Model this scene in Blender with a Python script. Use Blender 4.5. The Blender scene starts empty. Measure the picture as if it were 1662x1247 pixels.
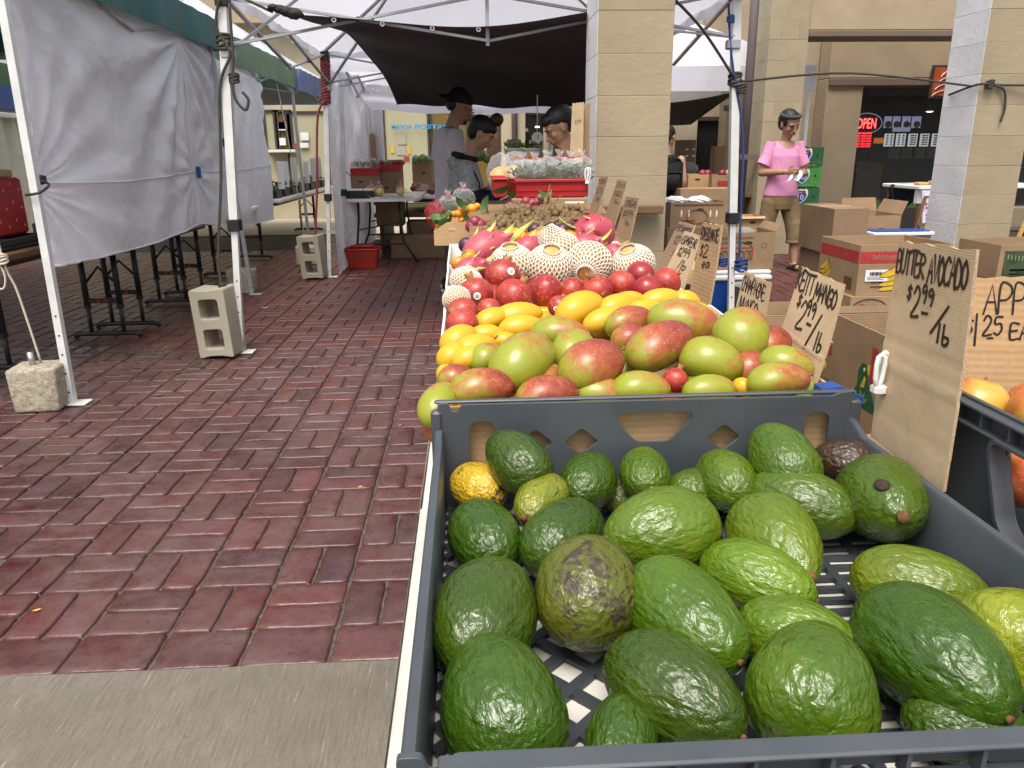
import bpy, bmesh, math, random
from math import sin, cos, pi, radians, sqrt, atan2, exp
from mathutils import Vector, Matrix, noise
random.seed(7)
scn = bpy.context.scene
COL = scn.collection
# ------------------------------------------------------------------ camera
FPX, CXP, CYP, HCAM = 1250.0, 831.0, 623.5, 1.12
_yaw, _pit, _rol = radians(3.0), radians(16.9), radians(0.6)
FW = Vector((sin(_yaw)*cos(_pit), cos(_yaw)*cos(_pit), -sin(_pit)))
_R = Vector((cos(_yaw), -sin(_yaw), 0)); _U = _R.cross(FW)
RT = _R*cos(_rol) - _U*sin(_rol); UP = _R*sin(_rol) + _U*cos(_rol)
CAMP = Vector((0, 0, HCAM))
cam = bpy.data.cameras.new('camera'); camo = bpy.data.objects.new('camera', cam); COL.objects.link(camo)
cam.sensor_width = 36; cam.lens = 36*FPX/1662; cam.clip_start = 0.02; cam.clip_end = 600
camo.matrix_world = Matrix(((RT.x, UP.x, -FW.x, 0), (RT.y, UP.y, -FW.y, 0), (RT.z, UP.z, -FW.z, HCAM), (0, 0, 0, 1)))
scn.camera = camo
# ------------------------------------------------------------------ world, sun, exposure
SUN_EL, SUN_AZ = radians(64), radians(197)      # azimuth measured from +Y towards +X
wd = bpy.data.worlds.new('World'); scn.world = wd; wd.use_nodes = True
wn = wd.node_tree.nodes; wl = wd.node_tree.links
bg = wn['Background']; sky = wn.new('ShaderNodeTexSky'); sky.sky_type = 'NISHITA'; sky.sun_disc = False
sky.sun_elevation = SUN_EL; sky.sun_rotation = SUN_AZ
sky.air_density = 1.0; sky.dust_density = 6.0; sky.ozone_density = 0.6
hs = wn.new('ShaderNodeHueSaturation'); hs.inputs['Saturation'].default_value = 0.45
wl.new(sky.outputs[0], hs.inputs['Color']); wl.new(hs.outputs[0], bg.inputs['Color'])
bg.inputs['Strength'].default_value = 0.15
sl = bpy.data.lights.new('sun', 'SUN'); sl.energy = 1.25; sl.angle = radians(26); sl.color = (1.0, 0.95, 0.87)
so = bpy.data.objects.new('sun', sl); COL.objects.link(so)
_sd = Vector((sin(SUN_AZ)*cos(SUN_EL), cos(SUN_AZ)*cos(SUN_EL), sin(SUN_EL)))
so.rotation_euler = _sd.to_track_quat('Z', 'Y').to_euler(); so.location = (0, -4, 9)
scn.view_settings.view_transform = 'Standard'; scn.view_settings.look = 'None'
scn.view_settings.gamma = 1.0; scn.view_settings.exposure = 0.77
# ------------------------------------------------------------------ placing helpers
def ray(x, y): return FW + RT*((x-CXP)/FPX) - UP*((y-CYP)/FPX)
def pz(x, y, z=0.0): d = ray(x, y); return CAMP + d*((z-HCAM)/d.z)
def pY(x, y, Y): d = ray(x, y); return CAMP + d*(Y/d.y)
def pX(x, y, X): d = ray(x, y); return CAMP + d*(X/d.x)
def depth(p): return (Vector(p)-CAMP).dot(FW)
WM = {}
def tag(o, label=None, cat=None, group=None, kind=None):
    if label: o['label'] = label
    if cat: o['category'] = cat
    if group: o['group'] = group
    if kind: o['kind'] = kind
    return o
def thing(name, label, cat, loc=(0, 0, 0), rotz=0.0, group=None):
    o = bpy.data.objects.new(name, None); COL.objects.link(o)
    o.location = loc; o.rotation_euler = (0, 0, rotz); o.empty_display_size = 0.1
    WM[o.name] = Matrix.Translation(Vector(loc)) @ Matrix.Rotation(rotz, 4, 'Z')
    return tag(o, label, cat, group)
def link_mesh(name, me, parent=None, loc=None, rot=None, scale=None):
    o = bpy.data.objects.new(name, me); COL.objects.link(o)
    if parent is not None: o.parent = parent
    if loc is not None: o.location = loc
    if rot is not None: o.rotation_euler = rot
    if scale is not None: o.scale = scale
    return o
def copy_tree(o, parent=None):
    c = o.copy(); COL.objects.link(c); c.parent = parent
    for ch in list(o.children): copy_tree(ch, c)
    return c
class MB:
    """collects shapes; build() links them as one mesh object"""
    def __init__(s): s.v = []; s.f = []; s.mi = []
    def add(s, vs, fs, m=0):
        b = len(s.v); s.v += [tuple(p) for p in vs]
        for f in fs: s.f.append(tuple(b+i for i in f)); s.mi.append(m)
        return s
    def box(s, lo, hi, m=0, M=None):
        (a, b, c), (d, e, f) = lo, hi
        vs = [(a,b,c),(d,b,c),(d,e,c),(a,e,c),(a,b,f),(d,b,f),(d,e,f),(a,e,f)]
        if M is not None: vs = [M @ Vector(p) for p in vs]
        return s.add(vs, [(3,2,1,0),(4,5,6,7),(0,1,5,4),(1,2,6,5),(2,3,7,6),(3,0,4,7)], m)
    def cbox(s, lo, hi, r=0.004, m=0, M=None):
        """box with chamfered edges"""
        (a, b, c), (d, e, f) = lo, hi
        vs = []
        for z, k in ((c, 1), (c+r, 0), (f-r, 0), (f, 1)):
            i = r if k else 0
            for (x, y, sx, sy) in ((a, b, 1, 1), (d, b, -1, 1), (d, e, -1, -1), (a, e, 1, -1)):
                x2, y2 = x+sx*i, y+sy*i
                q = r
                p1 = (x2+sx*q, y2, z); p2 = (x2, y2+sy*q, z)
                if (sx*sy) > 0: vs += [p2, p1]
                else: vs += [p1, p2]
        if M is not None: vs = [M @ Vector(p) for p in vs]
        fs = [tuple(range(7, -1, -1)), tuple(range(24, 32))]
        for k in range(3):
            for i in range(8): fs.append((k*8+i, k*8+(i+1) % 8, k*8+8+(i+1) % 8, k*8+8+i))
        return s.add(vs, fs, m)
    def tube(s, pts, r, n=8, m=0, cap=True, flat=None):
        pts = [Vector(p) for p in pts]; k = len(pts)
        rs = r if isinstance(r, (list, tuple)) else [r]*k
        vs = []; fs = []; prev = None
        for i, p in enumerate(pts):
            t = (pts[min(i+1, k-1)]-pts[max(i-1, 0)])
            t = t.normalized() if t.length > 1e-9 else Vector((0, 0, 1))
            if prev is None:
                ref = Vector((0, 0, 1)) if abs(t.z) < 0.9 else Vector((1, 0, 0))
                a = t.cross(ref).normalized()
            else: a = (prev - t*prev.dot(t)).normalized()
            prev = a; b = t.cross(a)
            for j in range(n):
                w = 2*pi*(j+0.5)/n
                vs.append(p + a*(cos(w)*rs[i]) + b*(sin(w)*rs[i]*(flat or 1)))
        for i in range(k-1):
            for j in range(n): fs.append((i*n+j, i*n+(j+1) % n, (i+1)*n+(j+1) % n, (i+1)*n+j))
        if cap: fs.append(tuple(range(n-1, -1, -1))); fs.append(tuple((k-1)*n+j for j in range(n)))
        return s.add(vs, fs, m)
    def bar(s, p, q, w, d=None, m=0, up=(0, 0, 1)):
        """square bar from p to q"""
        p, q = Vector(p), Vector(q); t = (q-p).normalized(); d = d or w
        u = Vector(up)
        if abs(t.dot(u)) > 0.95: u = Vector((0, 1, 0))
        a = t.cross(u).normalized()*(w/2); b = t.cross(a).normalized()*(d/2)
        vs = [p-a-b, p+a-b, p+a+b, p-a+b, q-a-b, q+a-b, q+a+b, q-a+b]
        return s.add(vs, [(3,2,1,0),(4,5,6,7),(0,1,5,4),(1,2,6,5),(2,3,7,6),(3,0,4,7)], m)
    def ell(s, c, r, nu=20, nv=14, m=0, fn=None, M=None):
        """ellipsoid; fn(p_unit)->radial factor"""
        vs = []; fs = []; c = Vector(c); rx, ry, rz = (r, r, r) if not hasattr(r, '__len__') else r
        for i in range(nv+1):
            th = pi*i/nv
            for j in range(nu if 0 < i < nv else 1):
                w = 2*pi*j/nu; p = Vector((sin(th)*cos(w), sin(th)*sin(w), cos(th)))
                k = fn(p) if fn else 1.0
                q = Vector((p.x*rx, p.y*ry, p.z*rz))*k
                if M is not None: q = M @ q
                vs.append(c+q)
        idx = lambda i, j: 0 if i == 0 else (1+(nv-1)*nu if i == nv else 1+(i-1)*nu+j % nu)
        for i in range(nv):
            for j in range(nu):
                if i == 0: fs.append((0, idx(1, j), idx(1, j+1)))
                elif i == nv-1: fs.append((idx(i, j), idx(nv, 0), idx(i, j+1)))
                else: fs.append((idx(i, j), idx(i+1, j), idx(i+1, j+1), idx(i, j+1)))
        return s.add(vs, fs, m)
    def lathe(s, prof, c=(0, 0, 0), n=24, m=0, M=None):
        vs = []; fs = []; c = Vector(c)
        for (r, z) in prof:
            for j in range(n):
                w = 2*pi*j/n; q = Vector((r*cos(w), r*sin(w), z))
                if M is not None: q = M @ q
                vs.append(c+q)
        for i in range(len(prof)-1):
            for j in range(n): fs.append((i*n+j, i*n+(j+1) % n, (i+1)*n+(j+1) % n, (i+1)*n+j))
        return s.add(vs, fs, m)
    def grid(s, fn, nu, nv, m=0):
        vs = [fn(i/nu, j/nv) for j in range(nv+1) for i in range(nu+1)]
        fs = [(j*(nu+1)+i, j*(nu+1)+i+1, (j+1)*(nu+1)+i+1, (j+1)*(nu+1)+i) for j in range(nv) for i in range(nu)]
        return s.add(vs, fs, m)
    def quad(s, a, b, c, d, m=0): return s.add([a, b, c, d], [(0, 1, 2, 3)], m)
    def slab(s, pts, t, m=0):
        """polygon (planar, convex-ish) extruded by thickness vector t"""
        n = len(pts); t = Vector(t); vs = [Vector(p) for p in pts] + [Vector(p)+t for p in pts]
        fs = [tuple(range(n-1, -1, -1)), tuple(range(n, 2*n))] + [(i, (i+1) % n, n+(i+1) % n, n+i) for i in range(n)]
        return s.add(vs, fs, m)
    def mesh(s, name, mats, smooth=False, inv=None):
        me = bpy.data.meshes.new(name)
        vs = s.v if inv is None else [inv @ Vector(p) for p in s.v]
        me.from_pydata([tuple(p) for p in vs], [], s.f); me.validate()
        if not isinstance(mats, (list, tuple)): mats = [mats]
        for mm in mats: me.materials.append(mm)
        if len(mats) > 1 and len(me.polygons) == len(s.mi): me.polygons.foreach_set('material_index', s.mi)
        if smooth: me.polygons.foreach_set('use_smooth', [True]*len(me.polygons))
        if smooth == 'auto':
            try: me.set_sharp_from_angle(angle=radians(38))
            except Exception: pass
        bm = bmesh.new(); bm.from_mesh(me); bmesh.ops.recalc_face_normals(bm, faces=bm.faces); bm.to_mesh(me); bm.free()
        me.update(); return me
    def build(s, name, mats, parent=None, smooth=False, local=False, sub=False):
        inv = None
        root = parent
        while root is not None and root.name not in WM and root.parent is not None: root = root.parent
        if root is not None and not local and root.name in WM: inv = WM[root.name].inverted()
        me = s.mesh(name, mats, smooth, inv)
        return link_mesh(name, me, parent)
def plate(name, outline, holes, thick, to_world, mat, parent=None, bevel=0.0):
    """flat plate with holes: 2-D outline (u,v), extruded, mapped by to_world(u,v,w)"""
    cu = bpy.data.curves.new(name, 'CURVE'); cu.dimensions = '2D'; cu.fill_mode = 'BOTH'
    cu.extrude = thick/2; cu.bevel_depth = bevel; cu.resolution_u = 1
    for poly in [outline]+holes:
        sp = cu.splines.new('POLY'); sp.points.add(len(poly)-1); sp.use_cyclic_u = True
        for i, (u, v) in enumerate(poly): sp.points[i].co = (u, v, 0, 1)
    ob = bpy.data.objects.new(name+'_tmp', cu); COL.objects.link(ob)
    dg = bpy.context.evaluated_depsgraph_get(); dg.update()
    me = bpy.data.meshes.new_from_object(ob.evaluated_get(dg))
    bpy.data.objects.remove(ob); bpy.data.curves.remove(cu)
    inv = None
    if parent is not None and parent.name in WM: inv = WM[parent.name].inverted()
    for v in me.vertices:
        p = Vector(to_world(v.co.x, v.co.y, v.co.z)); v.co = inv @ p if inv is not None else p
    bm = bmesh.new(); bm.from_mesh(me); bmesh.ops.recalc_face_normals(bm, faces=bm.faces); bm.to_mesh(me); bm.free()
    me.materials.clear(); me.materials.append(mat); me.name = name
    return link_mesh(name, me, parent)
def rrect(u0, v0, u1, v1, r, n=5):
    pts = []
    for (cx, cy, a0) in ((u1-r, v1-r, 0), (u0+r, v1-r, 90), (u0+r, v0+r, 180), (u1-r, v0+r, 270)):
        for k in range(n+1):
            a = radians(a0+90*k/n); pts.append((cx+r*cos(a), cy+r*sin(a)))
    return pts
def rpoly(pts, r, n=4):
    """round the corners of a polygon"""
    out = []; k = len(pts)
    for i in range(k):
        p0, p, p1 = Vector(pts[i-1]), Vector(pts[i]), Vector(pts[(i+1) % k])
        a = (p0-p).normalized()*r; b = (p1-p).normalized()*r
        for j in range(n+1):
            t = j/n; q = (p+a)*(1-t)**2 + p*2*t*(1-t) + (p+b)*t*t
            out.append((q.x, q.y))
    return out
_fcache = {}
def text_mesh(txt, size, extr=0.0, bold=0.0):
    """printed lettering as a flat mesh, origin at lower left, width returned"""
    k = (txt, size)
    cu = bpy.data.curves.new('lettering', 'FONT'); cu.body = txt; cu.size = size; cu.extrude = extr; cu.offset = bold; cu.resolution_u = 2
    ob = bpy.data.objects.new('lettering_tmp', cu); COL.objects.link(ob)
    dg = bpy.context.evaluated_depsgraph_get(); dg.update()
    me = bpy.data.meshes.new_from_object(ob.evaluated_get(dg))
    bpy.data.objects.remove(ob); bpy.data.curves.remove(cu)
    return me
def text_on(name, txt, origin, ux, uy, height, mat, parent=None, width=None, bold=0.0, off=0.0012):
    """text whose baseline starts at origin; ux, uy unit vectors of the surface"""
    me = text_mesh(txt, 1.0, 0.0, bold)
    ux, uy = Vector(ux), Vector(uy); nz = ux.cross(uy).normalized()
    xs = [v.co.x for v in me.vertices]; ys = [v.co.y for v in me.vertices]
    x0, x1, y0, y1 = min(xs), max(xs), min(ys), max(ys)
    sy = height/(y1-y0); sx = (width/(x1-x0)) if width else sy
    root = parent
    while root is not None and root.name not in WM and root.parent is not None: root = root.parent
    inv = WM[root.name].inverted() if root is not None and root.name in WM else None
    for v in me.vertices:
        p = Vector(origin) + ux*((v.co.x-x0)*sx) + uy*((v.co.y-y0)*sy) + nz*off
        v.co = inv @ p if inv is not None else p
    me.materials.clear(); me.materials.append(mat)
    return link_mesh(name, me, parent)
# hand lettering: polylines in a 0..1 box
GL = {
'A':[[(0,0),(.5,1),(1,0)],[(.2,.4),(.8,.4)]],'B':[[(0,0),(0,1),(.7,.95),(.8,.75),(.65,.55),(0,.52)],[(.65,.55),(.95,.35),(.8,.05),(0,0)]],
'C':[[(1,.85),(.6,1),(.15,.75),(.05,.35),(.35,.02),(.95,.12)]],'D':[[(0,0),(.05,1),(.6,.9),(.95,.5),(.7,.1),(0,0)]],
'E':[[(.95,.98),(.05,1),(0,0),(.95,.03)],[(.03,.5),(.75,.55)]],'F':[[(.95,1),(.05,.97),(0,0)],[(.03,.5),(.75,.53)]],
'G':[[(.95,.88),(.5,1),(.08,.6),(.2,.1),(.6,0),(.95,.2),(.95,.45),(.55,.45)]],'H':[[(0,0),(0,1)],[(.9,0),(.95,1)],[(0,.5),(.92,.52)]],
'I':[[(.5,0),(.5,1)]],'J':[[(.7,1),(.75,.2),(.4,0),(.05,.2)]],'K':[[(0,0),(.05,1)],[(.95,1),(.05,.45),(1,0)]],'L':[[(0,1),(0,0),(.9,.03)]],
'M':[[(0,0),(.12,1),(.5,.25),(.9,1),(1,0)]],'N':[[(0,0),(.05,1),(.9,.02),(.95,1)]],'O':[[(.5,1),(.1,.75),(.05,.3),(.4,0),(.85,.2),(.95,.65),(.5,1)]],
'P':[[(0,0),(.05,1),(.75,.95),(.9,.7),(.6,.48),(.05,.45)]],'Q':[[(.5,1),(.05,.5),(.5,0),(.95,.5),(.5,1)],[(.6,.3),(1,0)]],
'R':[[(0,0),(.05,1),(.75,.95),(.85,.7),(.05,.48),(.95,0)]],'S':[[(.9,.88),(.4,1),(.1,.75),(.85,.35),(.6,.02),(.05,.12)]],
'T':[[(0,.97),(1,1)],[(.5,1),(.48,0)]],'U':[[(0,1),(.08,.2),(.5,0),(.9,.2),(.95,1)]],'V':[[(0,1),(.5,0),(1,1)]],'X':[[(0,0),(1,1)],[(0,1),(1,0)]],
'Y':[[(0,1),(.5,.5),(1,1)],[(.5,.5),(.4,0)]],'$':[[(.9,.8),(.4,.88),(.15,.68),(.8,.38),(.55,.12),(.05,.2)],[(.52,1.02),(.45,-.02)]],
'/':[[(1,1.15),(0,-.45)]],'.':[[(.3,.02),(.5,.0)]],'-':[[(0,.15),(.9,.2)]],'1':[[(.5,1),(.45,0)]],'2':[[(.05,.75),(.4,1),(.85,.8),(.6,.45),(0,0),(.95,.05)]],
'3':[[(.1,.95),(.8,.95),(.4,.58),(.9,.35),(.5,0),(.05,.1)]],'4':[[(.7,0),(.75,1),(0,.35),(1,.35)]],'5':[[(.9,1),(.2,.97),(.12,.6),(.7,.62),(.9,.3),(.5,0),(.05,.1)]],
'9':[[(.85,.7),(.5,1),(.1,.8),(.3,.5),(.85,.7),(.75,0)]],'0':[[(.5,1),(.05,.5),(.5,0),(.95,.5),(.5,1)]],'7':[[(0,.95),(.95,1),(.35,0)]],
'l':[[(.5,1),(.4,0)]],'b':[[(.1,1),(.1,0),(.7,.05),(.8,.35),(.15,.4)]],'e':[[(.05,.3),(.9,.38),(.6,.62),(.15,.45),(.2,.1),(.85,.05)]],'a':[[(.85,.6),(.3,.6),(.1,.25),(.4,.02),(.85,.5),(.9,0)]]}
def stroke_text(mb, txt, u0, v0, w, h, lw, fmap, gap=0.22, slant=0.0, rnd=None, m=0):
    """ribbons for a line of marker lettering in u,v space; fmap(u,v)->world"""
    rnd = rnd or random.Random(len(txt)*7+ord(txt[0]))
    wid = {'I':.35,'1':.35,'l':.35,' ':.5,'/':.7,'.':.3,'$':.8,'M':1.25,'-':.8}
    tot = sum(wid.get(c, 1)+gap for c in txt)-gap; k = w/tot; x = u0
    for c in txt:
        cw = wid.get(c, 1)*k
        if c in GL:
            jy = rnd.uniform(-.05, .05)*h; js = rnd.uniform(.93, 1.06)
            for line in GL[c]:
                P = [Vector((x+p[0]*cw+slant*p[1]*h+rnd.uniform(-.02, .02)*cw, v0+jy+p[1]*h*js)) for p in line]
                # smooth
                Q = []
                if len(P) > 3:
                    for i in range(len(P)-1):
                        a, b, c2, d = P[max(i-1, 0)], P[i], P[i+1], P[min(i+2, len(P)-1)]
                        for t in (0, .25, .5, .75):
                            Q.append(0.5*((2*b)+(c2-a)*t+(2*a-5*b+4*c2-d)*t*t+(3*b-a-3*c2+d)*t*t*t)*1.0)
                    Q.append(P[-1])
                else: Q = P
                n = len(Q); vs = []
                for i, p in enumerate(Q):
                    t = (Q[min(i+1, n-1)]-Q[max(i-1, 0)]); t = t.normalized() if t.length > 0 else Vector((1, 0))
                    e = t*(lw*.4*(-1 if i == 0 else (1 if i == n-1 else 0)))
                    a = Vector((-t.y, t.x))*(lw/2*rnd.uniform(.85, 1.12))
                    vs += [fmap(*(p+e+a)), fmap(*(p+e-a))]
                mb.add(vs, [(2*i, 2*i+1, 2*i+3, 2*i+2) for i in range(n-1)], m)
        x += cw+gap*k
def remeshed(name, mb, voxel, mats, parent=None, smooth_it=2, face_mat=None, inv=None):
    """weld overlapping closed shapes into one continuous skin"""
    me0 = mb.mesh(name+'_src', mats)
    ob = bpy.data.objects.new(name+'_tmp', me0); COL.objects.link(ob)
    md = ob.modifiers.new('r', 'REMESH'); md.mode = 'VOXEL'; md.voxel_size = voxel; md.use_smooth_shade = True
    if smooth_it:
        sm = ob.modifiers.new('s', 'SMOOTH'); sm.factor = 0.5; sm.iterations = smooth_it
    dg = bpy.context.evaluated_depsgraph_get(); dg.update()
    me = bpy.data.meshes.new_from_object(ob.evaluated_get(dg))
    bpy.data.objects.remove(ob); bpy.data.meshes.remove(me0)
    me.materials.clear()
    if not isinstance(mats, (list, tuple)): mats = [mats]
    for m_ in mats: me.materials.append(m_)
    if face_mat:
        for p in me.polygons: p.material_index = face_mat(p.center)
    me.polygons.foreach_set('use_smooth', [True]*len(me.polygons))
    me.name = name
    return link_mesh(name, me, parent)
# ------------------------------------------------------------------ materials
class NT:
    def __init__(s, name):
        s.m = bpy.data.materials.new(name); s.m.use_nodes = True; s.t = s.m.node_tree; s.n = s.t.nodes
        s.b = s.n['Principled BSDF']; s.out = s.n['Material Output']
    def new(s, kind, **kw):
        nd = s.n.new('ShaderNode'+kind)
        for k, v in kw.items():
            if k in nd.inputs: nd.inputs[k].default_value = v
            else: setattr(nd, k, v)
        return nd
    def l(s, a, b): s.t.links.new(a, b)
    def coord(s, kind='Object', rnd=True, scale=(1, 1, 1)):
        tc = s.new('TexCoord'); o = tc.outputs[kind]
        if rnd:
            oi = s.new('ObjectInfo'); vm = s.new('VectorMath', operation='MULTIPLY_ADD')
            s.l(oi.outputs['Random'], vm.inputs[0]); vm.inputs[1].default_value = (37, 53, 71); s.l(o, vm.inputs[2]); o = vm.outputs[0]
        if scale != (1, 1, 1):
            mp = s.new('Mapping'); mp.inputs['Scale'].default_value = scale; s.l(o, mp.inputs['Vector']); o = mp.outputs[0]
        return o
    def noise(s, co, scale, detail=4, rough=.55, dist=0.0):
        nd = s.new('TexNoise'); nd.inputs['Scale'].default_value = scale; nd.inputs['Detail'].default_value = detail
        nd.inputs['Roughness'].default_value = rough; nd.inputs['Distortion'].default_value = dist
        s.l(co, nd.inputs['Vector']); return nd.outputs['Fac']
    def ramp(s, fac, stops, interp='LINEAR'):
        r = s.new('ValToRGB'); r.color_ramp.interpolation = interp; e = r.color_ramp.elements
        while len(e) < len(stops): e.new(0.5)
        for i, (p, c) in enumerate(stops):
            e[i].position = p; e[i].color = (c if len(c) == 4 else (*c, 1)) if hasattr(c, '__len__') else (c, c, c, 1)
        s.l(fac, r.inputs['Fac']); return r.outputs['Color']
    def mix(s, fac, a, b, mode='MIX'):
        nd = s.new('Mix', data_type='RGBA', blend_type=mode)
        for sock, val in ((nd.inputs[0], fac), (nd.inputs[6], a), (nd.inputs[7], b)):
            if isinstance(val, (int, float)): sock.default_value = val if sock.type == 'VALUE' else (val, val, val, 1)
            elif isinstance(val, tuple): sock.default_value = (*val, 1) if len(val) == 3 else val
            else: s.l(val, sock)
        return nd.outputs[2]
    def math(s, op, a, b=None, clamp=False):
        nd = s.new('Math', operation=op); nd.use_clamp = clamp
        for i, v in enumerate((a, b)):
            if v is None: continue
            if isinstance(v, (int, float)): nd.inputs[i].default_value = v
            else: s.l(v, nd.inputs[i])
        return nd.outputs[0]
    def bump(s, h, strength=.3, dist=.01, prev=None):
        nd = s.new('Bump'); nd.inputs['Strength'].default_value = strength; nd.inputs['Distance'].default_value = dist
        s.l(h, nd.inputs['Height'])
        if prev is not None: s.l(prev, nd.inputs['Normal'])
        return nd.outputs[0]
    def done(s, color=None, rough=None, normal=None, spec=None, metal=None, **kw):
        def put(k, v):
            if v is None: return
            if isinstance(v, (int, float)): s.b.inputs[k].default_value = v
            elif isinstance(v, tuple): s.b.inputs[k].default_value = (*v, 1) if len(v) == 3 else v
            else: s.l(v, s.b.inputs[k])
        put('Base Color', color); put('Roughness', rough); put('Normal', normal); put('Specular IOR Level', spec); put('Metallic', metal)
        for k, v in kw.items(): put(k.replace('_', ' '), v)
        return s.m
def plain(name, c, rough=.5, var=.25, sc=8, bump=.15, bsc=60, bd=.002, spec=.4, metal=0.0, rnd=True, kind='Object'):
    """a base colour with soft uneven tone, dirt and fine relief"""
    t = NT(name); co = t.coord(kind, rnd)
    n1 = t.noise(co, sc, 5, .6)
    lo = tuple(x*(1-var) for x in c); hi = tuple(min(1, x*(1+var*.7)) for x in c)
    col = t.ramp(n1, [(.3, lo), (.7, hi)])
    nr = t.bump(t.noise(co, bsc, 3), bump, bd) if bump else None
    r = t.ramp(t.noise(co, sc*2.3, 3), [(.3, max(0, rough-.1)), (.7, min(1, rough+.12))])
    return t.done(col, r, nr, spec, metal)
M = {}
def m_brick():
    t = NT('brick_glazed'); co = t.coord('Object', True); oi = t.new('ObjectInfo')
    c1 = t.ramp(oi.outputs['Random'], [(0, (.068, .015, .012)), (.35, (.088, .019, .015)), (.7, (.098, .028, .023)), (1, (.074, .024, .024))])
    n = t.noise(co, 9, 5, .65); n2 = t.noise(co, 55, 4, .7); tcw = t.new('NewGeometry'); n3 = t.noise(tcw.outputs['Position'], 1.7, 4)
    dust_sheen = t.ramp(t.math('ADD', t.math('MULTIPLY', n, .6), t.math('MULTIPLY', n3, .45)), [(.42, 0.0), (.64, .62)])  # pale patches: dust, plus reflected sheen put into the brick colour
    c1 = t.mix(t.ramp(t.noise(tcw.outputs['Position'], .9, 3), [(.40, 0.0), (.60, 1.0)]), c1, t.mix(.75, c1, (.060, .027, .027))); c1 = t.mix(1.0, c1, t.ramp(t.math('FRACT', t.math('MULTIPLY', oi.outputs['Random'], 7.31)), [(0, (.62, .62, .66)), (.6, (1, 1, 1)), (1, (1.18, 1.12, 1.1))]), 'MULTIPLY'); stn = t.noise(tcw.outputs['Position'], 5.5, 5, .7); col = t.mix(dust_sheen, c1, (.135, .083, .080))
    col = t.mix(t.ramp(n2, [(.56, 0.0), (.70, .75)]), col, (.032, .013, .012))
    col = t.mix(t.ramp(t.noise(co, 130, 3, .7), [(.66, 0.0), (.76, .6)]), col, (.26, .20, .17))
    col = t.mix(t.ramp(stn, [(.66, 0.0), (.74, .6)]), col, (.02, .012, .012))
    rough = t.ramp(t.math('ADD', n, t.math('MULTIPLY', n2, .35)), [(.45, .17), (.85, .44)])
    nr = t.bump(t.noise(co, 170, 3, .7), .30, .0018, t.bump(n2, .40, .0035, t.bump(t.noise(co, 14, 3), .40, .005)))
    return t.done(col, rough, nr, .5)
def m_grout():
    t = NT('mortar'); co = t.coord('Object', False); n = t.noise(co, 60, 5, .7); n2 = t.noise(co, 5, 3)
    col = t.ramp(n, [(.35, (.055, .043, .034)), (.6, (.11, .09, .066)), (.75, (.30, .26, .20))])
    col = t.mix(t.ramp(n2, [(.45, 0.0), (.65, .7)]), col, (.05, .042, .033))
    return t.done(col, .9, t.bump(n, .6, .006))
def m_brickfar():
    t = NT('paving_far'); tc = t.new('TexCoord'); mp = t.new('Mapping'); t.l(tc.outputs['Object'], mp.inputs['Vector'])
    ck = t.new('TexChecker'); ck.inputs['Scale'].default_value = 1/.2035; t.l(mp.outputs[0], ck.inputs['Vector'])
    n = t.noise(mp.outputs[0], 4, 5); col = t.mix(ck.outputs['Fac'], (.105, .034, .027), (.085, .030, .026))
    col = t.mix(t.ramp(n, [(.4, 0.0), (.7, .5)]), col, (.16, .09, .08))
    return t.done(col, .5, t.bump(t.noise(mp.outputs[0], 40, 3), .3, .004))
def m_concrete():
    t = NT('broomed_concrete'); co = t.coord('Object', False)
    co2 = t.coord('Object', False, (190, 13, 10)); br = t.noise(co2, 1.0, 3, .6)
    n = t.noise(co, 3.2, 6, .65); n2 = t.noise(co, 130, 5, .8); n3 = t.noise(co, 34, 4, .6)
    col = t.ramp(n, [(.3, (.122, .104, .079)), (.55, (.158, .138, .108)), (.75, (.200, .179, .146))])
    col = t.mix(t.ramp(n2, [(.3, .55), (.5, 0.0)]), col, (.085, .075, .06))
    col = t.mix(t.ramp(n2, [(.62, 0.0), (.78, .75)]), col, (.42, .40, .35))
    col = t.mix(t.ramp(br, [(.38, .6), (.52, 0.0)]), col, (.095, .085, .066)); col = t.mix(t.ramp(br, [(.64, 0.0), (.74, .55)]), col, (.36, .335, .285))
    col = t.mix(t.ramp(n3, [(.68, 0.0), (.74, .4)]), col, (.10, .09, .08)); col = t.mix(t.ramp(t.noise(co, 11, 2, .4), [(.74, 0.0), (.765, .7)]), col, (.055, .05, .045))
    nr = t.bump(br, .5, .003, t.bump(n2, .5, .002))
    return t.done(col, .82, nr)
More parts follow.
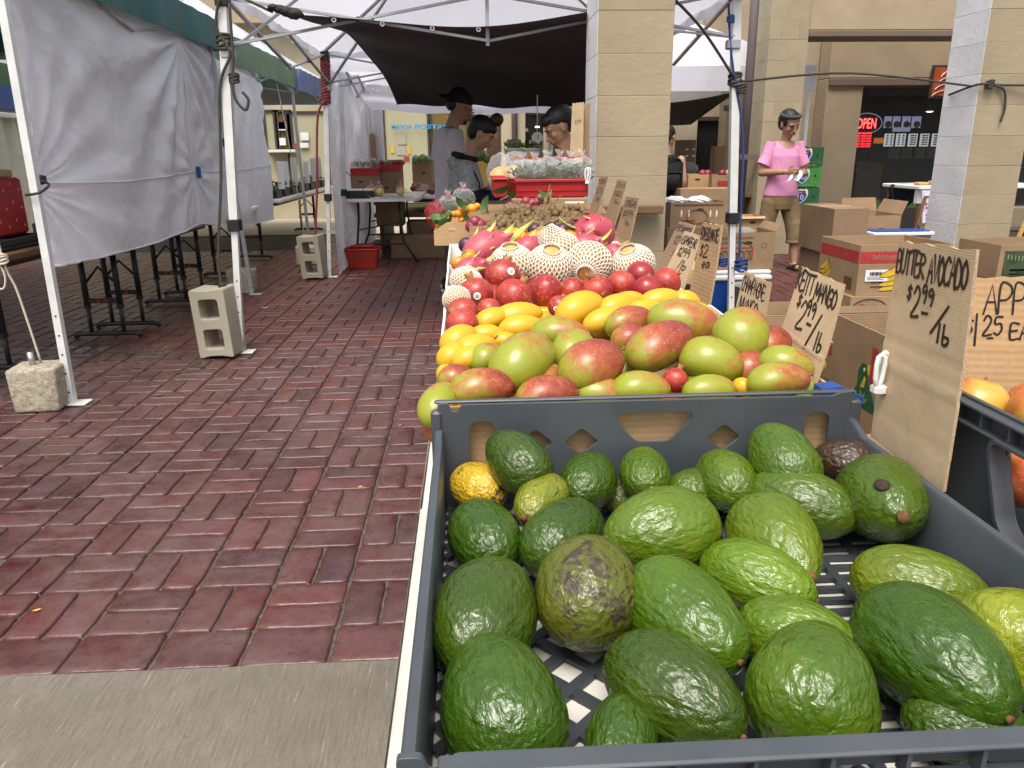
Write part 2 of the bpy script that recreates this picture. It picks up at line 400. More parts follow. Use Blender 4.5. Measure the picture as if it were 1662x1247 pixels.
def m_avocado():
    t = NT('avocado_skin'); co = t.coord('Object', True); oi = t.new('ObjectInfo')
    n = t.noise(co, 16, 4, .6); vo_ = t.new('TexVoronoi', feature='SMOOTH_F1'); vo_.inputs['Scale'].default_value = 150; t.l(co, vo_.inputs['Vector']); peb = t.math('ADD', t.math('MULTIPLY', vo_.outputs['Distance'], -.5), t.math('MULTIPLY', t.noise(t.coord('Object', True, (.5, 1, 1)), 120, 3, .5, .5), 1.3)); peb2 = t.noise(co, 210, 2, .5)
    base = oi.outputs['Color']
    col = t.mix(t.ramp(n, [(.35, .55), (.62, 0.0)]), base, t.mix(1.0, base, (.55, .62, .5), 'MULTIPLY'))
    col = t.mix(t.ramp(n, [(.55, 0.0), (.8, .55)]), col, t.mix(1.0, base, (1.9, 1.5, 1.2), 'MULTIPLY'))
    lent = t.new('TexVoronoi'); lent.inputs['Scale'].default_value = 620; t.l(co, lent.inputs['Vector'])
    col = t.mix(t.ramp(lent.outputs['Distance'], [(.10, .38), (.34, 0.0)]), col, (.17, .24, .02))
    # alpha of the object colour sets how scarred the fruit is
    sc = t.noise(co, 26, 6, .75, 1.2); big = t.noise(co, 7, 2)
    thr = t.math('SUBTRACT', .93, t.math('MULTIPLY', oi.outputs['Alpha'], .42))
    scar = t.math('GREATER_THAN', t.math('ADD', t.math('MULTIPLY', sc, .7), t.math('MULTIPLY', big, .42)), thr)
    scar = t.math('MULTIPLY', scar, t.ramp(t.noise(co, 130, 3, .7), [(.35, 0.0), (.5, .9)]))
    col = t.mix(scar, col, (.035, .016, .012))
    rough = t.ramp(t.noise(co, 24, 4), [(.3, .19), (.7, .36)])
    rough = t.mix(scar, rough, .6)
    nr = t.bump(peb2, .22, .0012, t.bump(peb, .85, .0036))
    return t.done(col, rough, nr, .55)
def m_mango(name, lime, blush, dark, lo, hi, rough=.33):
    """skin that turns from one colour to the blush colour; object colour R shifts the balance"""
    t = NT(name); co = t.coord('Object', True); tc = t.new('TexCoord'); oi = t.new('ObjectInfo')
    sp = t.new('SeparateXYZ'); t.l(tc.outputs['Object'], sp.inputs[0])
    sc = t.new('SeparateColor'); t.l(oi.outputs['Color'], sc.inputs[0])
    n = t.noise(co, 15, 4, .6); n2 = t.noise(co, 60, 4, .65); n3 = t.noise(co, 260, 2)
    g = t.math('ADD', t.math('MULTIPLY', sp.outputs['X'], 5.5), t.math('MULTIPLY', sp.outputs['Z'], 3.5))
    f = t.math('ADD', t.math('ADD', g, t.math('MULTIPLY', n, 1.15)), t.math('SUBTRACT', sc.outputs[0], 1.07))
    f = t.math('ADD', f, t.math('MULTIPLY', t.math('SUBTRACT', n2, .5), .55))
    col = t.ramp(f, [(lo, lime), ((lo+hi)/2, tuple((a+b)/2*1.02 for a, b in zip(lime, blush))), (hi, blush), (1.0, dark)])
    col = t.mix(t.ramp(n3, [(.60, 0.0), (.70, .6)]), col, (.40, .33, .11))
    col = t.mix(t.ramp(t.noise(co, 22, 5, .7, .8), [(.70, 0.0), (.78, .55)]), col, (.10, .055, .03))
    return t.done(col, t.ramp(n, [(.3, rough-.06), (.7, rough+.12)]), t.bump(n2, .06, .002), .5)
def m_fruit(name, c, c2, spk, rough=.3, sc=12, bump=.08, spks=.70):
    t = NT(name); co = t.coord('Object', True); n = t.noise(co, sc, 5, .6); n2 = t.noise(co, sc*9, 3, .6)
    col = t.ramp(n, [(.32, c), (.7, c2)])
    col = t.mix(t.ramp(n2, [(spks-.06, 0.0), (spks+.04, .5)]), col, spk)
    return t.done(col, t.ramp(n, [(.3, max(.1, rough-.08)), (.7, rough+.12)]), t.bump(n2, bump, .002), .5)
def m_card(name, c, corr=220, strength=.12, axis=2):
    t = NT(name); co = t.coord('Object', False); cr = t.coord('Object', True)
    n = t.noise(cr, 5, 5, .6); n2 = t.noise(cr, 160, 3, .7)
    col = t.ramp(n, [(.3, tuple(x*.82 for x in c)), (.7, tuple(min(1, x*1.12) for x in c))])
    col = t.mix(t.ramp(n2, [(.35, .22), (.6, 0.0)]), col, tuple(x*.6 for x in c))
    sc = [0, 0, 0]; sc[axis] = corr; w = t.new('TexWave'); w.inputs['Scale'].default_value = 1.0
    w.bands_direction = 'XYZ'[axis]; mp = t.new('Mapping'); mp.inputs['Scale'].default_value = (corr/20*3.2,)*3; t.l(co, mp.inputs['Vector']); t.l(mp.outputs[0], w.inputs['Vector'])
    w.inputs['Distortion'].default_value = .4
    nr = t.bump(w.outputs['Fac'], strength, .004, t.bump(t.noise(cr, 9, 3), .25, .012))
    col = t.mix(t.ramp(t.noise(cr, 16, 6, .75, .6), [(.58, 0.0), (.75, .35)]), col, tuple(x*.45 for x in c))
    return t.done(col, .8, nr, .25)
def m_fabric(name, c, trans=.35, rough=.75, var=.15, wr=6, tint=None, strength=.35):
    t = NT(name); co = t.coord('Object', True); n = t.noise(co, 2.2, 5, .6); w = t.noise(co, wr, 6, .6, .7); f = t.noise(co, 90, 2)
    col = t.ramp(n, [(.3, tuple(x*(1-var) for x in c)), (.7, c)])
    nr = t.bump(f, .1, .002, t.bump(w, strength, .03))
    t.done(col, rough, nr, .25)
    if trans:
        tr = t.new('BsdfTranslucent'); tr.inputs['Color'].default_value = (*(tint or c), 1); mx = t.new('MixShader'); mx.inputs[0].default_value = trans
        t.l(nr, tr.inputs['Normal']); t.l(t.b.outputs[0], mx.inputs[1]); t.l(tr.outputs[0], mx.inputs[2]); t.l(mx.outputs[0], t.out.inputs[0])
    return t.m
def m_block(name, c, sc=70):
    t = NT(name); co = t.coord('Object', True); n = t.noise(co, sc, 5, .65); n2 = t.noise(co, 2.5, 5); n3 = t.noise(co, 22, 3, .6)
    col = t.ramp(n2, [(.3, tuple(x*.86 for x in c)), (.7, tuple(min(1, x*1.08) for x in c))])
    col = t.mix(t.ramp(t.noise(co, 7, 6, .75), [(.68, 0.0), (.80, .5)]), col, tuple(x*.55 for x in c))
    return t.done(col, .78, t.bump(n, .35, .004, t.bump(n3, .4, .008)), .3)
def m_film(name, c=(.85, .88, .9), fac=.28, rough=.12):
    """thin crinkled clear plastic"""
    t = NT(name); co = t.coord('Object', True); nr = t.bump(t.noise(co, 30, 4, .6, 1.0), .9, .02)
    t.done(c, rough, nr, .8)
    tr = t.new('BsdfTransparent'); mx = t.new('MixShader'); mx.inputs[0].default_value = fac
    fr = t.new('LayerWeight'); fr.inputs[0].default_value = .35; t.l(nr, fr.inputs['Normal'])
    f = t.math('ADD', t.math('MULTIPLY', t.math('POWER', fr.outputs['Facing'], 2.2), .55), fac, True)
    t.l(f, mx.inputs[0]); t.l(tr.outputs[0], mx.inputs[1]); t.l(t.b.outputs[0], mx.inputs[2]); t.l(mx.outputs[0], t.out.inputs[0])
    return t.m
def m_glass(name, c=(.02, .022, .022)):
    t = NT(name); return t.done(c, .06, None, .5)
def m_emit(name, c, s):
    t = NT(name); return t.done((.02, .02, .02), .5, None, .2, Emission_Color=c, Emission_Strength=s)
M['brick'] = m_brick(); M['grout'] = m_grout(); M['brickfar'] = m_brickfar(); M['concrete'] = m_concrete()
M['ground'] = plain('ground_soil', (.14, .12, .10), .9, .3, 1.0)
M['avocado'] = m_avocado()
M['keitt'] = m_mango('keitt_skin', (.25, .27, .022), (.34, .078, .032), (.19, .022, .022), .16, .56, .27)
M['champ'] = m_mango('champagne_skin', (.60, .34, .011), (.60, .28, .010), (.48, .17, .012), .3, .95)
M['pom'] = m_fruit('pomegranate_skin', (.25, .012, .014), (.43, .050, .030), (.52, .25, .12), .33, 16, .10, .62)
M['pomdark'] = m_fruit('pomegranate_skin_deep', (.22, .012, .018), (.36, .03, .03), (.45, .2, .15), .22, 14)
M['calyx'] = plain('dry_calyx', (.30, .13, .05), .8, .4, 60)
M['stem'] = plain('cut_stem', (.13, .062, .022), .8, .45, 120)
M['pear'] = m_fruit('pear_skin', (.50, .27, .07), (.60, .35, .11), (.70, .5, .25), .5, 12, .05, .6)
M['net'] = plain('foam_net', (.66, .60, .50), .6, .08, 20, 0)
M['dragon'] = m_fruit('dragonfruit_skin', (.34, .028, .060), (.46, .095, .11), (.55, .26, .18), .38, 10)
M['scale_green'] = m_fruit('dragonfruit_scale', (.30, .38, .05), (.50, .42, .08), (.5, .15, .1), .45, 20)
M['persimmon'] = m_fruit('persimmon_skin', (.62, .20, .012), (.70, .28, .02), (.45, .15, .02), .3, 14)
M['orange'] = m_fruit('orange_skin', (.66, .24, .012), (.74, .31, .02), (.5, .2, .02), .4, 40, .3)
M['plum'] = m_fruit('plum_skin', (.035, .012, .035), (.07, .02, .055), (.1, .05, .08), .35, 14)
M['longan'] = m_fruit('longan_shell', (.13, .078, .030), (.20, .125, .050), (.08, .048, .02), .65, 40, .2)
M['twig'] = plain('twig', (.20, .12, .055), .85, .3, 40)
M['apple'] = m_mango('apple_skin', (.56, .34, .05), (.50, .14, .04), (.38, .045, .03), .25, .70, .3)
M['leaf'] = m_fruit('leaf_green', (.035, .085, .015), (.07, .14, .025), (.1, .16, .04), .4, 18)
M['leafpale'] = m_fruit('leaf_pale', (.10, .17, .06), (.20, .28, .12), (.3, .35, .2), .5, 18)
M['redveg'] = m_fruit('red_onion_skin', (.16, .012, .03), (.26, .03, .05), (.45, .3, .25), .35, 18)
M['traygrey'] = plain('tray_plastic', (.038, .044, .050), .42, .22, 5, .08, 140, .001, .45)
def m_scuff():
    t = NT('tray_plastic_worn'); co = t.coord('Object', False); n = t.noise(co, 6, 5, .6)
    sc = t.noise(t.coord('Object', False, (14, 90, 60)), 3.2, 5, .75, 1.5); sp = t.noise(co, 320, 3, .7)
    col = t.ramp(n, [(.3, (.044, .051, .058)), (.7, (.068, .077, .086))])
    col = t.mix(t.ramp(sc, [(.66, 0.0), (.72, .35)]), col, (.22, .235, .25))
    col = t.mix(t.ramp(sp, [(.70, 0.0), (.78, .5)]), col, (.25, .26, .27))
    return t.done(col, t.ramp(n, [(.3, .36), (.7, .52)]), t.bump(n, .12, .004, t.bump(sp, .08, .001)), .5)
M['tray'] = m_scuff()
M['card'] = m_card('cardboard', (.32, .215, .122)); M['cardx'] = m_card('cardboard_ribbed', (.50, .37, .23), 620, .09)
M['cardlight'] = m_card('cardboard_light', (.46, .30, .155), 200, .08)
M['carddark'] = m_card('cardboard_grey_brown', (.25, .165, .10), 200, .12)
M['cardedge'] = plain('cardboard_edge', (.42, .30, .18), .9, .3, 300, .5, 400)
M['marker'] = plain('marker_ink', (.014, .011, .012), .5, .3, 60, 0)
M['markerfaded'] = plain('marker_ink_faded', (.045, .03, .035), .6, .3, 60, 0)
M['printred'] = plain('print_red', (.36, .035, .03), .7, .2, 30, 0); M['printyellow'] = plain('print_yellow', (.60, .40, .03), .7, .2, 30, 0)
M['printgreen'] = plain('print_green', (.018, .10, .035), .7, .2, 30, 0); M['printlime'] = plain('print_lime_green', (.05, .24, .04), .7, .2, 30, 0)
M['printblack'] = plain('print_black', (.018, .016, .016), .7, .2, 30, 0); M['printbrown'] = plain('print_brown', (.12, .055, .03), .8, .2, 30, 0)
M['printblue'] = plain('print_blue', (.012, .045, .30), .6, .2, 30, 0); M['paper'] = plain('paper_white', (.72, .72, .72), .7, .08, 12, .05)
M['white'] = plain('white_paint', (.72, .72, .69), .45, .1, 6, .05, 80); M['whiteplastic'] = plain('white_plastic', (.74, .74, .72), .4, .08, 10, .05)
M['pole'] = plain('tent_pole_white', (.66, .67, .65), .38, .12, 9, .04, 90, .001, .5)
M['polegrey'] = plain('tent_pole_grey', (.34, .35, .37), .4, .12, 9, .04)
M['black'] = plain('black_plastic', (.018, .018, .019), .45, .3, 20, .1); M['blackmetal'] = plain('black_metal', (.022, .022, .024), .4, .3, 14, .06)
M['canopy'] = m_fabric('canopy_white', (.74, .74, .80), .42, .6, .07, 3, (.80, .80, .86)); M['curtain'] = m_fabric('curtain_white', (.88, .89, .93), .40, .72, .09, 5.5, (.80, .81, .88), .55)
M['teal'] = m_fabric('canopy_teal', (.035, .135, .135), .2, .55, .2, 3); M['green'] = m_fabric('canopy_green', (.15, .24, .15), .25, .5, .2, 3)
M['blue'] = m_fabric('canopy_blue', (.15, .20, .38), .3, .5, .2, 3); M['palecanopy'] = m_fabric('canopy_pale', (.70, .76, .80), .3, .45, .08, 2)
M['greycanopy'] = m_fabric('canopy_grey', (.10, .11, .12), .1, .7, .2, 3)
M['tarp'] = m_fabric('tarp_dark', (.028, .026, .023), .06, .6, .25, 3.5, (.05, .05, .05), .6)
M['rope'] = plain('rope_olive', (.055, .05, .038), .9, .4, 90, .6, 300); M['ropewhite'] = plain('rope_white', (.60, .54, .42), .9, .2, 90, .5, 300)
M['ropered'] = plain('rope_red', (.24, .05, .05), .9, .6, 120, .6, 300); M['ropeblue'] = plain('rope_blue', (.03, .06, .20), .9, .4, 90, .6, 300)
M['tan'] = m_block('block_tan', (.335, .275, .18)); M['offwhite'] = m_block('block_white', (.70, .70, .70)); M['cream'] = m_block('wall_cream', (.46, .40, .27), 40)
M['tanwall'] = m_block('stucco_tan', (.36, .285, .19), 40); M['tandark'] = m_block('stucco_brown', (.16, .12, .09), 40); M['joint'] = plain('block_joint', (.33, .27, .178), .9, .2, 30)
M['jointw'] = plain('block_joint_white', (.55, .55, .56), .9, .2, 30)
M['cinder'] = m_block('cinder_block', (.36, .325, .25), 120); M['weight'] = plain('concrete_weight', (.36, .315, .235), .9, .45, 45, .8, 140, .006)
M['frame'] = plain('window_frame_dark', (.05, .042, .035), .5, .2); M['pipe'] = plain('downpipe', (.12, .095, .095), .55, .15, 5)
M['glassdark'] = m_glass('glass_dark', (.018, .018, .017)); M['glassamber'] = m_glass('glass_amber', (.16, .11, .03)); M['glasspale'] = m_glass('glass_pale', (.40, .38, .25))
M['netfilm'] = m_film('red_net_film', (.35, .02, .02), .45, .35); M['redcrate'] = plain('red_plastic', (.36, .014, .016), .4, .2, 8, .06); M['redbasket'] = plain('red_basket_plastic', (.42, .025, .012), .4, .2, 8, .06)
M['blueplastic'] = plain('blue_plastic', (.008, .055, .26), .4, .15, 8, .05); M['film'] = m_film('clear_film', (.85, .88, .9), .09, .10); M['bluefab'] = plain('blue_canvas', (.02, .035, .075), .8, .2, 20)
M['wood'] = plain('wood_board', (.17, .095, .045), .6, .35, 6, .15, 30); M['steel'] = plain('steel', (.45, .45, .46), .3, .1, 10, .03, 60, .001, .5, .8)
M['chips'] = m_fruit('cut_pineapple', (.58, .40, .04), (.68, .50, .09), (.7, .55, .2), .5, 30)
def skinm(name, c): return m_fruit(name, tuple(x*.93 for x in c), tuple(x*1.06 for x in c), tuple(x*.85 for x in c), .5, 10, .05, .72)
M['skin'] = skinm('skin_tan', (.36, .20, .125)); M['skin2'] = skinm('skin_light', (.40, .235, .15))
M['hair'] = plain('hair_black', (.012, .010, .009), .45, .4, 60, .5, 220, .004); M['bun'] = plain('hair_brown', (.05, .026, .014), .5, .4, 60, .5, 220, .004)
M['pink'] = plain('pink_cotton', (.66, .28, .46), .85, .12, 7, .35, 14, .02, .2); M['khaki'] = plain('khaki_cotton', (.20, .14, .075), .85, .18, 9, .4, 14, .02, .2)
M['navy'] = plain('navy_fabric', (.012, .016, .03), .85, .25, 9, .4, 14, .02, .2); M['greyknit'] = plain('grey_marl', (.30, .31, .33), .9, .45, 50, .3, 18, .02, .2)
M['teewhite'] = plain('white_cotton', (.52, .50, .54), .85, .1, 8, .35, 14, .02, .2); M['blackcloth'] = plain('black_cloth', (.012, .012, .013), .8, .3, 9, .4, 16, .02, .25)
M['headband'] = plain('grey_headband', (.045, .05, .065), .8, .2, 20, .3, 40)
M['lip'] = plain('lips', (.24, .075, .06), .5, .1); M['eyewhite'] = plain('eye_white', (.5, .48, .45), .3, .05)
M['neon'] = m_emit('neon_red', (1.0, .05, .05), 7.0); M['ledred'] = m_emit('led_red', (1.0, .02, .03), 1.6); M['screen'] = m_emit('menu_screen', (.30, .32, .50), .55)
M['lampglow'] = m_emit('lamp_glow', (1.0, .95, .85), 5.0); M['menuwhite'] = m_emit('menu_backlit', (.9, .95, 1.0), .42)
M['signblue'] = plain('letter_blue', (.02, .26, .58), .4, .1); M['photo_a'] = m_fruit('food_photo', (.25, .10, .03), (.16, .22, .12), (.4, .3, .1), .4, 8)
M['tattoo'] = m_fruit('skin_tattooed', (.20, .11, .07), (.07, .055, .05), (.05, .04, .04), .5, 22, .05, .5)
# ------------------------------------------------------------------ ground
def sheet(name, x0, x1, y0, y1, z, mat, nx=1, ny=1):
    mb = MB(); mb.grid(lambda u, v: (x0+(x1-x0)*u, y0+(y1-y0)*v, z), nx, ny)
    return tag(mb.build(name, mat), kind='structure')
sheet('ground', -150, 150, -150, 150, -.045, M['ground'])
path = MB(); path.box((-14, -9, -.04), (14, 1.524, 0.001)); tag(path.build('concrete_path', M['concrete']), kind='structure')
pave = tag(MB().box((-12, 1.5262, -.04), (12, 12.0, -.010)).build('brick_pavement', M['grout']), kind='structure')
WM[pave.name] = Matrix.Identity(4)
B = .2035; BX0, BY0 = -.351, 1.671
def brick_mesh(lx, ly, seed):
    r = random.Random(seed); g = .0036; gx = .0052 if lx >= ly else .0044; h = .0045
    nx, ny = (6, 4) if lx > ly else (4, 6)
    mb = MB()
    xs = [-lx/2+gx+(lx-2*gx)*i/nx for i in range(nx+1)]; ys = [-ly/2+g+(ly-2*g)*j/ny for j in range(ny+1)]
    # top plate with rounded shoulder + skirt
    xs = [xs[0], xs[0]+.004]+xs[1:-1]+[xs[-1]-.004, xs[-1]]; ys = [ys[0], ys[0]+.004]+ys[1:-1]+[ys[-1]-.004, ys[-1]]
    n, k = len(xs), len(ys); vs = []
    for j, y in enumerate(ys):
        for i, x in enumerate(xs):
            e = (i in (0, n-1)) or (j in (0, k-1)); c = (i in (0, n-1)) and (j in (0, k-1))
            z = -.0032 if e else 0.0
            if not e: z += r.uniform(-.0010, .0010)
            dx = r.uniform(-.0022, .0022) if e else 0; dy = r.uniform(-.0018, .0018) if e else 0
            if c: dx -= .003*(1 if x > 0 else -1); dy -= .003*(1 if y > 0 else -1)
            vs.append((x+dx, y+dy, z))
    fs = [(j*n+i, j*n+i+1, (j+1)*n+i+1, (j+1)*n+i) for j in range(k-1) for i in range(n-1)]
    ring = [i for i in range(n)]+[j*n+n-1 for j in range(1, k)]+[(k-1)*n+i for i in range(n-2, -1, -1)]+[j*n for j in range(k-2, 0, -1)]
    b0 = len(vs); vs += [(vs[i][0]*1.01, vs[i][1]*1.01, -.02) for i in ring]
    for a in range(len(ring)): fs.append((ring[a], b0+a, b0+(a+1) % len(ring), ring[(a+1) % len(ring)]))
    mb.add(vs, fs); return mb.mesh('brick', M['brick'], smooth=True)
BH = [brick_mesh(B, B/2, 10+i) for i in range(5)]; BV = [brick_mesh(B/2, B, 30+i) for i in range(5)]
BB = [brick_mesh(B, 1.671-1.5265, 50+i) for i in range(4)]
rb = random.Random(3); bricks = []
def seen_ground(x, y, mg=60):
    p = Vector((x, y, 0)); d = p-CAMP; z = d.dot(FW)
    if z < .05: return False
    px = CXP+FPX*d.dot(RT)/z; py = CYP-FPX*d.dot(UP)/z
    return -mg < px < 1662+mg and py < 1247+mg
for i in range(-30, 22):
    cx = BX0+(i+.5)*B
    if seen_ground(cx, 1.6, 160) and cx < .25: bricks.append((1.6, cx, 1.5265+(1.671-1.5265)/2, rb.choice(BB)))
    for j in range(0, 38):
        cy = BY0+(j+.5)*B
        if not seen_ground(cx, cy, 80): continue
        if -.05 < cx < .9 and cy < 2.9: continue
        if (i+j) % 2 == 0:
            for s in (-1, 1): bricks.append((cy, cx+s*B/4, cy, rb.choice(BV)))
        else:
            for s in (-1, 1): bricks.append((cy, cx, cy+s*B/4, rb.choice(BH)))
def hidden(b): return b[1] > -.05     # under the tables: shows little
bricks.sort(key=lambda b: (hidden(b), b[0]))
far = MB()
for k, (d, x, y, me) in enumerate(bricks):
    rz = rb.uniform(-.008, .008)+rb.choice((0, pi)); tz = rb.uniform(-.0016, .001)
    if k < 300:
        o = link_mesh('brick', me, pave, (x, y, tz), (rb.uniform(-.006, .006), rb.uniform(-.006, .006), rz))
    else:
        long_x = me in BH; lx, ly = (B, B/2) if long_x else (B/2, B)
        g = .0034; far.cbox((x-lx/2+.005, y-ly/2+g, -.02), (x+lx/2-.005, y+ly/2-g, tz), .0035)
fo = far.build('brick', M['brick'], pave); fo['kind'] = 'stuff'
# give the joined far bricks brick-to-brick tone
def m_brickstuff():
    t = NT('brick_glazed_far'); geo = t.new('NewGeometry'); co = t.coord('Object', False)
    c1 = t.ramp(geo.outputs['Random Per Island'], [(0, (.068, .015, .012)), (.35, (.088, .019, .015)), (.7, (.098, .028, .023)), (1, (.074, .024, .024))])
    n = t.noise(co, 6, 5, .65); n2 = t.noise(co, 50, 4, .7)
    col = t.mix(t.ramp(n, [(.40, 0.0), (.72, .55)]), c1, (.135, .083, .080))
    return t.done(col, t.ramp(n2, [(.3, .3), (.7, .58)]), t.bump(n2, .4, .004), .42)
fo.data.materials[0] = m_brickstuff()
sheet('paved_court', -14, 14, 11.9, 30, -.006, M['brickfar'])
sheet('walkway', -14, 14, 11.2, 14.2, .002, plain('pale_concrete', (.42, .38, .30), .8, .15, 3))
# loose leaves and litter
def dry_leaf(px, py, mat, sz, label, rz):
    p = pz(px, py, .003); mb = MB()
    def fn(u, v):
        a = (u-.5); w = (1-(2*a)**2)*.32; return (a*sz, (v-.5)*w*sz, .004+.25*sz*(v-.5)**2+.12*sz*a*a)
    mb.grid(fn, 10, 4); me = mb.mesh('fallen_leaf', mat, True)
    o = link_mesh('fallen_leaf', me, None, p, (0, 0, rz)); tag(o, label, 'leaf', 'fallen leaves on the bricks'); return o
yl = plain('dry_leaf', (.60, .42, .12), .7, .3, 60)
dry_leaf(60, 993, yl, .022, 'small dry yellow leaf on red bricks near the left edge', .5)
dry_leaf(258, 643, M['leaf'], .05, 'flat green leaf lying on the bricks right of the concrete weight', .1)
dry_leaf(585, 792, yl, .02, 'pale brown leaf scrap on the bricks left of the avocado tray', .2)
dry_leaf(412, 547, plain('dark_leaf', (.03, .02, .015), .8), .03, 'tiny dark dead leaf beside the white post foot', -.3)
dry_leaf(649, 692, yl, .02, 'yellow leaf scrap on the bricks beside the mangoes', .9)
dry_leaf(430, 501, M['paper'], .05, 'thin white paper scrap on the bricks behind the white post', .4)
# ------------------------------------------------------------------ masonry columns
CH = .1965
def column(name, label, x0, x1, y0, y1, top, z0=.0, left='offwhite', front='tan', split=None):
    root = thing(name, label, 'column', ((x0+x1)/2, (y0+y1)/2, z0))
    MB().box((x0+.0018, y0+.0018, z0), (x1-.0018, y1-.0018, top)).build('mortar_core', [M['joint']], root)
    rr = random.Random(int(x0*100)); k = 0; z = z0
    while z < top-.02:
        zt = min(z+CH, top)
        cuts = [(x0, x1)]
        if split and k % 2 == 0: cuts = [(x0, (x0+x1)/2), ((x0+x1)/2, x1)]
        elif split: cuts = [(x0, x0+(x1-x0)*.27), (x0+(x1-x0)*.27, x0+(x1-x0)*.75), (x0+(x1-x0)*.75, x1)]
        for ci, (a, b) in enumerate(cuts):
            mb = MB(); j = .0008; t = rr.uniform(-.0008, .0008)
            mb.cbox((a+(j if ci else 0), y0+t, z+j), (b-(j if ci < len(cuts)-1 else 0), y1-t, zt-j), .0018)
            # left side is a second slot with its own colour
            mb.mi = [1 if (all(abs(mb.v[q][0]-x0) < .0045 for q in f) and ci == 0) else 0 for f in mb.f]
            mb.build('block', [M[front], M[left]], root)
        z = zt; k += 1
    return root
column('block_column', 'tan painted concrete block column rising behind the fruit table', .655, 1.035, 4.1, 4.48, 3.6)
column('block_column', 'block column at right with bluish white left side and a rope tied round it', 3.41, 3.80, 5.3, 5.69, 3.8)
_c3 = pY(1254, 0, 8.3)
column('block_column', 'pale tan block column with a dark downpipe behind the person in pink', _c3.x, _c3.x+.40, 8.3, 8.7, 4.2, left='cream', split=True)
dp = thing('downpipe', 'tall dark grey downpipe on the left side of the far block column', 'downpipe', (_c3.x-.16, 8.35, 0))
MB().tube([(_c3.x-.16, 8.35, .25), (_c3.x-.16, 8.35, 4.0)], .045, 14).build('pipe', M['pipe'], dp, True)
MB().box((_c3.x-.21, 8.30, 1.0), (_c3.x-.03, 8.42, 1.05)).build('bracket', M['pipe'], dp)
MB().tube([(_c3.x-.16, 8.35, .3), (_c3.x-.16, 8.33, .2), (_c3.x-.16, 8.2, .12)], .047, 12).build('elbow', M['pipe'], dp, True)
# ------------------------------------------------------------------ right-hand building: beams, walls, shop
rbld = thing('shop_building', 'tan stucco shop with a recessed dark window and neon sign at right', 'building', (4.5, 10, 0))
xb = _c3.x+.40
def bx(name, lo, hi, mat, parent): return MB().cbox(lo, hi, .008).build(name, mat, parent)
bx('beam', (xb+.002, 8.32, 2.25), (9, 8.68, 4.2), M['tanwall'], rbld)
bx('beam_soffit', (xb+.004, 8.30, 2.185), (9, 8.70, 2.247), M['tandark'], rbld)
bx('wall', (xb-.05, 10.6, 0), (4.62, 10.9, 4.2), M['tanwall'], rbld)
# pier at the shop corner
pr = pY(1352, 335, 10.3); bx('pier', (4.62, 10.3, 0), (5.10, 10.9, 1.95), M['tanwall'], rbld)
bx('header', (4.625, 10.28, 1.955), (12, 10.9, 4.2), M['tanwall'], rbld)
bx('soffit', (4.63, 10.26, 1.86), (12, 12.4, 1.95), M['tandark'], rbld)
bx('floor', (4.2, 10.2, 0), (12, 16, .03), M['concrete'], rbld)
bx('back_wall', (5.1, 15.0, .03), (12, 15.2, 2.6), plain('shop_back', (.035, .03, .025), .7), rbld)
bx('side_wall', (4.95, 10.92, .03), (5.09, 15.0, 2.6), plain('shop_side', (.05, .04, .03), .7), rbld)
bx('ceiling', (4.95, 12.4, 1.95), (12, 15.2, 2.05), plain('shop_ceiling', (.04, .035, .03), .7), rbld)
sillz = .30
bx('sill', (5.10, 10.35, .03), (12, 10.85, sillz), M['tanwall'], rbld)
wdw = MB().box((5.1, 10.62, sillz+.002), (12, 10.63, 1.858)).build('pane', m_film('shop_glass', (.04, .045, .045), .22, .04), rbld)
for x_ in (5.1, 7.0): MB().box((x_, 10.58, sillz), (x_+.05, 10.66, 1.858)).build('window_frame', M['frame'], rbld)
def on(px, py, Y): return pY(px, py, Y)
# OPEN neon
neon = thing('neon_sign', 'red glowing OPEN neon sign in the dark shop window', 'sign', on(1408, 215, 10.7))
a, b = on(1390, 209, 10.7), on(1423, 192, 10.7)
text_on('lettering', 'OPEN', a, (1, 0, 0), (0, 0, 1), b.z-a.z, M['neon'], neon, b.x-a.x)
MB().box((a.x-.05, 10.72, a.z-.04), (b.x+.05, 10.74, b.z+.04)).build('backing', M['black'], neon)
ring = MB(); cxx, czz = (a.x+b.x)/2, (a.z+b.z)/2
ring.tube([(cxx+.22*cos(w*pi/16), 10.71, czz+.13*sin(w*pi/16)) for w in range(33)], .006, 6); ring.build('tube_ring', M['screen'], neon, True)
led = thing('hours_board', 'red LED opening hours board hanging below the neon sign', 'sign', on(1402, 230, 10.7))
a, b = on(1387, 240, 10.7), on(1417, 214, 10.7)
MB().box((a.x-.01, 10.72, a.z-.01), (b.x+.01, 10.74, b.z+.01)).build('panel', M['black'], led)
for r_ in range(6):
    zz = a.z+(b.z-a.z)*(r_+.15)/6
    for (u0, u1) in ((.05, .28), (.36, .62), (.68, .95)):
        MB().box((a.x+(b.x-a.x)*u0, 10.705, zz), (a.x+(b.x-a.x)*u1, 10.715, zz+(b.z-a.z)*.11)).build('lit_row', M['ledred'], led)
ol = thing('sign_strip', 'small orange strip sign between the LED board and menu panels', 'sign', on(1426, 228, 10.75))
a, b = on(1418, 233, 10.75), on(1434, 224, 10.75)
MB().box((a.x, 10.74, a.z), (b.x, 10.76, b.z)).build('panel', m_emit('strip_orange', (.9, .25, .02), .4), ol)
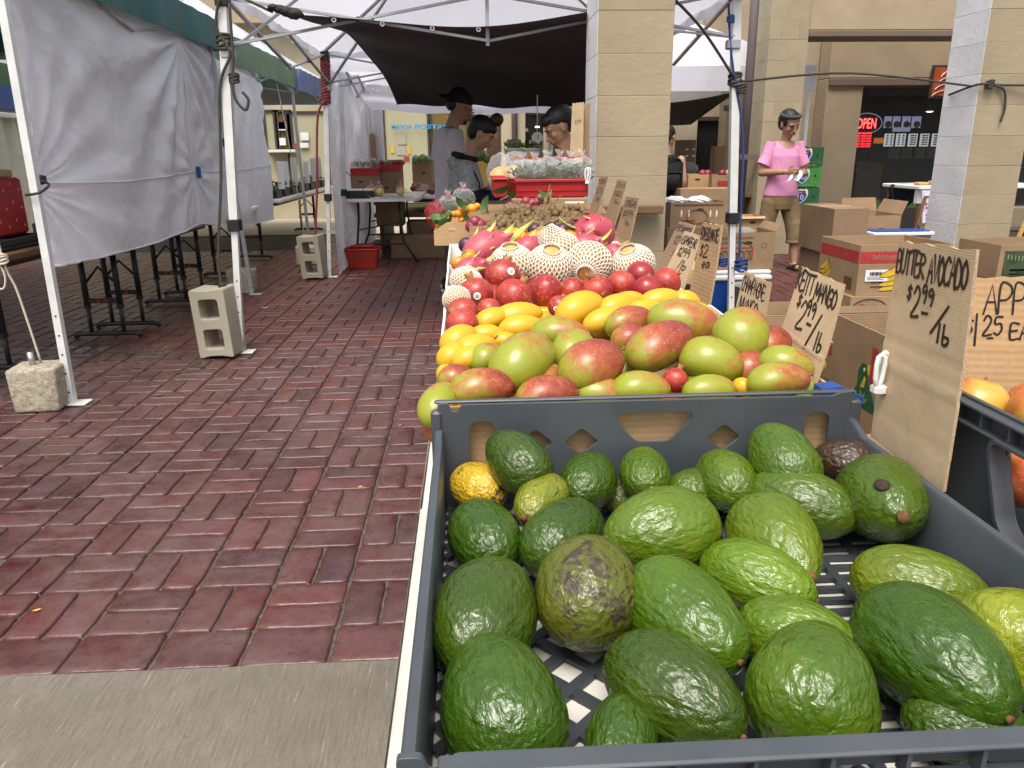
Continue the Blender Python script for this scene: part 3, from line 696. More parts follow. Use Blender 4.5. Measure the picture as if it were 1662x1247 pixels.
# menu panels
for i, (x0, x1) in enumerate([(1435, 1454), (1454, 1473), (1474, 1492), (1493, 1511), (1512, 1530)]):
    a, b = on(x0, 238, 12.5), on(x1-1, 217, 12.5)
    t_ = thing('menu_board', ['leftmost', 'second from left', 'middle', 'fourth from left', 'rightmost'][i]+' backlit white menu panel in the row inside the shop', 'menu board', (a.x, 12.5, a.z), 0, 'menu panels inside the shop')
    MB().box((a.x, 12.5, a.z), (b.x-.01, 12.53, b.z)).build('panel', M['menuwhite'], t_)
    for r_ in range(5):
        for c_ in range(2):
            zz = a.z+(b.z-a.z)*(.12+r_*.17); xx = a.x+(b.x-a.x)*(.12+c_*.45)
            MB().box((xx, 12.494, zz), (xx+(.055 if c_ == 0 and i > 1 else .03), 12.499, zz+.02)).build('print', M['printblack'], t_)
for i, (x0, x1) in enumerate([(1435, 1448), (1449, 1462), (1464, 1479), (1480, 1496)]):
    a, b = on(x0, 208, 12.6), on(x1, 189, 12.6)
    t_ = thing('menu_screen', ['leftmost', 'second from left', 'third from left', 'rightmost'][i]+' dim blue food screen above the white menu panels', 'screen', (a.x, 12.6, a.z), 0, 'food screens inside the shop')
    MB().box((a.x, 12.6, a.z), (b.x, 12.63, b.z)).build('panel', M['screen'], t_)
    MB().lathe([(0, 0), (.055, 0), (.05, .012), (0, .014)], ((a.x+b.x)/2, 12.59, a.z+(b.z-a.z)*.3), 14, M=Matrix.Rotation(pi/2, 4, 'X')).build('food_picture', M['photo_a'], t_)
a, b = on(1449, 214, 12.55), on(1478, 207, 12.55)
MB().box((a.x, 12.55, a.z), (b.x, 12.57, b.z)).build('screen', M['screen'], thing('menu_screen', 'narrow dim blue screen squeezed above the second menu panel', 'screen', (a.x, 12.55, a.z), 0, 'food screens inside the shop'))
for i, (x0, x1) in enumerate([(1441, 1461), (1462, 1481), (1484, 1503), (1504, 1522)]):
    a, b = on(x0, 257, 12.3), on(x1, 240, 12.3)
    t_ = thing('food_picture', ['leftmost', 'second from left', 'third from left', 'rightmost'][i]+' food photo print below the white menu panels', 'picture', (a.x, 12.3, a.z), 0, 'food photos inside the shop')
    MB().box((a.x, 12.3, a.z), (b.x, 12.32, b.z)).build('print', plain('print_sage', (.13, .17, .09), .5), t_)
    MB().ell(((a.x+b.x)/2, 12.295, (a.z+b.z)/2), (.075, .008, .05), 14, 8).build('dish', M['photo_a'], t_, True)
dl = thing('downlight', 'round ceiling lamp glowing inside the dark shop', 'lamp', on(1509, 181, 12.0))
pl = on(1509, 181, 12.0); MB().ell(pl, (.05, .05, .012), 16, 8).build('lens', M['lampglow'], dl, True)
MB().tube([(pl.x, pl.y, pl.z), (pl.x, pl.y, pl.z+.1)], .06, 14).build('housing', M['frame'], dl)
cp = thing('counter', 'brown wooden counter panel inside the shop window', 'counter', on(1412, 320, 11.2))
a, b = on(1383, 335, 11.2), on(1434, 262, 11.2); MB().cbox((a.x, 11.2, .03), (b.x, 11.6, b.z), .01).build('panel', plain('counter_brown', (.12, .085, .03), .5), cp)
orx = thing('poster', 'orange framed poster of a white swirl above the shop window', 'poster', on(1523, 135, 10.25))
a, b = on(1506, 160, 10.25), on(1545, 106, 10.25)
MB().box((a.x, 10.235, a.z), (b.x, 10.255, b.z)).build('frame', M['frame'], orx)
MB().box((a.x+.03, 10.225, a.z+.03), (b.x-.03, 10.233, b.z-.03)).build('print', plain('poster_orange', (.45, .07, .015), .5), orx)
for k in range(4):
    w_ = .17-.03*k; zz = a.z+.12+.075*k
    MB().tube([(a.x+.20+w_*cos(t*pi/10), 10.222, zz+.03*sin(t*pi/10*1.0)-.01*t) for t in range(11)], .014, 6, flat=.3).build('swirl', M['white'], orx, True)
# planter with grass under the window, easel sign, table with goods, blue chair
plt = thing('planter', 'low dark planter of green plants under the shop window', 'planter', on(1405, 345, 10.1))
a, b = on(1375, 352, 10.1), on(1455, 335, 10.1)
MB().box((a.x, 10.0, 0), (b.x+.3, 10.25, b.z-.02)).build('box', M['frame'], plt)
rp = random.Random(5); gm = MB()
for k in range(260):
    x = rp.uniform(a.x, b.x+.3); y = rp.uniform(10.02, 10.23); h = rp.uniform(.06, .16); dx = rp.uniform(-.05, .05); w_ = .006
    gm.add([(x-w_, y, b.z-.03), (x+w_, y, b.z-.03), (x+dx+w_*.7, y, b.z-.03+h*.7), (x+dx*1.6, y-.01, b.z-.03+h)], [(0, 1, 2, 3)])
g_ = gm.build('foliage', M['leafpale'], plt); g_['kind'] = 'stuff'
ch = thing('canvas_chair', 'dark blue canvas camping chair in front of the shop window', 'chair', on(1465, 355, 7.9))
a, b = on(1440, 352, 7.9), on(1497, 300, 7.9); cx_, w_ = (a.x+b.x)/2, (b.x-a.x)/2
def chb(u, v):
    s = (u-.5)*2; zt = b.z; zb = a.z+.02; sag = (1-s*s); z = zt-(zt-zb)*v*(sag**.45 if sag > 0 else 0)
    return (cx_+s*w_, 7.9+.16*sag*(.5+v), z)
MB().grid(chb, 22, 12).build('seat_sling', M['bluefab'], ch, True)
for s in (-1, 1):
    MB().tube([(cx_+s*w_*.3, 7.85, .02), (cx_-s*w_*.2, 8.1, .42), (cx_+s*w_, 7.9, b.z)], .010, 8).build('leg', M['blackmetal'], ch, True)
MB().tube([(cx_-w_, 7.9, b.z), (cx_, 7.97, b.z+.004), (cx_+w_, 7.9, b.z)], .010, 8).build('top_rail', M['blackmetal'], ch, True)
vt = thing('vendor_table', 'white edged table of papers and jars half behind the right column', 'table', on(1515, 340, 7.6))
a, b = on(1478, 308, 7.6), on(1640, 296, 7.6); zt = a.z+.04
MB().cbox((a.x, 7.45, zt-.035), (a.x+1.3, 8.15, zt), .006).build('top', M['white'], vt)
for (x, y) in ((a.x+.06, 7.52), (a.x+1.2, 7.52), (a.x+.06, 8.1), (a.x+1.2, 8.1)): MB().bar((x, y, 0), (x, y, zt-.036), .03).build('leg', M['wood'], vt)
MB().cbox((a.x+.02, 7.5, zt-.17), (a.x+.14, 7.56, zt-.037), .004).build('apron', M['white'], vt)
for i, (dx, c, w__, h__, lab) in enumerate([(.05, 'cardlight', .1, .03, 'flat tan packet on the left end of the vendor table'), (.19, 'cardlight', .1, .04, 'tan bread roll packet beside the first on the vendor table'),
        (.30, 'paper', .09, .09, 'small white paper box standing on the vendor table'), (.38, 'redcrate', .05, .07, 'small red jar on the vendor table'), (.46, 'paper', .12, .03, 'folded white paper beside the red jar on the vendor table')]):
    o = MB().cbox((a.x+dx, 7.55, zt+.001), (a.x+dx+w__, 7.66, zt+h__), .008).build('packet', M[c]); tag(o, lab, 'packet', 'goods on the vendor table')
esl = thing('menu_easel', 'white and pink printed menu board on a wooden easel beside the vendor table', 'sign', on(1508, 365, 7.3))
a, b = on(1497, 362, 7.3), on(1522, 310, 7.3)
MB().slab([(a.x, 7.3, a.z), (b.x, 7.3, a.z), (b.x, 7.38, b.z), (a.x, 7.38, b.z)], (0, .015, 0)).build('board', plain('menu_lilac', (.55, .52, .62), .6), esl)
for r_ in range(7):
    z = a.z+(b.z-a.z)*(.12+.11*r_); y = 7.3+.08*(z-a.z)/(b.z-a.z)-.004
    MB().box((a.x+.03, y-.002, z), (b.x-.04-.02*(r_ % 3), y, z+.018)).build('print', plain('print_pink', (.40, .08, .22), .6), esl)
MB().bar((a.x-.14, 7.25, 0), (a.x+.02, 7.34, b.z-.05), .022).build('leg', M['wood'], esl); MB().bar((b.x+.1, 7.28, 0), (b.x-.02, 7.34, b.z-.05), .022).build('leg', M['wood'], esl)
MB().bar((a.x-.05, 7.28, a.z-.02), (b.x+.05, 7.28, a.z-.02), .025).build('ledge', M['wood'], esl)
# wall behind the right stalls
bw = thing('rear_shop', 'brown-windowed shop wall behind the right-hand stalls', 'building', (3, 12.5, 0))
a, b = on(1127, 300, 12.4), on(1200, 190, 12.4)
bx('wall', (1.2, 12.4, 0), (a.x, 12.7, 4.4), M['cream'], bw)
bx('wall', (a.x+.002, 12.45, b.z), (5, 12.7, 4.4), M['tanwall'], bw)
MB().box((a.x, 12.5, 0), (4.9, 12.55, b.z-.002)).build('pane', M['glassdark'], bw)
MB().box((a.x+.002, 12.44, b.z-.05), (4.9, 12.49, b.z-.003)).build('window_frame', M['frame'], bw)
c_, d_ = on(1172, 203, 12.42), on(1188, 196, 12.42); MB().box((c_.x, 12.47, c_.z), (d_.x, 12.49, d_.z)).build('notice', M['paper'], bw)
# ------------------------------------------------------------------ back facade with the post office
fac = thing('post_office_building', 'cream building with lettered windows across the back of the market', 'building', (-1, 14.2, 0))
FY = 14.0
def win(x0, y0, x1, y1, mat, lab=None, frame='frame', fr=.05, zb=None):
    a, b = on(x0, y1, FY), on(x1, y0, FY); z0 = a.z if zb is None else zb
    w_ = MB().box((a.x, FY-.02, z0), (b.x, FY-.012, b.z)).build('window', mat, fac)
    f_ = MB(); f_.box((a.x-fr, FY-.05, z0-fr), (a.x, FY-.002, b.z+fr)).box((b.x, FY-.05, z0-fr), (b.x+fr, FY-.002, b.z+fr)).box((a.x, FY-.05, b.z), (b.x, FY-.002, b.z+fr)).box((a.x, FY-.05, z0-fr), (b.x, FY-.002, z0))
    f_.build('frame', M[frame], w_); return w_, Vector((a.x, 0, z0)), Vector((b.x, 0, b.z))
bx('wall', (-14, FY, 0), (1.196, FY+.3, 4.6), M['cream'], fac)
bx('parapet', (-14, FY-.35, 3.1), (1.19, FY-.003, 3.5), M['tanwall'], fac)
w1, A1, B1 = win(632, 172, 697, 330, M['glasspale'], fr=.03, zb=.25)
w2, A2, B2 = win(702, 172, 762, 330, M['glassamber'], fr=.04, zb=.25)
w3, A3, B3 = win(765, 178, 806, 330, M['glassamber'], fr=.06, zb=.05)
w4, A4, B4 = win(853, 186, 930, 330, M['glassdark'], fr=.06, zb=.3)
# lettering
a, b = on(636, 210, FY-.06), on(676, 202, FY-.06)
text_on('lettering', 'MANOA', a, (1, 0, 0), (0, 0, 1), b.z-a.z, M['signblue'], fac, on(669, 210, FY-.06).x-a.x, bold=.03, off=.03)
a2 = on(674, 210, FY-.06); text_on('lettering', 'POSTAL', a2, (1, 0, 0), (0, 0, 1), b.z-a.z, M['signblue'], fac, .56, bold=.03, off=.03)
for (x0, y0, x1, y1, mt) in [(646, 218, 659, 235, 'paper'), (644, 237, 658, 252, 'paper'), (662, 236, 666, 250, 'printyellow'), (634, 237, 639, 249, 'printyellow'), (656, 254, 664, 262, 'printred'), (706, 215, 724, 250, 'paper')]:
    c_, d_ = on(x0, y1, FY-.04), on(x1, y0, FY-.04)
    MB().box((c_.x, FY-.034, c_.z), (d_.x, FY-.026, d_.z)).build('notice', m_fruit('notice_'+mt, (.30, .27, .2), (.42, .4, .32), (.1, .1, .1), .7, 30) if mt == 'paper' else M[mt], fac)
# pilaster and pipe
a, b = on(815, 330, FY-.2), on(852, 150, FY-.2); bx('pilaster', (a.x, FY-.28, 0), (b.x, FY-.003, 4.6), M['cream'], fac)
c_ = on(835, 200, FY-.35); MB().tube([(c_.x, FY-.35, 0), (c_.x, FY-.35, 4.4)], .05, 12).build('downpipe', M['pipe'], fac, True)
# left part of the facade: pale windows with dark posts and notices
for (x0, x1, y0, y1, mt) in [(452, 470, 182, 243, 'glassamber'), (436, 449, 182, 243, 'glasspale'), (476, 526, 184, 300, 'glasspale')]: win(x0, y0, x1, y1, M[mt], fr=.035)
for (x0, y0, x1, y1, mt) in [(452, 190, 463, 210, 'printbrown'), (452, 198, 464, 212, 'paper'), (454, 224, 463, 236, 'paper'), (488, 215, 500, 228, 'paper'), (486, 232, 500, 240, 'paper'), (476, 233, 482, 240, 'printred')]:
    c_, d_ = on(x0, y1, FY-.07), on(x1, y0, FY-.07); MB().box((c_.x, FY-.064, c_.z), (d_.x, FY-.056, d_.z)).build('notice', M[mt], fac)
a, b = on(437, 248, FY-.1), on(480, 243, FY-.1); MB().cbox((a.x, FY-.2, a.z), (b.x, FY-.052, b.z), .006).build('ledge', M['white'], fac)
# pendant lamp and scale behind the glass of the dark window
pd = thing('pendant_lamp', 'small white pendant lamp hanging before the dark back window', 'lamp', on(872, 205, 12.8))
q = on(872, 207, 12.8); MB().tube([(q.x, q.y, q.z), (q.x, q.y, q.z+.22)], .006, 6).build('cord', M['white'], pd); MB().lathe([(.005, .05), (.02, .04), (.035, 0), (.03, -.004), (0, -.004)], q, 14).build('shade', M['lampglow'], pd, True)
# left building seen past the teal tent
lb = thing('side_building', 'pale corrugated wall seen past the left edge of the teal tent', 'building', (-6.5, 8, 0))
mb = MB(); mb.grid(lambda u, v: (-6.2+.03*sin(u*150), 4+8*u, 3.2*v), 320, 2); mb.build('corrugated_wall', plain('corrugated_white', (.60, .60, .54), .5, .1), lb)
bx('trim', (-6.15, 4, 1.60), (-6.05, 12, 1.66), M['white'], lb)
bx('blue_panel', (-6.15, 4, 1.70), (-6.08, 12, 2.2), M['blueplastic'], lb)
bx('dark_opening', (-6.16, 7.0, .5), (-6.10, 8.4, 1.4), M['frame'], lb)
# ------------------------------------------------------------------ tents
def post(parent, base, top, mat, w=.042, clamp=.735, foot=True, name='post'):
    base, top = Vector(base), Vector(top); d = (top-base)
    at = lambda z: base + d*((z-base.z)/d.z)
    p = MB(); p.bar(at(clamp), top, w, up=(0, 1, 0)); o = p.build(name, mat, parent)
    MB().bar(base+d*(.004/d.length), at(clamp), w*.74, up=(0, 1, 0)).build('lower_leg', mat, o)
    if foot:
        MB().cbox((base.x-.02, base.y-.045, .0015), (base.x+.075, base.y+.045, .007), .002).build('foot_plate', mat, o)
        for k in range(5):
            q = at(.06+.09*k); MB().tube([(q.x, q.y-w*.385, q.z), (q.x, q.y-w*.36, q.z)], .005, 8).build('pin_hole', M['black'], o)
    q = at(clamp); MB().cbox((q.x-w*.72, q.y-w*.72, q.z-.035), (q.x+w*.72, q.y+w*.72, q.z+.03), .004).build('clamp', M['black'], o)
    return o
def canopy(root, x0, x1, y0, y1, ze, zp, roofm, valm, vh=.22, sag=.05, name='roof', thick=None):
    cx, cy = (x0+x1)/2, (y0+y1)/2; c = Vector((cx, cy, zp))
    P = [Vector((x0, y0, ze)), Vector((x1, y0, ze)), Vector((x1, y1, ze)), Vector((x0, y1, ze))]
    for k in range(4):
        a, b = P[k], P[(k+1) % 4]
        def fn(u, v, a=a, b=b):
            e = a.lerp(b, u); p = e.lerp(c, v); p = p.copy()
            s = sin(pi*v)*sag*(.7+.6*sin(pi*u)); p.z -= s; p.z += .008*sin(u*21+v*9)*(1-v)*sin(pi*u); return p
        MB().grid(fn, 16, 12).build('roof_panel', roofm, root, True)
        if vh:
            n = (b-a).cross(Vector((0, 0, 1))).normalized()
            def fv(u, v, a=a, b=b, n=n):
                e = a.lerp(b, u); return e+Vector((0, 0, -vh*v+.004))+n*(.004+.012*v*sin(u*26+a.x)+.008*sin(u*57))
            MB().grid(fv, 40, 4).build('valance', valm, root, True)
def truss(root, p, q, drop, mat, n=2, w=.022):
    p, q = Vector(p), Vector(q)
    for k in range(n):
        a, b = p.lerp(q, k/n), p.lerp(q, (k+1)/n); dn = Vector((0, 0, -drop)); off = (q-p).cross(Vector((0, 0, 1))).normalized()*.012
        MB().bar(a+off, b+dn+off, w, w*.6).build('truss_bar', mat, root); MB().bar(a+dn-off, b-off, w, w*.6).build('truss_bar', mat, root)
        m = (a+b+dn)/2; MB().tube([m-off*1.6, m+off*1.6], .014, 8).build('pivot', M['black'], root)
t1 = thing('market_tent', 'white pop-up tent with scissor frame over the middle of the aisle', 'tent', (.1, 5.9, 0))
TB, TC, TD, TE = Vector((-1.354, 4.461, 0)), Vector((-1.316, 7.265, 0)), Vector((1.612, 4.62, 0)), Vector((1.6, 7.4, 0))
tB, tC, tD, tE = Vector((-1.254, 4.50, 1.90)), Vector((-1.205, 7.265, 1.93)), Vector((1.505, 4.62, 1.95)), Vector((1.52, 7.4, 1.93))
pB = post(t1, TB, tB, M['pole'], .046); pC = post(t1, TC, tC, M['pole'], .044, .728); pD = post(t1, TD, tD, M['pole'], .046, .72); post(t1, TE, tE, M['pole'])
canopy(t1, -1.27, 1.53, 4.50, 7.40, 1.965, 2.75, M['canopy'], M['canopy'], .06, .03)
for a, b in ((tB, tD), (tB, tC), (tC, tE), (tD, tE)): truss(t1, a-Vector((0, 0, .005)), b-Vector((0, 0, .005)), .23, M['polegrey'])
mid = (tB+tD)/2; MB().bar(mid-Vector((0, 0, .26)), mid+Vector((0, 0, .03)), .02).build('centre_strut', M['polegrey'], t1)
pk = Vector((.13, 5.95, 2.72))
for a in (tB, tC, tD, tE): MB().bar(a+Vector((0, 0, .02)), pk, .022, .016).build('rafter', M['polegrey'], t1)
for s, e in ((tB, pk), (tC, pk)):
    m1 = s.lerp(e, .5); MB().bar(m1, s-Vector((0, 0, .27)), .02, .014).build('brace', M['polegrey'], t1)
for q in (tB, tC, tD): MB().cbox((q.x-.035, q.y-.035, q.z-.05), (q.x+.035, q.y+.035, q.z+.02), .006).build('corner_joint', M['black'], t1)
for q in (tB, tC, tD): MB().cbox((q.x-.034, q.y-.034, q.z-.30), (q.x+.034, q.y+.034, q.z-.25), .005).build('slider', M['polegrey'], t1)
# dark tarp
tp = thing('tarp', 'sagging dark tarp slung under the white tent', 'tarp', (.2, 5.6, 1.6))
def tarpf(u, v):
    xl = -.90+.30*v**.8+.22*sin(pi*v)*0; xr = .645+.46*v; x = xl+(xr-xl)*u; y = 4.40+2.75*v
    y += .10*sin(pi*u)*(1-v)
    z = 1.80-.05*v-.245*v**3.5-.04*sin(pi*u)*(1-v*.4)+.010*sin(u*19+v*7)*v+.012*sin(u*7-v*13)
    e = (1-u)**8; z += .07*e*sin(pi*v); x += .0
    return (x, y, z)
MB().grid(tarpf, 60, 40).build('sheet', M['tarp'], tp, True)
for u in (.14, .30, .47, .63):
    p = Vector(tarpf(u, .005)); MB().lathe([(.006, .0), (.013, .0), (.013, .003), (.006, .003)], (p.x, p.y-.002, p.z-.012), 12, M=Matrix.Rotation(pi/2, 4, 'X')).build('eyelet', M['steel'], tp)
p0 = Vector(tarpf(0, 0)); knot = MB()
for k in range(4): knot.ell(p0+Vector((-.035*k+.03, -.01, .010*k)), (.045-.006*k, .02, .026-.003*k), 16, 12, fn=lambda p: 1+.35*noise.noise(p*2.7+Vector((k*3, 0, 0))))
knot.build('bunched_corner', M['tarp'], tp, True)
MB().tube([p0+Vector((-.08, 0, .01)), p0+Vector((-.22, .02, .075)), tB+Vector((.03, 0, .0))], .007, 7).build('tie_cord', M['rope'], tp, True)
t2_ = thing('tarp', 'pale grey tarp hanging behind the dark one near the back stalls', 'tarp', (0, 8.2, 1.5))
MB().grid(lambda u, v: (-.95+2.5*u, 7.45+1.6*v, 1.62-.10*sin(pi*v)-.05*sin(pi*u)+.008*sin(u*23)), 30, 16).build('sheet', M['canopy'], t2_, True)
# second white tent behind
t6 = thing('market_tent', 'white tent behind the first one with its side wall down', 'tent', (.1, 9, 0))
canopy(t6, -1.25, 1.5, 7.6, 10.5, 1.93, 2.7, M['canopy'], M['canopy'], .12, .03)
post(t6, (-1.27, 7.95, 0), (-1.17, 7.9, 1.92), M['pole']); post(t6, (-1.25, 10.45, 0), (-1.22, 10.45, 1.92), M['pole']); post(t6, (1.48, 10.45, 0), (1.48, 10.45, 1.92), M['pole'])
truss(t6, (-1.17, 7.9, 1.92), (-1.22, 10.45, 1.92), .22, M['polegrey']); truss(t6, (-1.17, 7.7, 1.92), (1.5, 7.7, 1.92), .22, M['polegrey'])
# teal, green and blue tents along the left
t2 = thing('market_tent', 'teal canopy tent over the near left stall', 'tent', (-3.4, 5, 0))
canopy(t2, -4.86, -1.88, 3.50, 6.58, 2.085, 3.0, M['teal'], M['teal'], .215)
pA = post(t2, (-1.884, 3.55, 0), (-1.864, 3.55, 2.07), M['pole'], .044, clamp=1.95, foot=True)
post(t2, (-1.80, 6.40, 0), (-1.95, 6.5, 2.06), M['polegrey'], .036, clamp=1.2); post(t2, (-4.8, 3.56, 0), (-4.8, 3.56, 2.06), M['pole'])
truss(t2, (-1.93, 3.56, 2.03), (-1.95, 6.5, 2.03), .22, M['polegrey']); truss(t2, (-4.8, 3.6, 2.03), (-1.9, 3.6, 2.03), .22, M['polegrey']); truss(t2, (-4.8, 6.5, 2.03), (-1.95, 6.5, 2.03), .22, M['polegrey'])
t3 = thing('market_tent', 'tent with a green valance and pale roof over the middle left stall', 'tent', (-3.4, 8, 0))
canopy(t3, -4.9, -1.95, 6.62, 9.62, 2.06, 3.0, M['palecanopy'], M['green'], .24)
post(t3, (-1.95, 9.6, 0), (-2.0, 9.58, 2.05), M['polegrey'], .04, clamp=1.9); truss(t3, (-4.9, 9.55, 2.0), (-2.0, 9.55, 2.0), .22, M['polegrey'])
truss(t3, (-1.99, 6.7, 2.0), (-2.0, 9.55, 2.0), .22, M['polegrey'])
t4 = thing('market_tent', 'tent with a blue valance and pale blue roof at the far left', 'tent', (-3.4, 11, 0))
canopy(t4, -5.0, -1.92, 9.68, 12.5, 2.04, 3.05, M['palecanopy'], M['blue'], .24)
truss(t4, (-5, 12.4, 2.0), (-1.95, 12.4, 2.0), .22, M['polegrey']); truss(t4, (-1.98, 9.7, 2.0), (-1.98, 12.4, 2.0), .22, M['polegrey'])
post(t4, (-1.95, 12.4, 0), (-1.95, 12.4, 2.0), M['polegrey'])
MB().grid(lambda u, v: (-4.8+2.8*u, 9.75+2.6*v, 1.84-.03*sin(pi*u)), 6, 6).build('shade_cloth', M['greycanopy'], t4, True)
# right white tent
t5 = thing('market_tent', 'bright white tent over the stalls behind the tan column', 'tent', (3, 10, 0))
ra = pY(1325, 107, 9.0)
canopy(t5, ra.x-3.0, ra.x, 9.0, 12.0, ra.z, ra.z+.85, M['canopy'], M['canopy'], .26, .02)
post(t5, (ra.x-.04, 9.04, 0), (ra.x-.04, 9.04, ra.z-.02), M['pole'], .04, clamp=1.1); post(t5, (ra.x-2.96, 9.04, 0), (ra.x-2.96, 9.04, ra.z-.02), M['pole'], .04)
MB().grid(lambda u, v: (ra.x-3.0+2.1*u, 8.9+1.8*v, 1.62-.20*v+.10*(2*u-1)**2*(1-v)-.03*sin(pi*u)), 24, 12).build('shade_cloth', M['tarp'], t5, True)
q = pY(1195, 118, 8.0)
MB().grid(lambda u, v: (1.2+.75*u, 8.6+.4*v, ra.z-.06-.03*u-.20*v*(1-u)), 14, 8).build('loose_flap', M['canopy'], t5, True)
tg = MB(); tg.box((ra.x-.24, 8.985, ra.z-.17), (ra.x-.16, 8.988, ra.z-.12)); tg.build('printed_mark', M['printblack'], t5)
# ------------------------------------------------------------------ curtains
def cloth(name, label, y0, y1, zt0, zt1, zb0, zb1, X, pins, seamz, edge0=None, amp=1.0, seed=1, nu=110, nv=90, flatR=False, flatL=False, skew=0.0):
    root = thing(name, label, 'curtain', (X, (y0+y1)/2, zb0))
    def base(u, v):
        zt = zt0+(zt1-zt0)*u; zb = zb0+(zb1-zb0)*u-.035*sin(pi*u); z = zt+(zb-zt)*v
        y = y0+(y1-y0)*u
        if edge0: y += edge0(z)*(1-u)**3
        return y, z
    def fn(u, v):
        y, z = base(u, v); x = X
        for (py, pz_, n, a, fall) in pins:
            dy, dz = y-py, z-pz_; r = sqrt(dy*dy+dz*dz)+1e-4; th = atan2(dz, dy)
            x += amp*a*sin(n*th+seed)*min(1, r/.25)*exp(-r/fall)
        x += amp*.006*noise.noise(Vector((y*15+z*9, z*15-y*4, seed+9)))
        x += amp*(.012*sin(u*17+seed)*v + .02*noise.noise(Vector((y*1.7, z*1.7, seed)))+.008*noise.noise(Vector((y*6, z*6, seed+4))))
        e = 1.0
        if flatR: e *= min(1, (1-u)/.10)
        if flatL: e *= min(1, u/.10)
        x = X+(x-X)*(.12+.88*e)*.8-skew*u
        return (x, y, z)
    MB().grid(fn, nu, nv).build('cloth', M['curtain'], root, True)
    if seamz:
        vv = lambda u: min(1, max(0, ((zt0+(zt1-zt0)*u)-seamz)/((zt0+(zt1-zt0)*u)-(zb0+(zb1-zb0)*u))))
        MB().tube([Vector(fn(k/40, vv(k/40)))+Vector((.004, 0, 0)) for k in range(41)], .004, 5).build('seam', M['curtain'], root, True)
    MB().tube([Vector(fn(k/50, 1)) for k in range(51)], .006, 5).build('hem', M['curtain'], root, True)
    return root, fn
cl1, f1 = cloth('side_curtain', 'large white cloth curtain hanging from the teal tent, tied to the near post', 3.66, 5.76, 1.97, 1.95, .63, .635, -1.925,
    [(5.8, 1.86, 17, .042, 1.3), (3.62, .98, 19, .032, .8), (3.6, 2.05, 15, .026, .9), (5.8, .99, 15, .014, .5)], 1.0, lambda z: .07*((z-.98)/1.0)**2 if z > .98 else -.05*((z-.98)/.35)**2, flatR=True)
cl2, f2 = cloth('side_curtain', 'second white cloth curtain hanging behind the near white post', 5.772, 8.25, 1.95, 1.86, .635, .46, -1.93,
    [(5.75, 1.9, 19, .04, 1.1), (7.9, 1.8, 13, .03, .9), (5.75, .99, 15, .014, .5)], 1.0, None, 1.0, 4, flatL=True, skew=.09)
cl3, f3 = cloth('side_curtain', 'white cloth side wall behind the post with the red rope', 7.34, 10.4, 1.92, 1.86, .02, .02, -1.24,
    [(7.3, 1.9, 15, .05, 1.2), (10.4, 1.8, 13, .05, 1.0), (8.6, 1.9, 15, .05, .8)], None, None, 1.1, 2)
cl4 = thing('side_curtain', 'white cloth sheet hanging crosswise behind the tied back post', 'curtain', (-1.0, 9.7, .6))
MB().grid(lambda u, v: (-1.2+.21*u, 9.72+.04*sin(u*24)+.03*sin(u*9+v*2), 1.86-.95*v-.06*u), 60, 24).build('cloth', M['curtain'], cl4, True)
# ties and ropes
def ropeobj(name, label, pts, r, mat, knots=(), parent=None, cat='rope'):
    root = thing(name, label, cat, pts[0]); P_ = [Vector(p) for p in pts]; Q_ = []
    for i in range(len(P_)-1):
        a_, b_, c_, d_ = P_[max(i-1, 0)], P_[i], P_[i+1], P_[min(i+2, len(P_)-1)]
        for k in range(6):
            t = k/6; Q_.append(.5*((2*b_)+(c_-a_)*t+(2*a_-5*b_+4*c_-d_)*t*t+(3*b_-a_-3*c_+d_)*t**3))
    Q_.append(P_[-1]); MB().tube(Q_, r, 7).build('cord', mat, root, True)
    for (p, s) in knots:
        kb = MB(); p = Vector(p)
        for k in range(4): kb.tube([p+Vector((s*cos(w*pi/6+k)*1.0, s*sin(w*pi/6+k)*.9, s*.45*(k-1.5)+s*.35*sin(w*pi/6+2*k))) for w in range(13)], r*1.05, 6)
        kb.build('knot', mat, root, True)
    return root
tA = Vector((-1.874, 3.55, .985))
ropeobj('tie', 'dark elastic tie holding the curtain to the near left post', [tA+Vector((-.03, -.03, -.03)), tA+Vector((.03, -.03, -.02)), tA+Vector((.035, .05, .01)), tA+Vector((-.03, .09, .03))], .006, M['blackmetal'], [((tA.x-.02, tA.y+.1, tA.z+.03), .016)], cat='tie')
cpb = tag(MB().cbox((-1.92, 5.76, .95), (-1.895, 5.80, 1.03), .005).build('clip', M['blueplastic']), 'small blue clip joining the two curtain panels', 'clip')
ropeobj('rope', 'thin white rope hanging beside the near left post', [(-2.03, 3.35, 2.0), (-2.00, 3.38, 1.3), (-1.985, 3.4, .72), (-1.96, 3.42, .55), (-1.93, 3.44, .23)], .005, M['ropewhite'], [((-1.985, 3.4, .70), .02)])
lp = MB(); lp.tube([(-1.985, 3.4, .68)]+[(-2.01-.025*sin(t*pi/8), 3.395, .68-.055*(1-cos(t*pi/8))+.0) for t in range(1, 17)], .0045, 6)
lpo = lp.build('rope_loop', M['ropewhite'], None, True); tag(lpo, 'loose loop of white rope beside the wooden table end', 'rope')
q = lambda z: TB+(tB-TB)*(z/1.9)
ropeobj('rope', 'dark olive rope wound round the near white post above the cinder block', [q(1.88)+Vector((.0, -.05, 0)), q(1.75)+Vector((-.03, -.03, 0)), q(1.62)+Vector((.035, -.04, 0)), q(1.45)+Vector((-.028, -.035, 0)), q(1.0)+Vector((-.05, -.03, 0)), (-1.40, 4.41, .6), (-1.405, 4.39, .37), (-1.41, 4.40, .28)], .008, M['rope'], [(q(1.68), .036), (q(1.50)+Vector((.045, -.02, 0)), .022), ((-1.40, 4.40, .40), .016)])
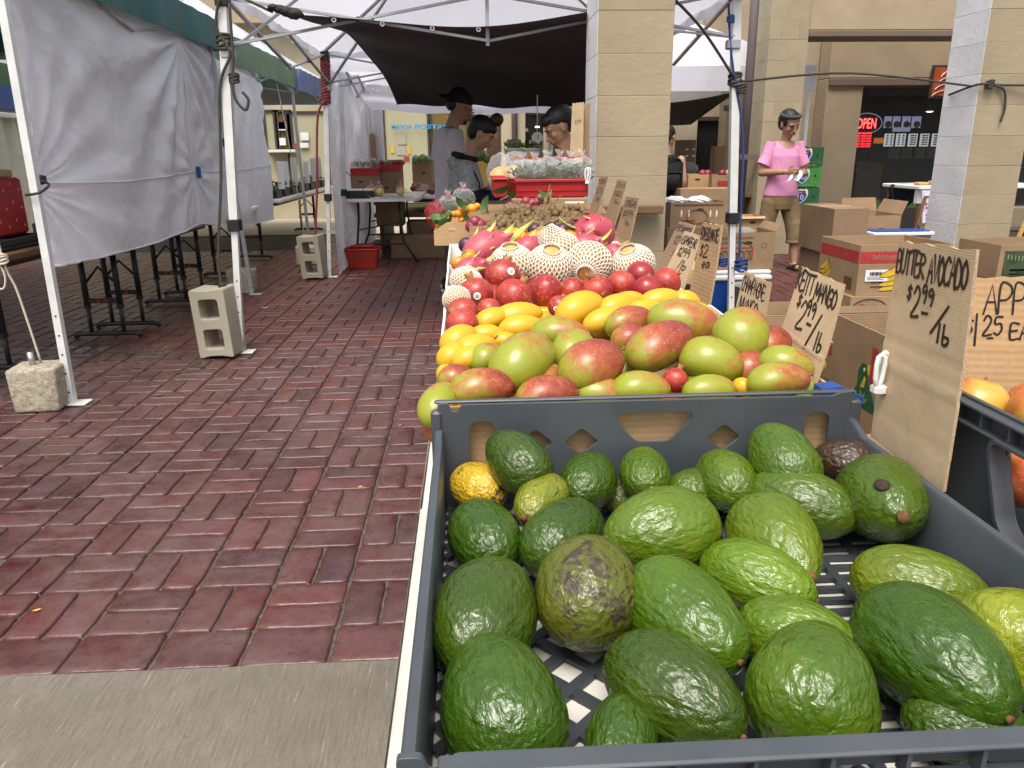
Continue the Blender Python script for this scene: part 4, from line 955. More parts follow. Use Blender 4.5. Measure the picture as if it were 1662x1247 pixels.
ropeobj('rope', 'olive rope tail looped on the near white post', [q(1.86)+Vector((.045, -.035, 0)), q(1.62)+Vector((.05, -.04, 0)), q(1.42)+Vector((.045, -.04, 0)), q(1.34)+Vector((.10, -.04, 0)), q(1.39)+Vector((.12, -.04, 0)), q(1.43)+Vector((.09, -.04, 0))], .008, M['rope'])
q = lambda z: TC+(tC-TC)*(z/1.93)
kk = []; 
for k in range(7): kk.append((q(1.86-.05*k), .034))
ropeobj('rope', 'red and white rope wound round the far tent post and running to a cinder block', [q(1.55)+Vector((0, -.04, 0)), q(1.40)+Vector((-.07, -.04, 0)), (-1.36, 7.22, .8), (-1.40, 7.2, .42), (-1.405, 7.2, .3)], .011, M['ropered'], kk)
q = lambda z: TD+(tD-TD)*(z/1.95)
ropeobj('rope', 'olive rope slanting down from the tent frame to a knot on the right post', [pY(1088, -8, 4.40), pY(1140, 48, 4.50), q(1.50)+Vector((-.02, -.04, .0))], .008, M['rope'], [(q(1.49), .034), (q(1.44)+Vector((.03, -.03, 0)), .022)])
ropeobj('rope', 'taut olive line stretched from the right post to the block column at right', [q(1.48)+Vector((.03, 0, 0)), pY(1380, 119, 5.2), (3.40, 5.36, 1.50)], .007, M['rope'])
ropeobj('rope', 'olive rope tied round the white faced block column with hanging ends', [(3.395, 5.6, 1.46), (3.396, 5.285, 1.505), (3.55, 5.285, 1.50), (3.83, 5.285, 1.492), (3.835, 5.6, 1.48)], .008, M['rope'], [((3.47, 5.28, 1.505), .022)])
ropeobj('rope', 'hanging end of rope on the block column at right', [(3.48, 5.28, 1.50), (3.57, 5.275, 1.47), (3.60, 5.28, 1.36), (3.585, 5.28, 1.27)], .008, M['rope'])
ropeobj('rope', 'blue cord hanging down beside the right tent post to a bundle', [q(1.88)+Vector((-.05, -.02, 0)), q(1.6)+Vector((-.03, -.03, 0)), q(1.2)+Vector((.045, -.02, 0)), q(.8)+Vector((.045, -.02, 0)), q(.42)+Vector((.04, -.02, 0))], .007, M['ropeblue'], [(q(.44)+Vector((.05, -.03, 0)), .035), (q(.46)+Vector((-.06, -.03, 0)), .022), (q(1.80)+Vector((-.04, -.03, 0)), .016)])
ropeobj('strap', 'thin yellow and white strap hanging from the green tent corner', [(-2.03, 9.0, 1.83), (-2.0, 9.2, 1.2), (-1.98, 9.35, .6), (-1.96, 9.4, .1)], .006, M['ropewhite'], cat='strap')
# ------------------------------------------------------------------ weights
def cinder(label, cx, cy, tilt, rz):
    root = thing('cinder_block', label, 'cinder block', (cx, cy, 0), rz, 'cinder blocks tied to tent posts')
    W, H_, D = .19, .385, .185
    out = rpoly([(-W/2, 0), (-W*.2, .012), (W*.2, .012), (W/2, 0), (W/2, H_), (0, H_-.012), (-W/2, H_)], .012)
    holes = [rrect(-W/2+.036, .045, W/2-.036, .165, .022), rrect(-W/2+.036, .215, W/2-.036, .335, .022)]
    R_ = Matrix.Rotation(tilt, 4, 'Y'); Wm = WM[root.name]
    plate('block', out, holes, D, lambda u, v, w: Wm @ (R_ @ Vector((u, -w, v+.012))), M['cinder'], root, .004)
    return root
cinder('grey cinder block standing on end at the near white post', -1.435, 4.40, radians(-3), radians(-6))
cinder('grey cinder block standing on end at the post with the red rope', -1.425, 7.20, radians(-4), radians(-8))
cb = thing('cinder_block', 'pale cinder block lying behind the one with the red rope', 'cinder block', (-1.62, 8.2, 0), .2, 'cinder blocks tied to tent posts')
MB().cbox((-.19, -.1, 0.001), (.12, .1, .19), .012).build('block', M['cinder'], cb, local=True)
def weight(label, cx, cy, sx, sy, sz, rz, pipe=True):
    root = thing('concrete_weight', label, 'weight', (cx, cy, 0), rz, 'concrete tent weights')
    rr = random.Random(3); mb = MB(); n = 12
    def P(u, v, ax, s):
        return None
    bm = bmesh.new(); bmesh.ops.create_cube(bm, size=1); bmesh.ops.bevel(bm, geom=bm.edges[:], offset=.09, segments=3, affect='EDGES', profile=.6)
    for v in bm.verts:
        k = 1+.06*v.co.z; v.co = Vector((v.co.x*sx*k, v.co.y*sy*k, (v.co.z+.5)*sz+.001)) + Vector((rr.uniform(-1, 1), rr.uniform(-1, 1), 0))*.0025
    me = bpy.data.meshes.new('block'); bm.to_mesh(me); bm.free(); me.materials.append(M['weight']); me.polygons.foreach_set('use_smooth', [True]*len(me.polygons))
    link_mesh('block', me, root)
    if pipe: MB().tube([(-.015, 0, sz-.01), (-.02, 0, sz+.06)], .014, 12).build('pipe_stub', M['steel'], root, True, local=True)
    return root
weight('square concrete weight with a pipe stub at the near left post', -1.985, 3.50, .20, .17, .205, radians(6))
weight('square concrete weight behind the hanging cinder block', -1.90, 6.50, .20, .17, .20, radians(-4), False)
# ------------------------------------------------------------------ left stall tables
def leg_frame(root, cx, cy, h, w=.42, ft=.16):
    n = MB(); o = n.tube([(cx-w/2, cy-.0, .012), (cx-w*.4, cy, .028), (cx+w*.4, cy, .028), (cx+w/2, cy, .012)], .016, 8).build('foot_bar', M['blackmetal'], root, True)
    for s in (-1, 1):
        x = cx+s*w*.24
        MB().tube([(x, cy, .03), (x, cy, .22)], .013, 8).build('inner_leg', M['blackmetal'], root, True)
        MB().tube([(x, cy, .19), (x, cy, h)], .018, 8).build('leg', M['blackmetal'], root, True)
        MB().tube([(x, cy, .19), (x, cy, .215)], .022, 8).build('collar', M['black'], root)
    MB().cbox((cx-w*.24, cy-.012, .225), (cx+w*.24, cy+.012, .255), .004).build('crossbar', M['blackmetal'], root)
    for s in (-1, 1): MB().tube([(cx+s*.022, cy-.016, .24), (cx+s*.022, cy-.012, .24)], .011, 10).build('button', M['redcrate'], root)
    MB().tube([(cx-w*.24, cy, .34), (cx, cy, .45), (cx+w*.24, cy, .34)], .009, 6).build('brace', M['blackmetal'], root, True)
def ftable(label, x0, x1, y0, y1, h, tops='wood', fr=None):
    root = thing('folding_table', label, 'table', ((x0+x1)/2, (y0+y1)/2, 0), 0, 'folding tables in the left stalls')
    MB().cbox((x0, y0, h), (x1, y1, h+.045), .01).build('table_top', M[tops], root)
    MB().box((x0+.05, y0+.05, h-.03), (x1-.05, y1-.05, h-.001)).build('under_frame', M['blackmetal'], root)
    for y in (fr or (y0+.12, y1-.12)): leg_frame(root, (x0+x1)/2, y, h-.032)
    return root
ftable('near left folding table with a wooden top and black legs', -2.95, -2.24, 3.50, 4.32, .62, 'wood', (3.68, 4.15))
ftable('second folding table behind the large curtain', -2.65, -1.98, 4.42, 5.08, .60, 'whiteplastic', (4.93,))
ftable('third folding table in the row behind the curtains', -2.65, -1.98, 5.14, 6.2, .60, 'whiteplastic', (5.03+.2, 6.06))
ftable('fourth folding table in the row behind the second curtain', -2.65, -1.98, 6.3, 7.6, .60, 'whiteplastic', (6.45, 7.45))
a, b = pz(449, 328, .62), pz(527, 306, .62)
ft5 = ftable('far folding table of potted seedlings under the green tent', a.x-.75, a.x+.02, a.y+.1, b.y+.4, .60, 'whiteplastic')
rs = random.Random(11)
for k in range(9):
    y = a.y+.25+k*.3*(b.y-a.y)/2.4; x = a.x-.16
    t_ = thing('seedling_tray', ['nearest', 'second nearest', 'third nearest', 'fourth nearest', 'middle', 'fourth farthest', 'third farthest', 'second farthest', 'farthest'][k]+' black tray of seedlings on the far white table', 'tray', (x, y, .646), 0, 'seedling trays on the far left table')
    o = MB(); o.box((x-.14, y-.12, .647), (x+.14, y+.12, .73)); o.build('tray', M['black'], t_)
    g = MB()
    for j in range(26):
        p = Vector((x+rs.uniform(-.12, .12), y+rs.uniform(-.1, .1), .735+rs.uniform(0, .06))); d = Vector((rs.uniform(-1, 1), rs.uniform(-1, 1), rs.uniform(.1, 1))).normalized()*.035; e = d.cross(Vector((.3, .2, 1))).normalized()*.014
        g.add([p, p+d*.6+e, p+d*1.4, p+d*.6-e], [(0, 1, 2, 3)])
    g.build('seedlings', M['leaf'] if k % 2 else M['leafpale'], t_)['kind'] = 'stuff'
for k, (px, y0, y1) in enumerate([(455, 262, 302), (463, 262, 300), (477, 256, 297), (497, 262, 292), (508, 257, 290), (517, 256, 288)]):
    yy = a.y+.35+k*.42*(b.y-a.y)/2.4; c_ = pY(px-3, y1, yy); d_ = pY(px+3.4, y0, yy)
    o = MB().cbox((c_.x, yy, .735), (d_.x, yy+.004, d_.z), .0015).build('plant_marker', M['paper'])
    tag(o, ['nearest', 'second nearest', 'wide slant-topped third', 'narrow fourth', 'fifth', 'farthest'][k]+' tall white plastic plant marker in the seedling trays', 'marker', 'white plant markers')
# red crate etc. at the far left
rc = thing('produce_crate', 'red perforated plastic crate on the near left table', 'crate', (-2.55, 4.1, .715))
MB().cbox((-2.80, 3.95, .725), (-2.335, 4.30, 1.01), .012).build('body', M['redcrate'], rc)
rr = random.Random(2)
for i in range(3):
    for j in range(7):
        MB().ell((-2.36-.055*j, 3.949, .77+.09*i+.03*(j % 2)), (.006, .002, .008), 8, 6).build('hole_dot', plain('dot_pale', (.6, .25, .22), .6) if (i == 0 and j == 0) else bpy.data.materials['dot_pale'], rc)
        if j < 5: MB().ell((-2.334, 3.98+.07*j, .77+.09*i+.03*(j % 2)), (.002, .006, .008), 8, 6).build('hole_dot', bpy.data.materials['dot_pale'], rc)
tb = thing('black_tray', 'black plastic tray under the red crate', 'tray', (-2.55, 4.1, .667)); MB().cbox((-2.85, 3.88, .667), (-2.27, 4.31, .69), .006).build('base', M['black'], tb)
for y in (3.89, 4.315): MB().cbox((-2.85, y-.01, .69), (-2.27, y+.01, .722), .004).build('rim', M['black'], tb)
MB().cbox((-2.29, 3.902, .69), (-2.27, 4.303, .722), .004).build('rim', M['black'], tb)
rt = MB().cbox((-2.36, 3.860, .685), (-2.30, 3.876, .735), .004).build('tag', M['redcrate']); tag(rt, 'small red tag under the red crate', 'tag')
bxw = tag(MB().cbox((-2.78, 3.97, 1.012), (-2.36, 4.28, 1.05), .006).build('flat_box', M['cardlight']), 'flat pale box lying on top of the red crate', 'box')
for k, (x, y, z, r) in enumerate([(-2.2, 4.55, .80, .07), (-2.12, 4.65, .79, .06), (-2.30, 4.68, .80, .065)]):
    o = MB().ell((x, y, z), (r, r, r*.9), 18, 12).build('melon', M['leaf'], None, True); tag(o, ['largest', 'small front', 'rearmost'][k]+' dark green melon behind the near left post', 'melon', 'melons behind the near post')
cbx = tag(MB().cbox((-2.4, 4.44, .646), (-2.0, 4.50, .76), .004).build('carton', M['card']), 'low brown carton in front of the melons behind the near left post', 'box')
# ------------------------------------------------------------------ display tables
dt = thing('display_table', 'long white display table carrying the avocado tray and the fruit', 'table', (.27, 2.0, 0))
def wavy(x0, x1, y0, y1, z0, z1):
    return None
MB().cbox((-.084, .30, .578), (.60, 1.056, .6105), .003).build('table_top', plain('table_cloth_white', (.56, .54, .48), .8, .18, 9, .3, 40), dt); MB().cbox((-.083, 1.057, .578), (.60, 3.9, .602), .003).build('table_top', M['white'], dt)
MB().grid(lambda u, v: (-.0855-.004*sin(u*40)*v-.0008*sin(u*13), .31+3.5*u, .6095-.0*u-.10*v), 140, 4).build('cloth_edge', plain('cloth_offwhite', (.52, .50, .44), .85, .15, 8, .3, 30), dt, True)
for (x, y) in ((.0, .6), (.52, .6), (.0, 2.1), (.52, 2.1), (.0, 3.7), (.52, 3.7)): MB().bar((x, y, 0), (x, y, .577), .035).build('leg', M['blackmetal'], dt)
at_ = thing('display_table', 'second display table under the apple tray at right', 'table', (1.0, .8, 0))
MB().cbox((.615, .05, .60), (1.5, 1.25, .632), .006).build('table_top', M['carddark'], at_)
for (x, y) in ((.68, .12), (1.42, .12), (.68, 1.18), (1.42, 1.18)): MB().bar((x, y, 0), (x, y, .599), .035).build('leg', M['blackmetal'], at_)
# ------------------------------------------------------------------ avocado tray
TX0, TX1, TY0, TY1 = -.057, .562, .374, 1.050
ZF, ZS, ZE = .618, .722, .777
tr = thing('produce_tray', 'grey slatted plastic tray full of large green avocados', 'tray', (.25, .72, .604))
def lat_bar(p, q, w=.0115, h=.0055, z=ZF): MB().bar((p[0], p[1], z-h/2), (q[0], q[1], z-h/2), w, h).build('floor_bar', M['traygrey'], tr)
def clip(p, d, x0, x1, y0, y1):
    t0, t1 = -9, 9
    for a, da, lo, hi in ((p[0], d[0], x0, x1), (p[1], d[1], y0, y1)):
        u, v = (lo-a)/da, (hi-a)/da
        if u > v: u, v = v, u
        t0, t1 = max(t0, u), min(t1, v)
    return None if t1-t0 < .012 else ((p[0]+d[0]*t0, p[1]+d[1]*t0), (p[0]+d[0]*t1, p[1]+d[1]*t1))
XI0, XI1, YI0, YI1, XM = TX0+.014, TX1-.014, TY0+.012, TY1-.012, .335
sp = .0560
for s in (1, -1):
    for k in range(-30, 45):
        c = clip((XI0+k*sp, YI0), (.7, s*.7), XI0, XM, YI0, YI1) if s > 0 else clip((XI0+k*sp, YI1), (.7, -.7), XI0, XM, YI0, YI1)
        if c: lat_bar(c[0], c[1], z=ZF+(.0 if s > 0 else -.0006))
for k in range(int((YI1-YI0)/.0235)+1): lat_bar((XM, YI0+k*.0235), (XI1, YI0+k*.0235), .0080)
for k in range(5): lat_bar((XM+k*.051, YI0), (XM+k*.051, YI1), .010, z=ZF+.0008)
# low side walls with a rolled rim
for s, xo, xi in ((-1, TX0, TX0+.014), (1, TX1, TX1-.014)):
    i_ = -s; prof = [(xo, ZS-.025), (xo, ZS-.002), (xo+i_*.002, ZS), (xo+i_*.010, ZS), (xo+i_*.0125, ZS-.004), (xo+i_*.0135, ZF-.004), (xo+i_*.0095, ZF-.004), (xo+i_*.008, ZS-.008), (xo+i_*.003, ZS-.008), (xo+i_*.003, ZS-.025)]
    mb = MB(); n = len(prof); ys = [TY0+.006, TY0+.05, TY1-.05, TY1-.006]
    # rim swells up towards the taller end walls
    lift = [.022, 0, 0, .024]
    vs = []
    for y, l_ in zip(ys, lift):
        for (x, z) in prof: vs.append((x, y, z+l_*max(0, (z-ZF-.03)/(ZS-ZF))))
    fs = [(i*n+j, i*n+(j+1) % n, (i+1)*n+(j+1) % n, (i+1)*n+j) for i in range(3) for j in range(n)]+[tuple(range(n)), tuple(3*n+j for j in range(n-1, -1, -1))]
    mb.add(vs, fs); w_ = mb.build('side_wall', M['tray'], tr, 'auto')
    for k in range(7):
        y = TY0+.06+k*.09; MB().box((xo-s*.0065-.002, y, ZF), (xo-s*.0065+.002, y+.004, ZS-.03)).build('rib', M['traygrey'], w_)
# end walls: plates with cut-outs
def dia(u, v, a, b): return rpoly([(u-a, v), (u, v-b), (u+a, v), (u, v+b)], .007)
def end_holes(): return [rrect(-.008, .665, .030, .748, .014), dia(.088, .712, .026, .022), dia(.155, .712, .026, .022), rpoly([(.205, .754), (.318, .754), (.318, .742), (.285, .708), (.236, .708), (.205, .742)], .010), dia(.366, .712, .026, .022), dia(.433, .712, .026, .022), rrect(.486, .665, .523, .748, .014)]
ow = rpoly([(TX0, ZF-.01), (TX1, ZF-.01), (TX1, ZE-.012), (TX1-.012, ZE), (TX1-.030, ZE-.002), (TX1-.036, ZE-.006), (TX0+.04, ZE-.004), (TX0+.034, ZE-.014), (TX0+.024, ZE-.014), (TX0+.020, ZE-.002), (TX0+.006, ZE-.002)], .003, 2)
e1 = plate('end_wall', ow, end_holes(), .0045, lambda u, v, w: (u, TY1-.004-w+.03*(v-ZF)*.1, v), M['tray'], tr, .0006)
e2 = plate('end_wall', ow, end_holes(), .0045, lambda u, v, w: (u, TY0+.004-w, v), M['tray'], tr, .0006)
MB().cbox((TX0, TY1-.001, ZE-.004), (TX1, TY1+.010, ZE), .0015).build('rim', M['tray'], e1)
MB().cbox((TX0+.03, TY0-.013, ZE-.005), (TX1-.03, TY0+.003, ZE-.0008), .0015).build('rim', M['tray'], e2)
for z, d in ((ZE-.030, .016), (ZE-.034-.022, .014)): MB().cbox((TX0-.006, TY0-d, z), (TX1+.006, TY0+.001, z+.0045), .0012).build('flange', M['tray'], e2)
for k in range(13): MB().box((TX0+.03+k*.047, TY0-.010, ZE-.0295+.0046), (TX0+.033+k*.047, TY0+.001, ZE-.0052)).build('rib', M['tray'], e2)
for k in range(17): MB().box((TX0+.02+k*.036, TY0-.012, ZE-.055+.0042), (TX0+.0225+k*.036, TY0+.001, ZE-.0302)).build('rib', M['tray'], e2)
for x in (TX0+.003, TX1-.002):
    for y in (TY0+.003, TY1-.002):
        MB().cbox((x-.008, y-.009, ZF-.006), (x+.008, y+.009, ZE-.012+(.0 if y > .5 else -.004)), .0035).build('corner_post', M['tray'], tr)
# ------------------------------------------------------------------ fruit meshes (long axis = local X)
def fruit_mesh(name, L, r, mat, prof, rz=1.0, bend=0.0, lump=.03, seed=0, nu=36, nv=28):
    """prof(t)->relative radius at t in [-1,1] along X"""
    mb = MB(); vs = []; fs = []
    for i in range(nv+1):
        th = pi*i/nv; t = -cos(th)
        rad = r*prof(t)
        for j in range(nu):
            w = 2*pi*j/nu; p = Vector((L*t, rad*cos(w), rad*rz*sin(w)))
            k = 1+lump*noise.noise(Vector((t*1.3+seed*7.7, cos(w)*.9, sin(w)*.9+seed)))*2
            p.y *= k; p.z *= k; p.z += bend*L*(1-t*t)*.0+bend*L*t*t*-1.0
            vs.append(p)
    for i in range(nv):
        for j in range(nu): fs.append((i*nu+j, i*nu+(j+1) % nu, (i+1)*nu+(j+1) % nu, (i+1)*nu+j))
    mb.add(vs, fs); me = mb.mesh(name, mat, True)
    bm = bmesh.new(); bm.from_mesh(me); bmesh.ops.remove_doubles(bm, verts=bm.verts, dist=1e-5); bmesh.ops.recalc_face_normals(bm, faces=bm.faces); bm.to_mesh(me); bm.free()
    return me
circ = lambda t: sqrt(max(0, 1-t*t))
AVL, AVR = .058, .046
AV = [fruit_mesh('avocado', AVL, AVR, M['avocado'], lambda t: circ(t)**.96*(1-.10*t-.05*t*t), .97, 0, .02, 1),
      fruit_mesh('avocado', AVL, AVR, M['avocado'], lambda t: circ(t)**.9*(1-.20*t), .98, 0, .03, 2),
      fruit_mesh('avocado', AVL, AVR, M['avocado'], lambda t: circ(t)**.93*(1-.30*t-.06*t*t)*1.02, .98, .04, .03, 3),
      fruit_mesh('avocado', AVL, AVR, M['avocado'], lambda t: circ(t)**1.0*(1-.04*t), .96, 0, .035, 4)]
stm = MB(); stm.lathe([(.0, .006), (.0045, .006), (.0056, .004), (.005, .001), (.0065, -.003)], (0, 0, 0), 12, M=Matrix.Rotation(pi/2, 4, 'Y')); STEM = stm.mesh('stem', M['stem'], True)
def orient(d, up):
    x = Vector(d).normalized(); z = Vector(up)-x*Vector(up).dot(x); z.normalize(); y = z.cross(x)
    return Matrix((x, y, z)).transposed().to_euler()
def half_len(d, l, r, cap_=1.55):
    ca = Vector((d.dot(RT), d.dot(UP))).length; sa2 = 1-ca*ca
    q = l*l-r*r*sa2
    return max(r*1.02, min(cap_*r, sqrt(q)/ca if q > 0 else r*1.02))
DK, MD, LT, LM, BR = (.034, .071, .003), (.062, .108, .004), (.096, .148, .006), (.12, .18, .008), (.082, .095, .010)
AVO = [  # px, py, long, short, angle, mesh, colour, scar, extra height, label
 (838, 747, 126, 92, 150, 1, DK, .25, .012, 'dark green avocado leaning in the back left corner of the tray below the handle hole'),
 (777, 791, 98, 84, -25, 3, (.46, .29, .018), .62, .014, 'small yellow avocado blotched with brown by the left tray wall'),
 (877, 815, 96, 84, 225, 1, (.165, .185, .012), .42, .026, 'small yellowish green avocado with a brown stem right of the yellow one'),
 (955, 780, 102, 92, 60, 3, DK, .2, .0, 'round dark green avocado below the second diamond cut-out'),
 (1046, 768, 92, 82, 100, 3, MD, .2, .0, 'small mid green avocado at the back below the trapezoid cut-out'),
 (1128, 800, 108, 84, 20, 0, MD, .25, .004, 'green avocado half hidden behind the large bright green one'),
 (1177, 778, 112, 96, 130, 0, MD, .3, .004, 'green avocado with a brown patch at the back right of centre'),
 (1268, 744, 132, 104, 140, 1, MD, .3, .012, 'green avocado leaning on the back wall left of the dark brown one'),
 (1370, 752, 100, 82, 170, 0, (.042, .022, .013), .0, .0, 'dark brown ripe avocado in the back right corner of the tray'),
 (1433, 812, 168, 140, -60, 1, MD, .45, .012, 'big green avocado with a dark cracked scar beside the price sign'),
 (1300, 818, 165, 118, -14, 0, MD, .35, .006, 'green avocado with a thin dark scratch left of the scarred one'),
 (1018, 806, 84, 62, 10, 0, BR, .2, .0, 'pale green avocado mostly hidden behind the large bright green one'),
 (1074, 862, 196, 146, 190, 0, LT, .2, .016, 'large bright light green avocado lying sideways in the middle of the tray'),
 (785, 870, 136, 116, 120, 3, DK, .25, .004, 'round dark green avocado against the left wall below the yellow one'),
 (916, 872, 176, 124, 42, 0, DK, .15, .006, 'glossy dark green avocado standing at a slant left of the bright one'),
 (1262, 882, 216, 136, -47, 2, LT, .45, .012, 'long pear-shaped avocado whose tip is yellow and brown'),
 (953, 960, 182, 172, 85, 3, BR, .85, .012, 'olive green avocado with brown speckles and an orange stem on top'),
 (788, 1000, 190, 172, 70, 3, DK, .15, .004, 'very large dark green avocado against the left wall'),
 (1228, 941, 176, 126, -20, 0, LT, .3, .004, 'light green avocado lying below the long pear-shaped one'),
 (1110, 1004, 200, 164, -38, 1, MD, .4, .006, 'dark topped green avocado right of the speckled olive one'),
 (1492, 956, 218, 136, -14, 0, LT, .35, .004, 'light green avocado near the right wall with an orange stem at its right end'),
 (1295, 1036, 192, 130, -14, 0, LT, .5, .0, 'light green avocado with dark flecks behind the one with the stem on top'),
 (1512, 1062, 272, 196, -40, 0, DK, .2, .010, 'largest smooth green avocado lying diagonally at right front'),
 (1648, 1044, 150, 190, 60, 1, (.19, .20, .010), .45, .0, 'yellow green avocado cut off by the right edge of the picture'),
 (1318, 1118, 220, 205, 84, 1, MD, .5, .004, 'big green avocado with a brown stem on top near the front wall'),
 (1093, 1122, 232, 172, -34, 0, DK, .25, .004, 'dark green avocado with a bright shine near the middle of the front wall'),
 (810, 1140, 212, 196, 110, 1, DK, .2, .004, 'dark green avocado in the front left corner of the tray'),
 (1008, 1206, 170, 120, 80, 3, DK, .15, .0, 'low avocado peeping over the front wall with an orange stem'),
 (1572, 1182, 250, 130, -10, 0, DK, .25, .0, 'dark green avocado peeping over the front wall at right'),
]
stems_show = {2, 9, 12, 15, 16, 20, 24, 27, 1}
ra_ = random.Random(4)
for i, (px, py, l, s, ang, mk, colr, scar, dz, lab) in enumerate(AVO):
    zc = ZF+.045
    for _ in range(4):
        c = pz(px, py, zc); k = depth(c)/FPX; r = s*k/2; zc = ZF+.001+r*.97+dz
    a = radians(ang); c2 = pz(px+8*cos(a), py-8*sin(a), zc); d = (c2-c).normalized()
    d = (d+Vector((0, 0, .35 if i in (16, 24) else (.22 if i in (0, 7, 9, 27) else 0)))).normalized()
    L = half_len(d, l*k/2, r)
    ey = sqrt((L*d.y)**2+r*r*max(0, 1-d.y*d.y))
    if c.y+ey > 1.036:
        c = pY(px, py, 1.036-ey); k2 = depth(c)/FPX; r *= k2/k; L *= k2/k
    o = link_mesh('avocado', AV[mk], None, c, orient(d, (ra_.uniform(-.3, .3), ra_.uniform(-.3, .3), 1)), (L/AVL, r/AVR, r/AVR))
    j = [ra_.uniform(.9, 1.12) for _ in range(3)]
    o.color = (colr[0]*j[0], colr[1]*j[1], colr[2]*j[2], scar)
    tag(o, lab, 'avocado', 'avocados in the grey tray')
    st = link_mesh('stem', STEM, o, (AVL*.985, 0, 0)); st.scale = (.95, .95*L/AVL/(r/AVR), .95*L/AVL/(r/AVR))
    if i not in stems_show: st.scale = tuple(x*.5 for x in st.scale)
    if i == 9:   # cracked stem scar facing the camera
        sc_ = MB(); sc_.ell((0, 0, -.001), (.0078, .0066, .0022), 16, 8, fn=lambda p: 1+.25*noise.noise(p*4))
        cd = (CAMP-c).normalized(); cd = (cd+UP*.28-RT*.02).normalized()
        Rm = o.rotation_euler.to_matrix(); ld = Rm.transposed() @ cd; ld = Vector((ld.x/AVL/ (L/AVL), ld.y/r, ld.z/r)).normalized()
        so_ = link_mesh('stem_scar', sc_.mesh('stem_scar', plain('scar_dark', (.03, .018, .01), .8, .4, 200), True), o, (ld.x*AVL*1.0, ld.y*AVR*1.0, ld.z*AVR*.99)); so_.rotation_euler = ld.to_track_quat('Z', 'Y').to_euler()
# ------------------------------------------------------------------ the heap of fruit behind
PROF = [(1.05, .742), (1.18, .775), (1.35, .80), (1.55, .815), (1.8, .822), (2.05, .832), (2.3, .855), (2.5, .87), (2.8, .86), (3.2, .86), (4, .9)]
def hz(Y):
    for (a, za), (b, zb) in zip(PROF, PROF[1:]):
        if Y <= b: t = (Y-a)/(b-a); return za+(zb-za)*t
    return PROF[-1][1]
def on_heap(px, py, dz=0.0):
    d = ray(px, py); Y = 1.0
    while Y < 4:
        p = CAMP+d*(Y/d.y)
        if p.z <= hz(Y)+dz: return p
        Y += .004
    return p
def heap_dir(ang, slope=25):
    a = radians(ang); return (Vector((1, 0, 0))*cos(a)+Vector((0, cos(radians(slope)), sin(radians(slope))))*sin(a)).normalized()
MGL, MGR = .058, .043
MG = [fruit_mesh('mango', MGL, MGR, M['keitt'], lambda t: circ(t)**.92*(1-.10*t), .90, .10, .03, s_) for s_ in (11, 12)]
MGD = fruit_mesh('mango', MGL, MGR, M['keitt'], lambda t: circ(t)**.9*(1-.06*t), .93, .05, .03, 13)
CHL, CHR = .052, .030
CHM = [fruit_mesh('champagne_mango', CHL, CHR, M['champ'], lambda t: circ(t)**.95*(1-.16*t), .86, .16, .03, s_) for s_ in (21, 22)]
nub = MB(); nub.tube([(0, 0, 0), (.004, 0, .001), (.010, .002, .003)], [.0032, .0024, .002], 7); NUB = nub.mesh('stem', M['twig'], True)
KT = [  # px,py,long,short,angle,blush,dz,label
 (711, 654, 84, 60, 70, .42, -.005, 'green mango hanging over the left end of the table behind the tray'),
 (782, 628, 110, 70, 12, .86, .005, 'orange red and green mango left of the brown patched one'),
 (849, 586, 118, 92, 48, .50, .018, 'large bright green mango with a red shoulder at the front left of the heap'),
 (790, 580, 62, 52, 30, .52, .0, 'small green mango tucked under the yellow mangoes at left'),
 (910, 541, 112, 62, -14, .62, .005, 'green mango with a purple top behind the big bright one'),
 (930, 570, 84, 72, 60, .44, .006, 'plain green mango standing between the bright one and the red brown one'),
 (962, 592, 116, 88, 32, .92, .016, 'big shiny red brown mango in the middle of the front heap'),
 (888, 638, 104, 66, 12, 1.02, .0, 'red mango with a dark brown patch just behind the tray wall'),
 (1020, 522, 92, 54, 22, .92, .002, 'orange red mango at the back of the heap left of centre'),
 (1024, 549, 66, 50, 5, 1.05, .0, 'small red brown mango between two larger ones'),
 (1071, 559, 128, 84, 34, 1.0, .022, 'large brown red mango lying diagonally on top of the heap'),
 (1108, 522, 116, 76, -14, .60, .006, 'green mango with a red right end at the back of the heap'),
 (1205, 542, 104, 92, 62, .56, .020, 'large pale green mango streaked with red below the champagne sign'),
 (1154, 584, 106, 80, -24, .40, .008, 'round lime green mango right of the large brown red one'),
 (1250, 560, 76, 66, 30, 1.05, .002, 'dark red mango behind the pale green streaked one'),
 (1277, 590, 88, 60, -25, .40, .006, 'plain green mango leaning on the KEITT MANGO sign'),
 (1264, 616, 114, 66, 6, .66, .012, 'yellow green mango with a dark red end in the right corner of the heap'),
 (1151, 634, 106, 56, 4, .42, -.004, 'lime mango half hidden by the tray wall in the middle'),
 (1040, 630, 122, 62, 0, .46, -.002, 'long green mango half hidden by the tray wall left of the pomegranate'),
 (739, 611, 58, 46, 20, 1.02, .0, 'small dull red mango at the left edge of the heap'),
 (879, 616, 80, 60, 20, .6, -.012, 'dark green mango deep in the gap of the heap'),
 (1219, 596, 76, 60, 20, 1.1, -.010, 'dark red mango deep in the gap at right'),
 (1330-32, 628, 60, 50, 70, .45, -.012, 'green mango wedged at the far right end behind the tray'),
 (975, 640, 90, 60, -8, .55, -.016, 'green mango low behind the tray wall in the centre'),
]
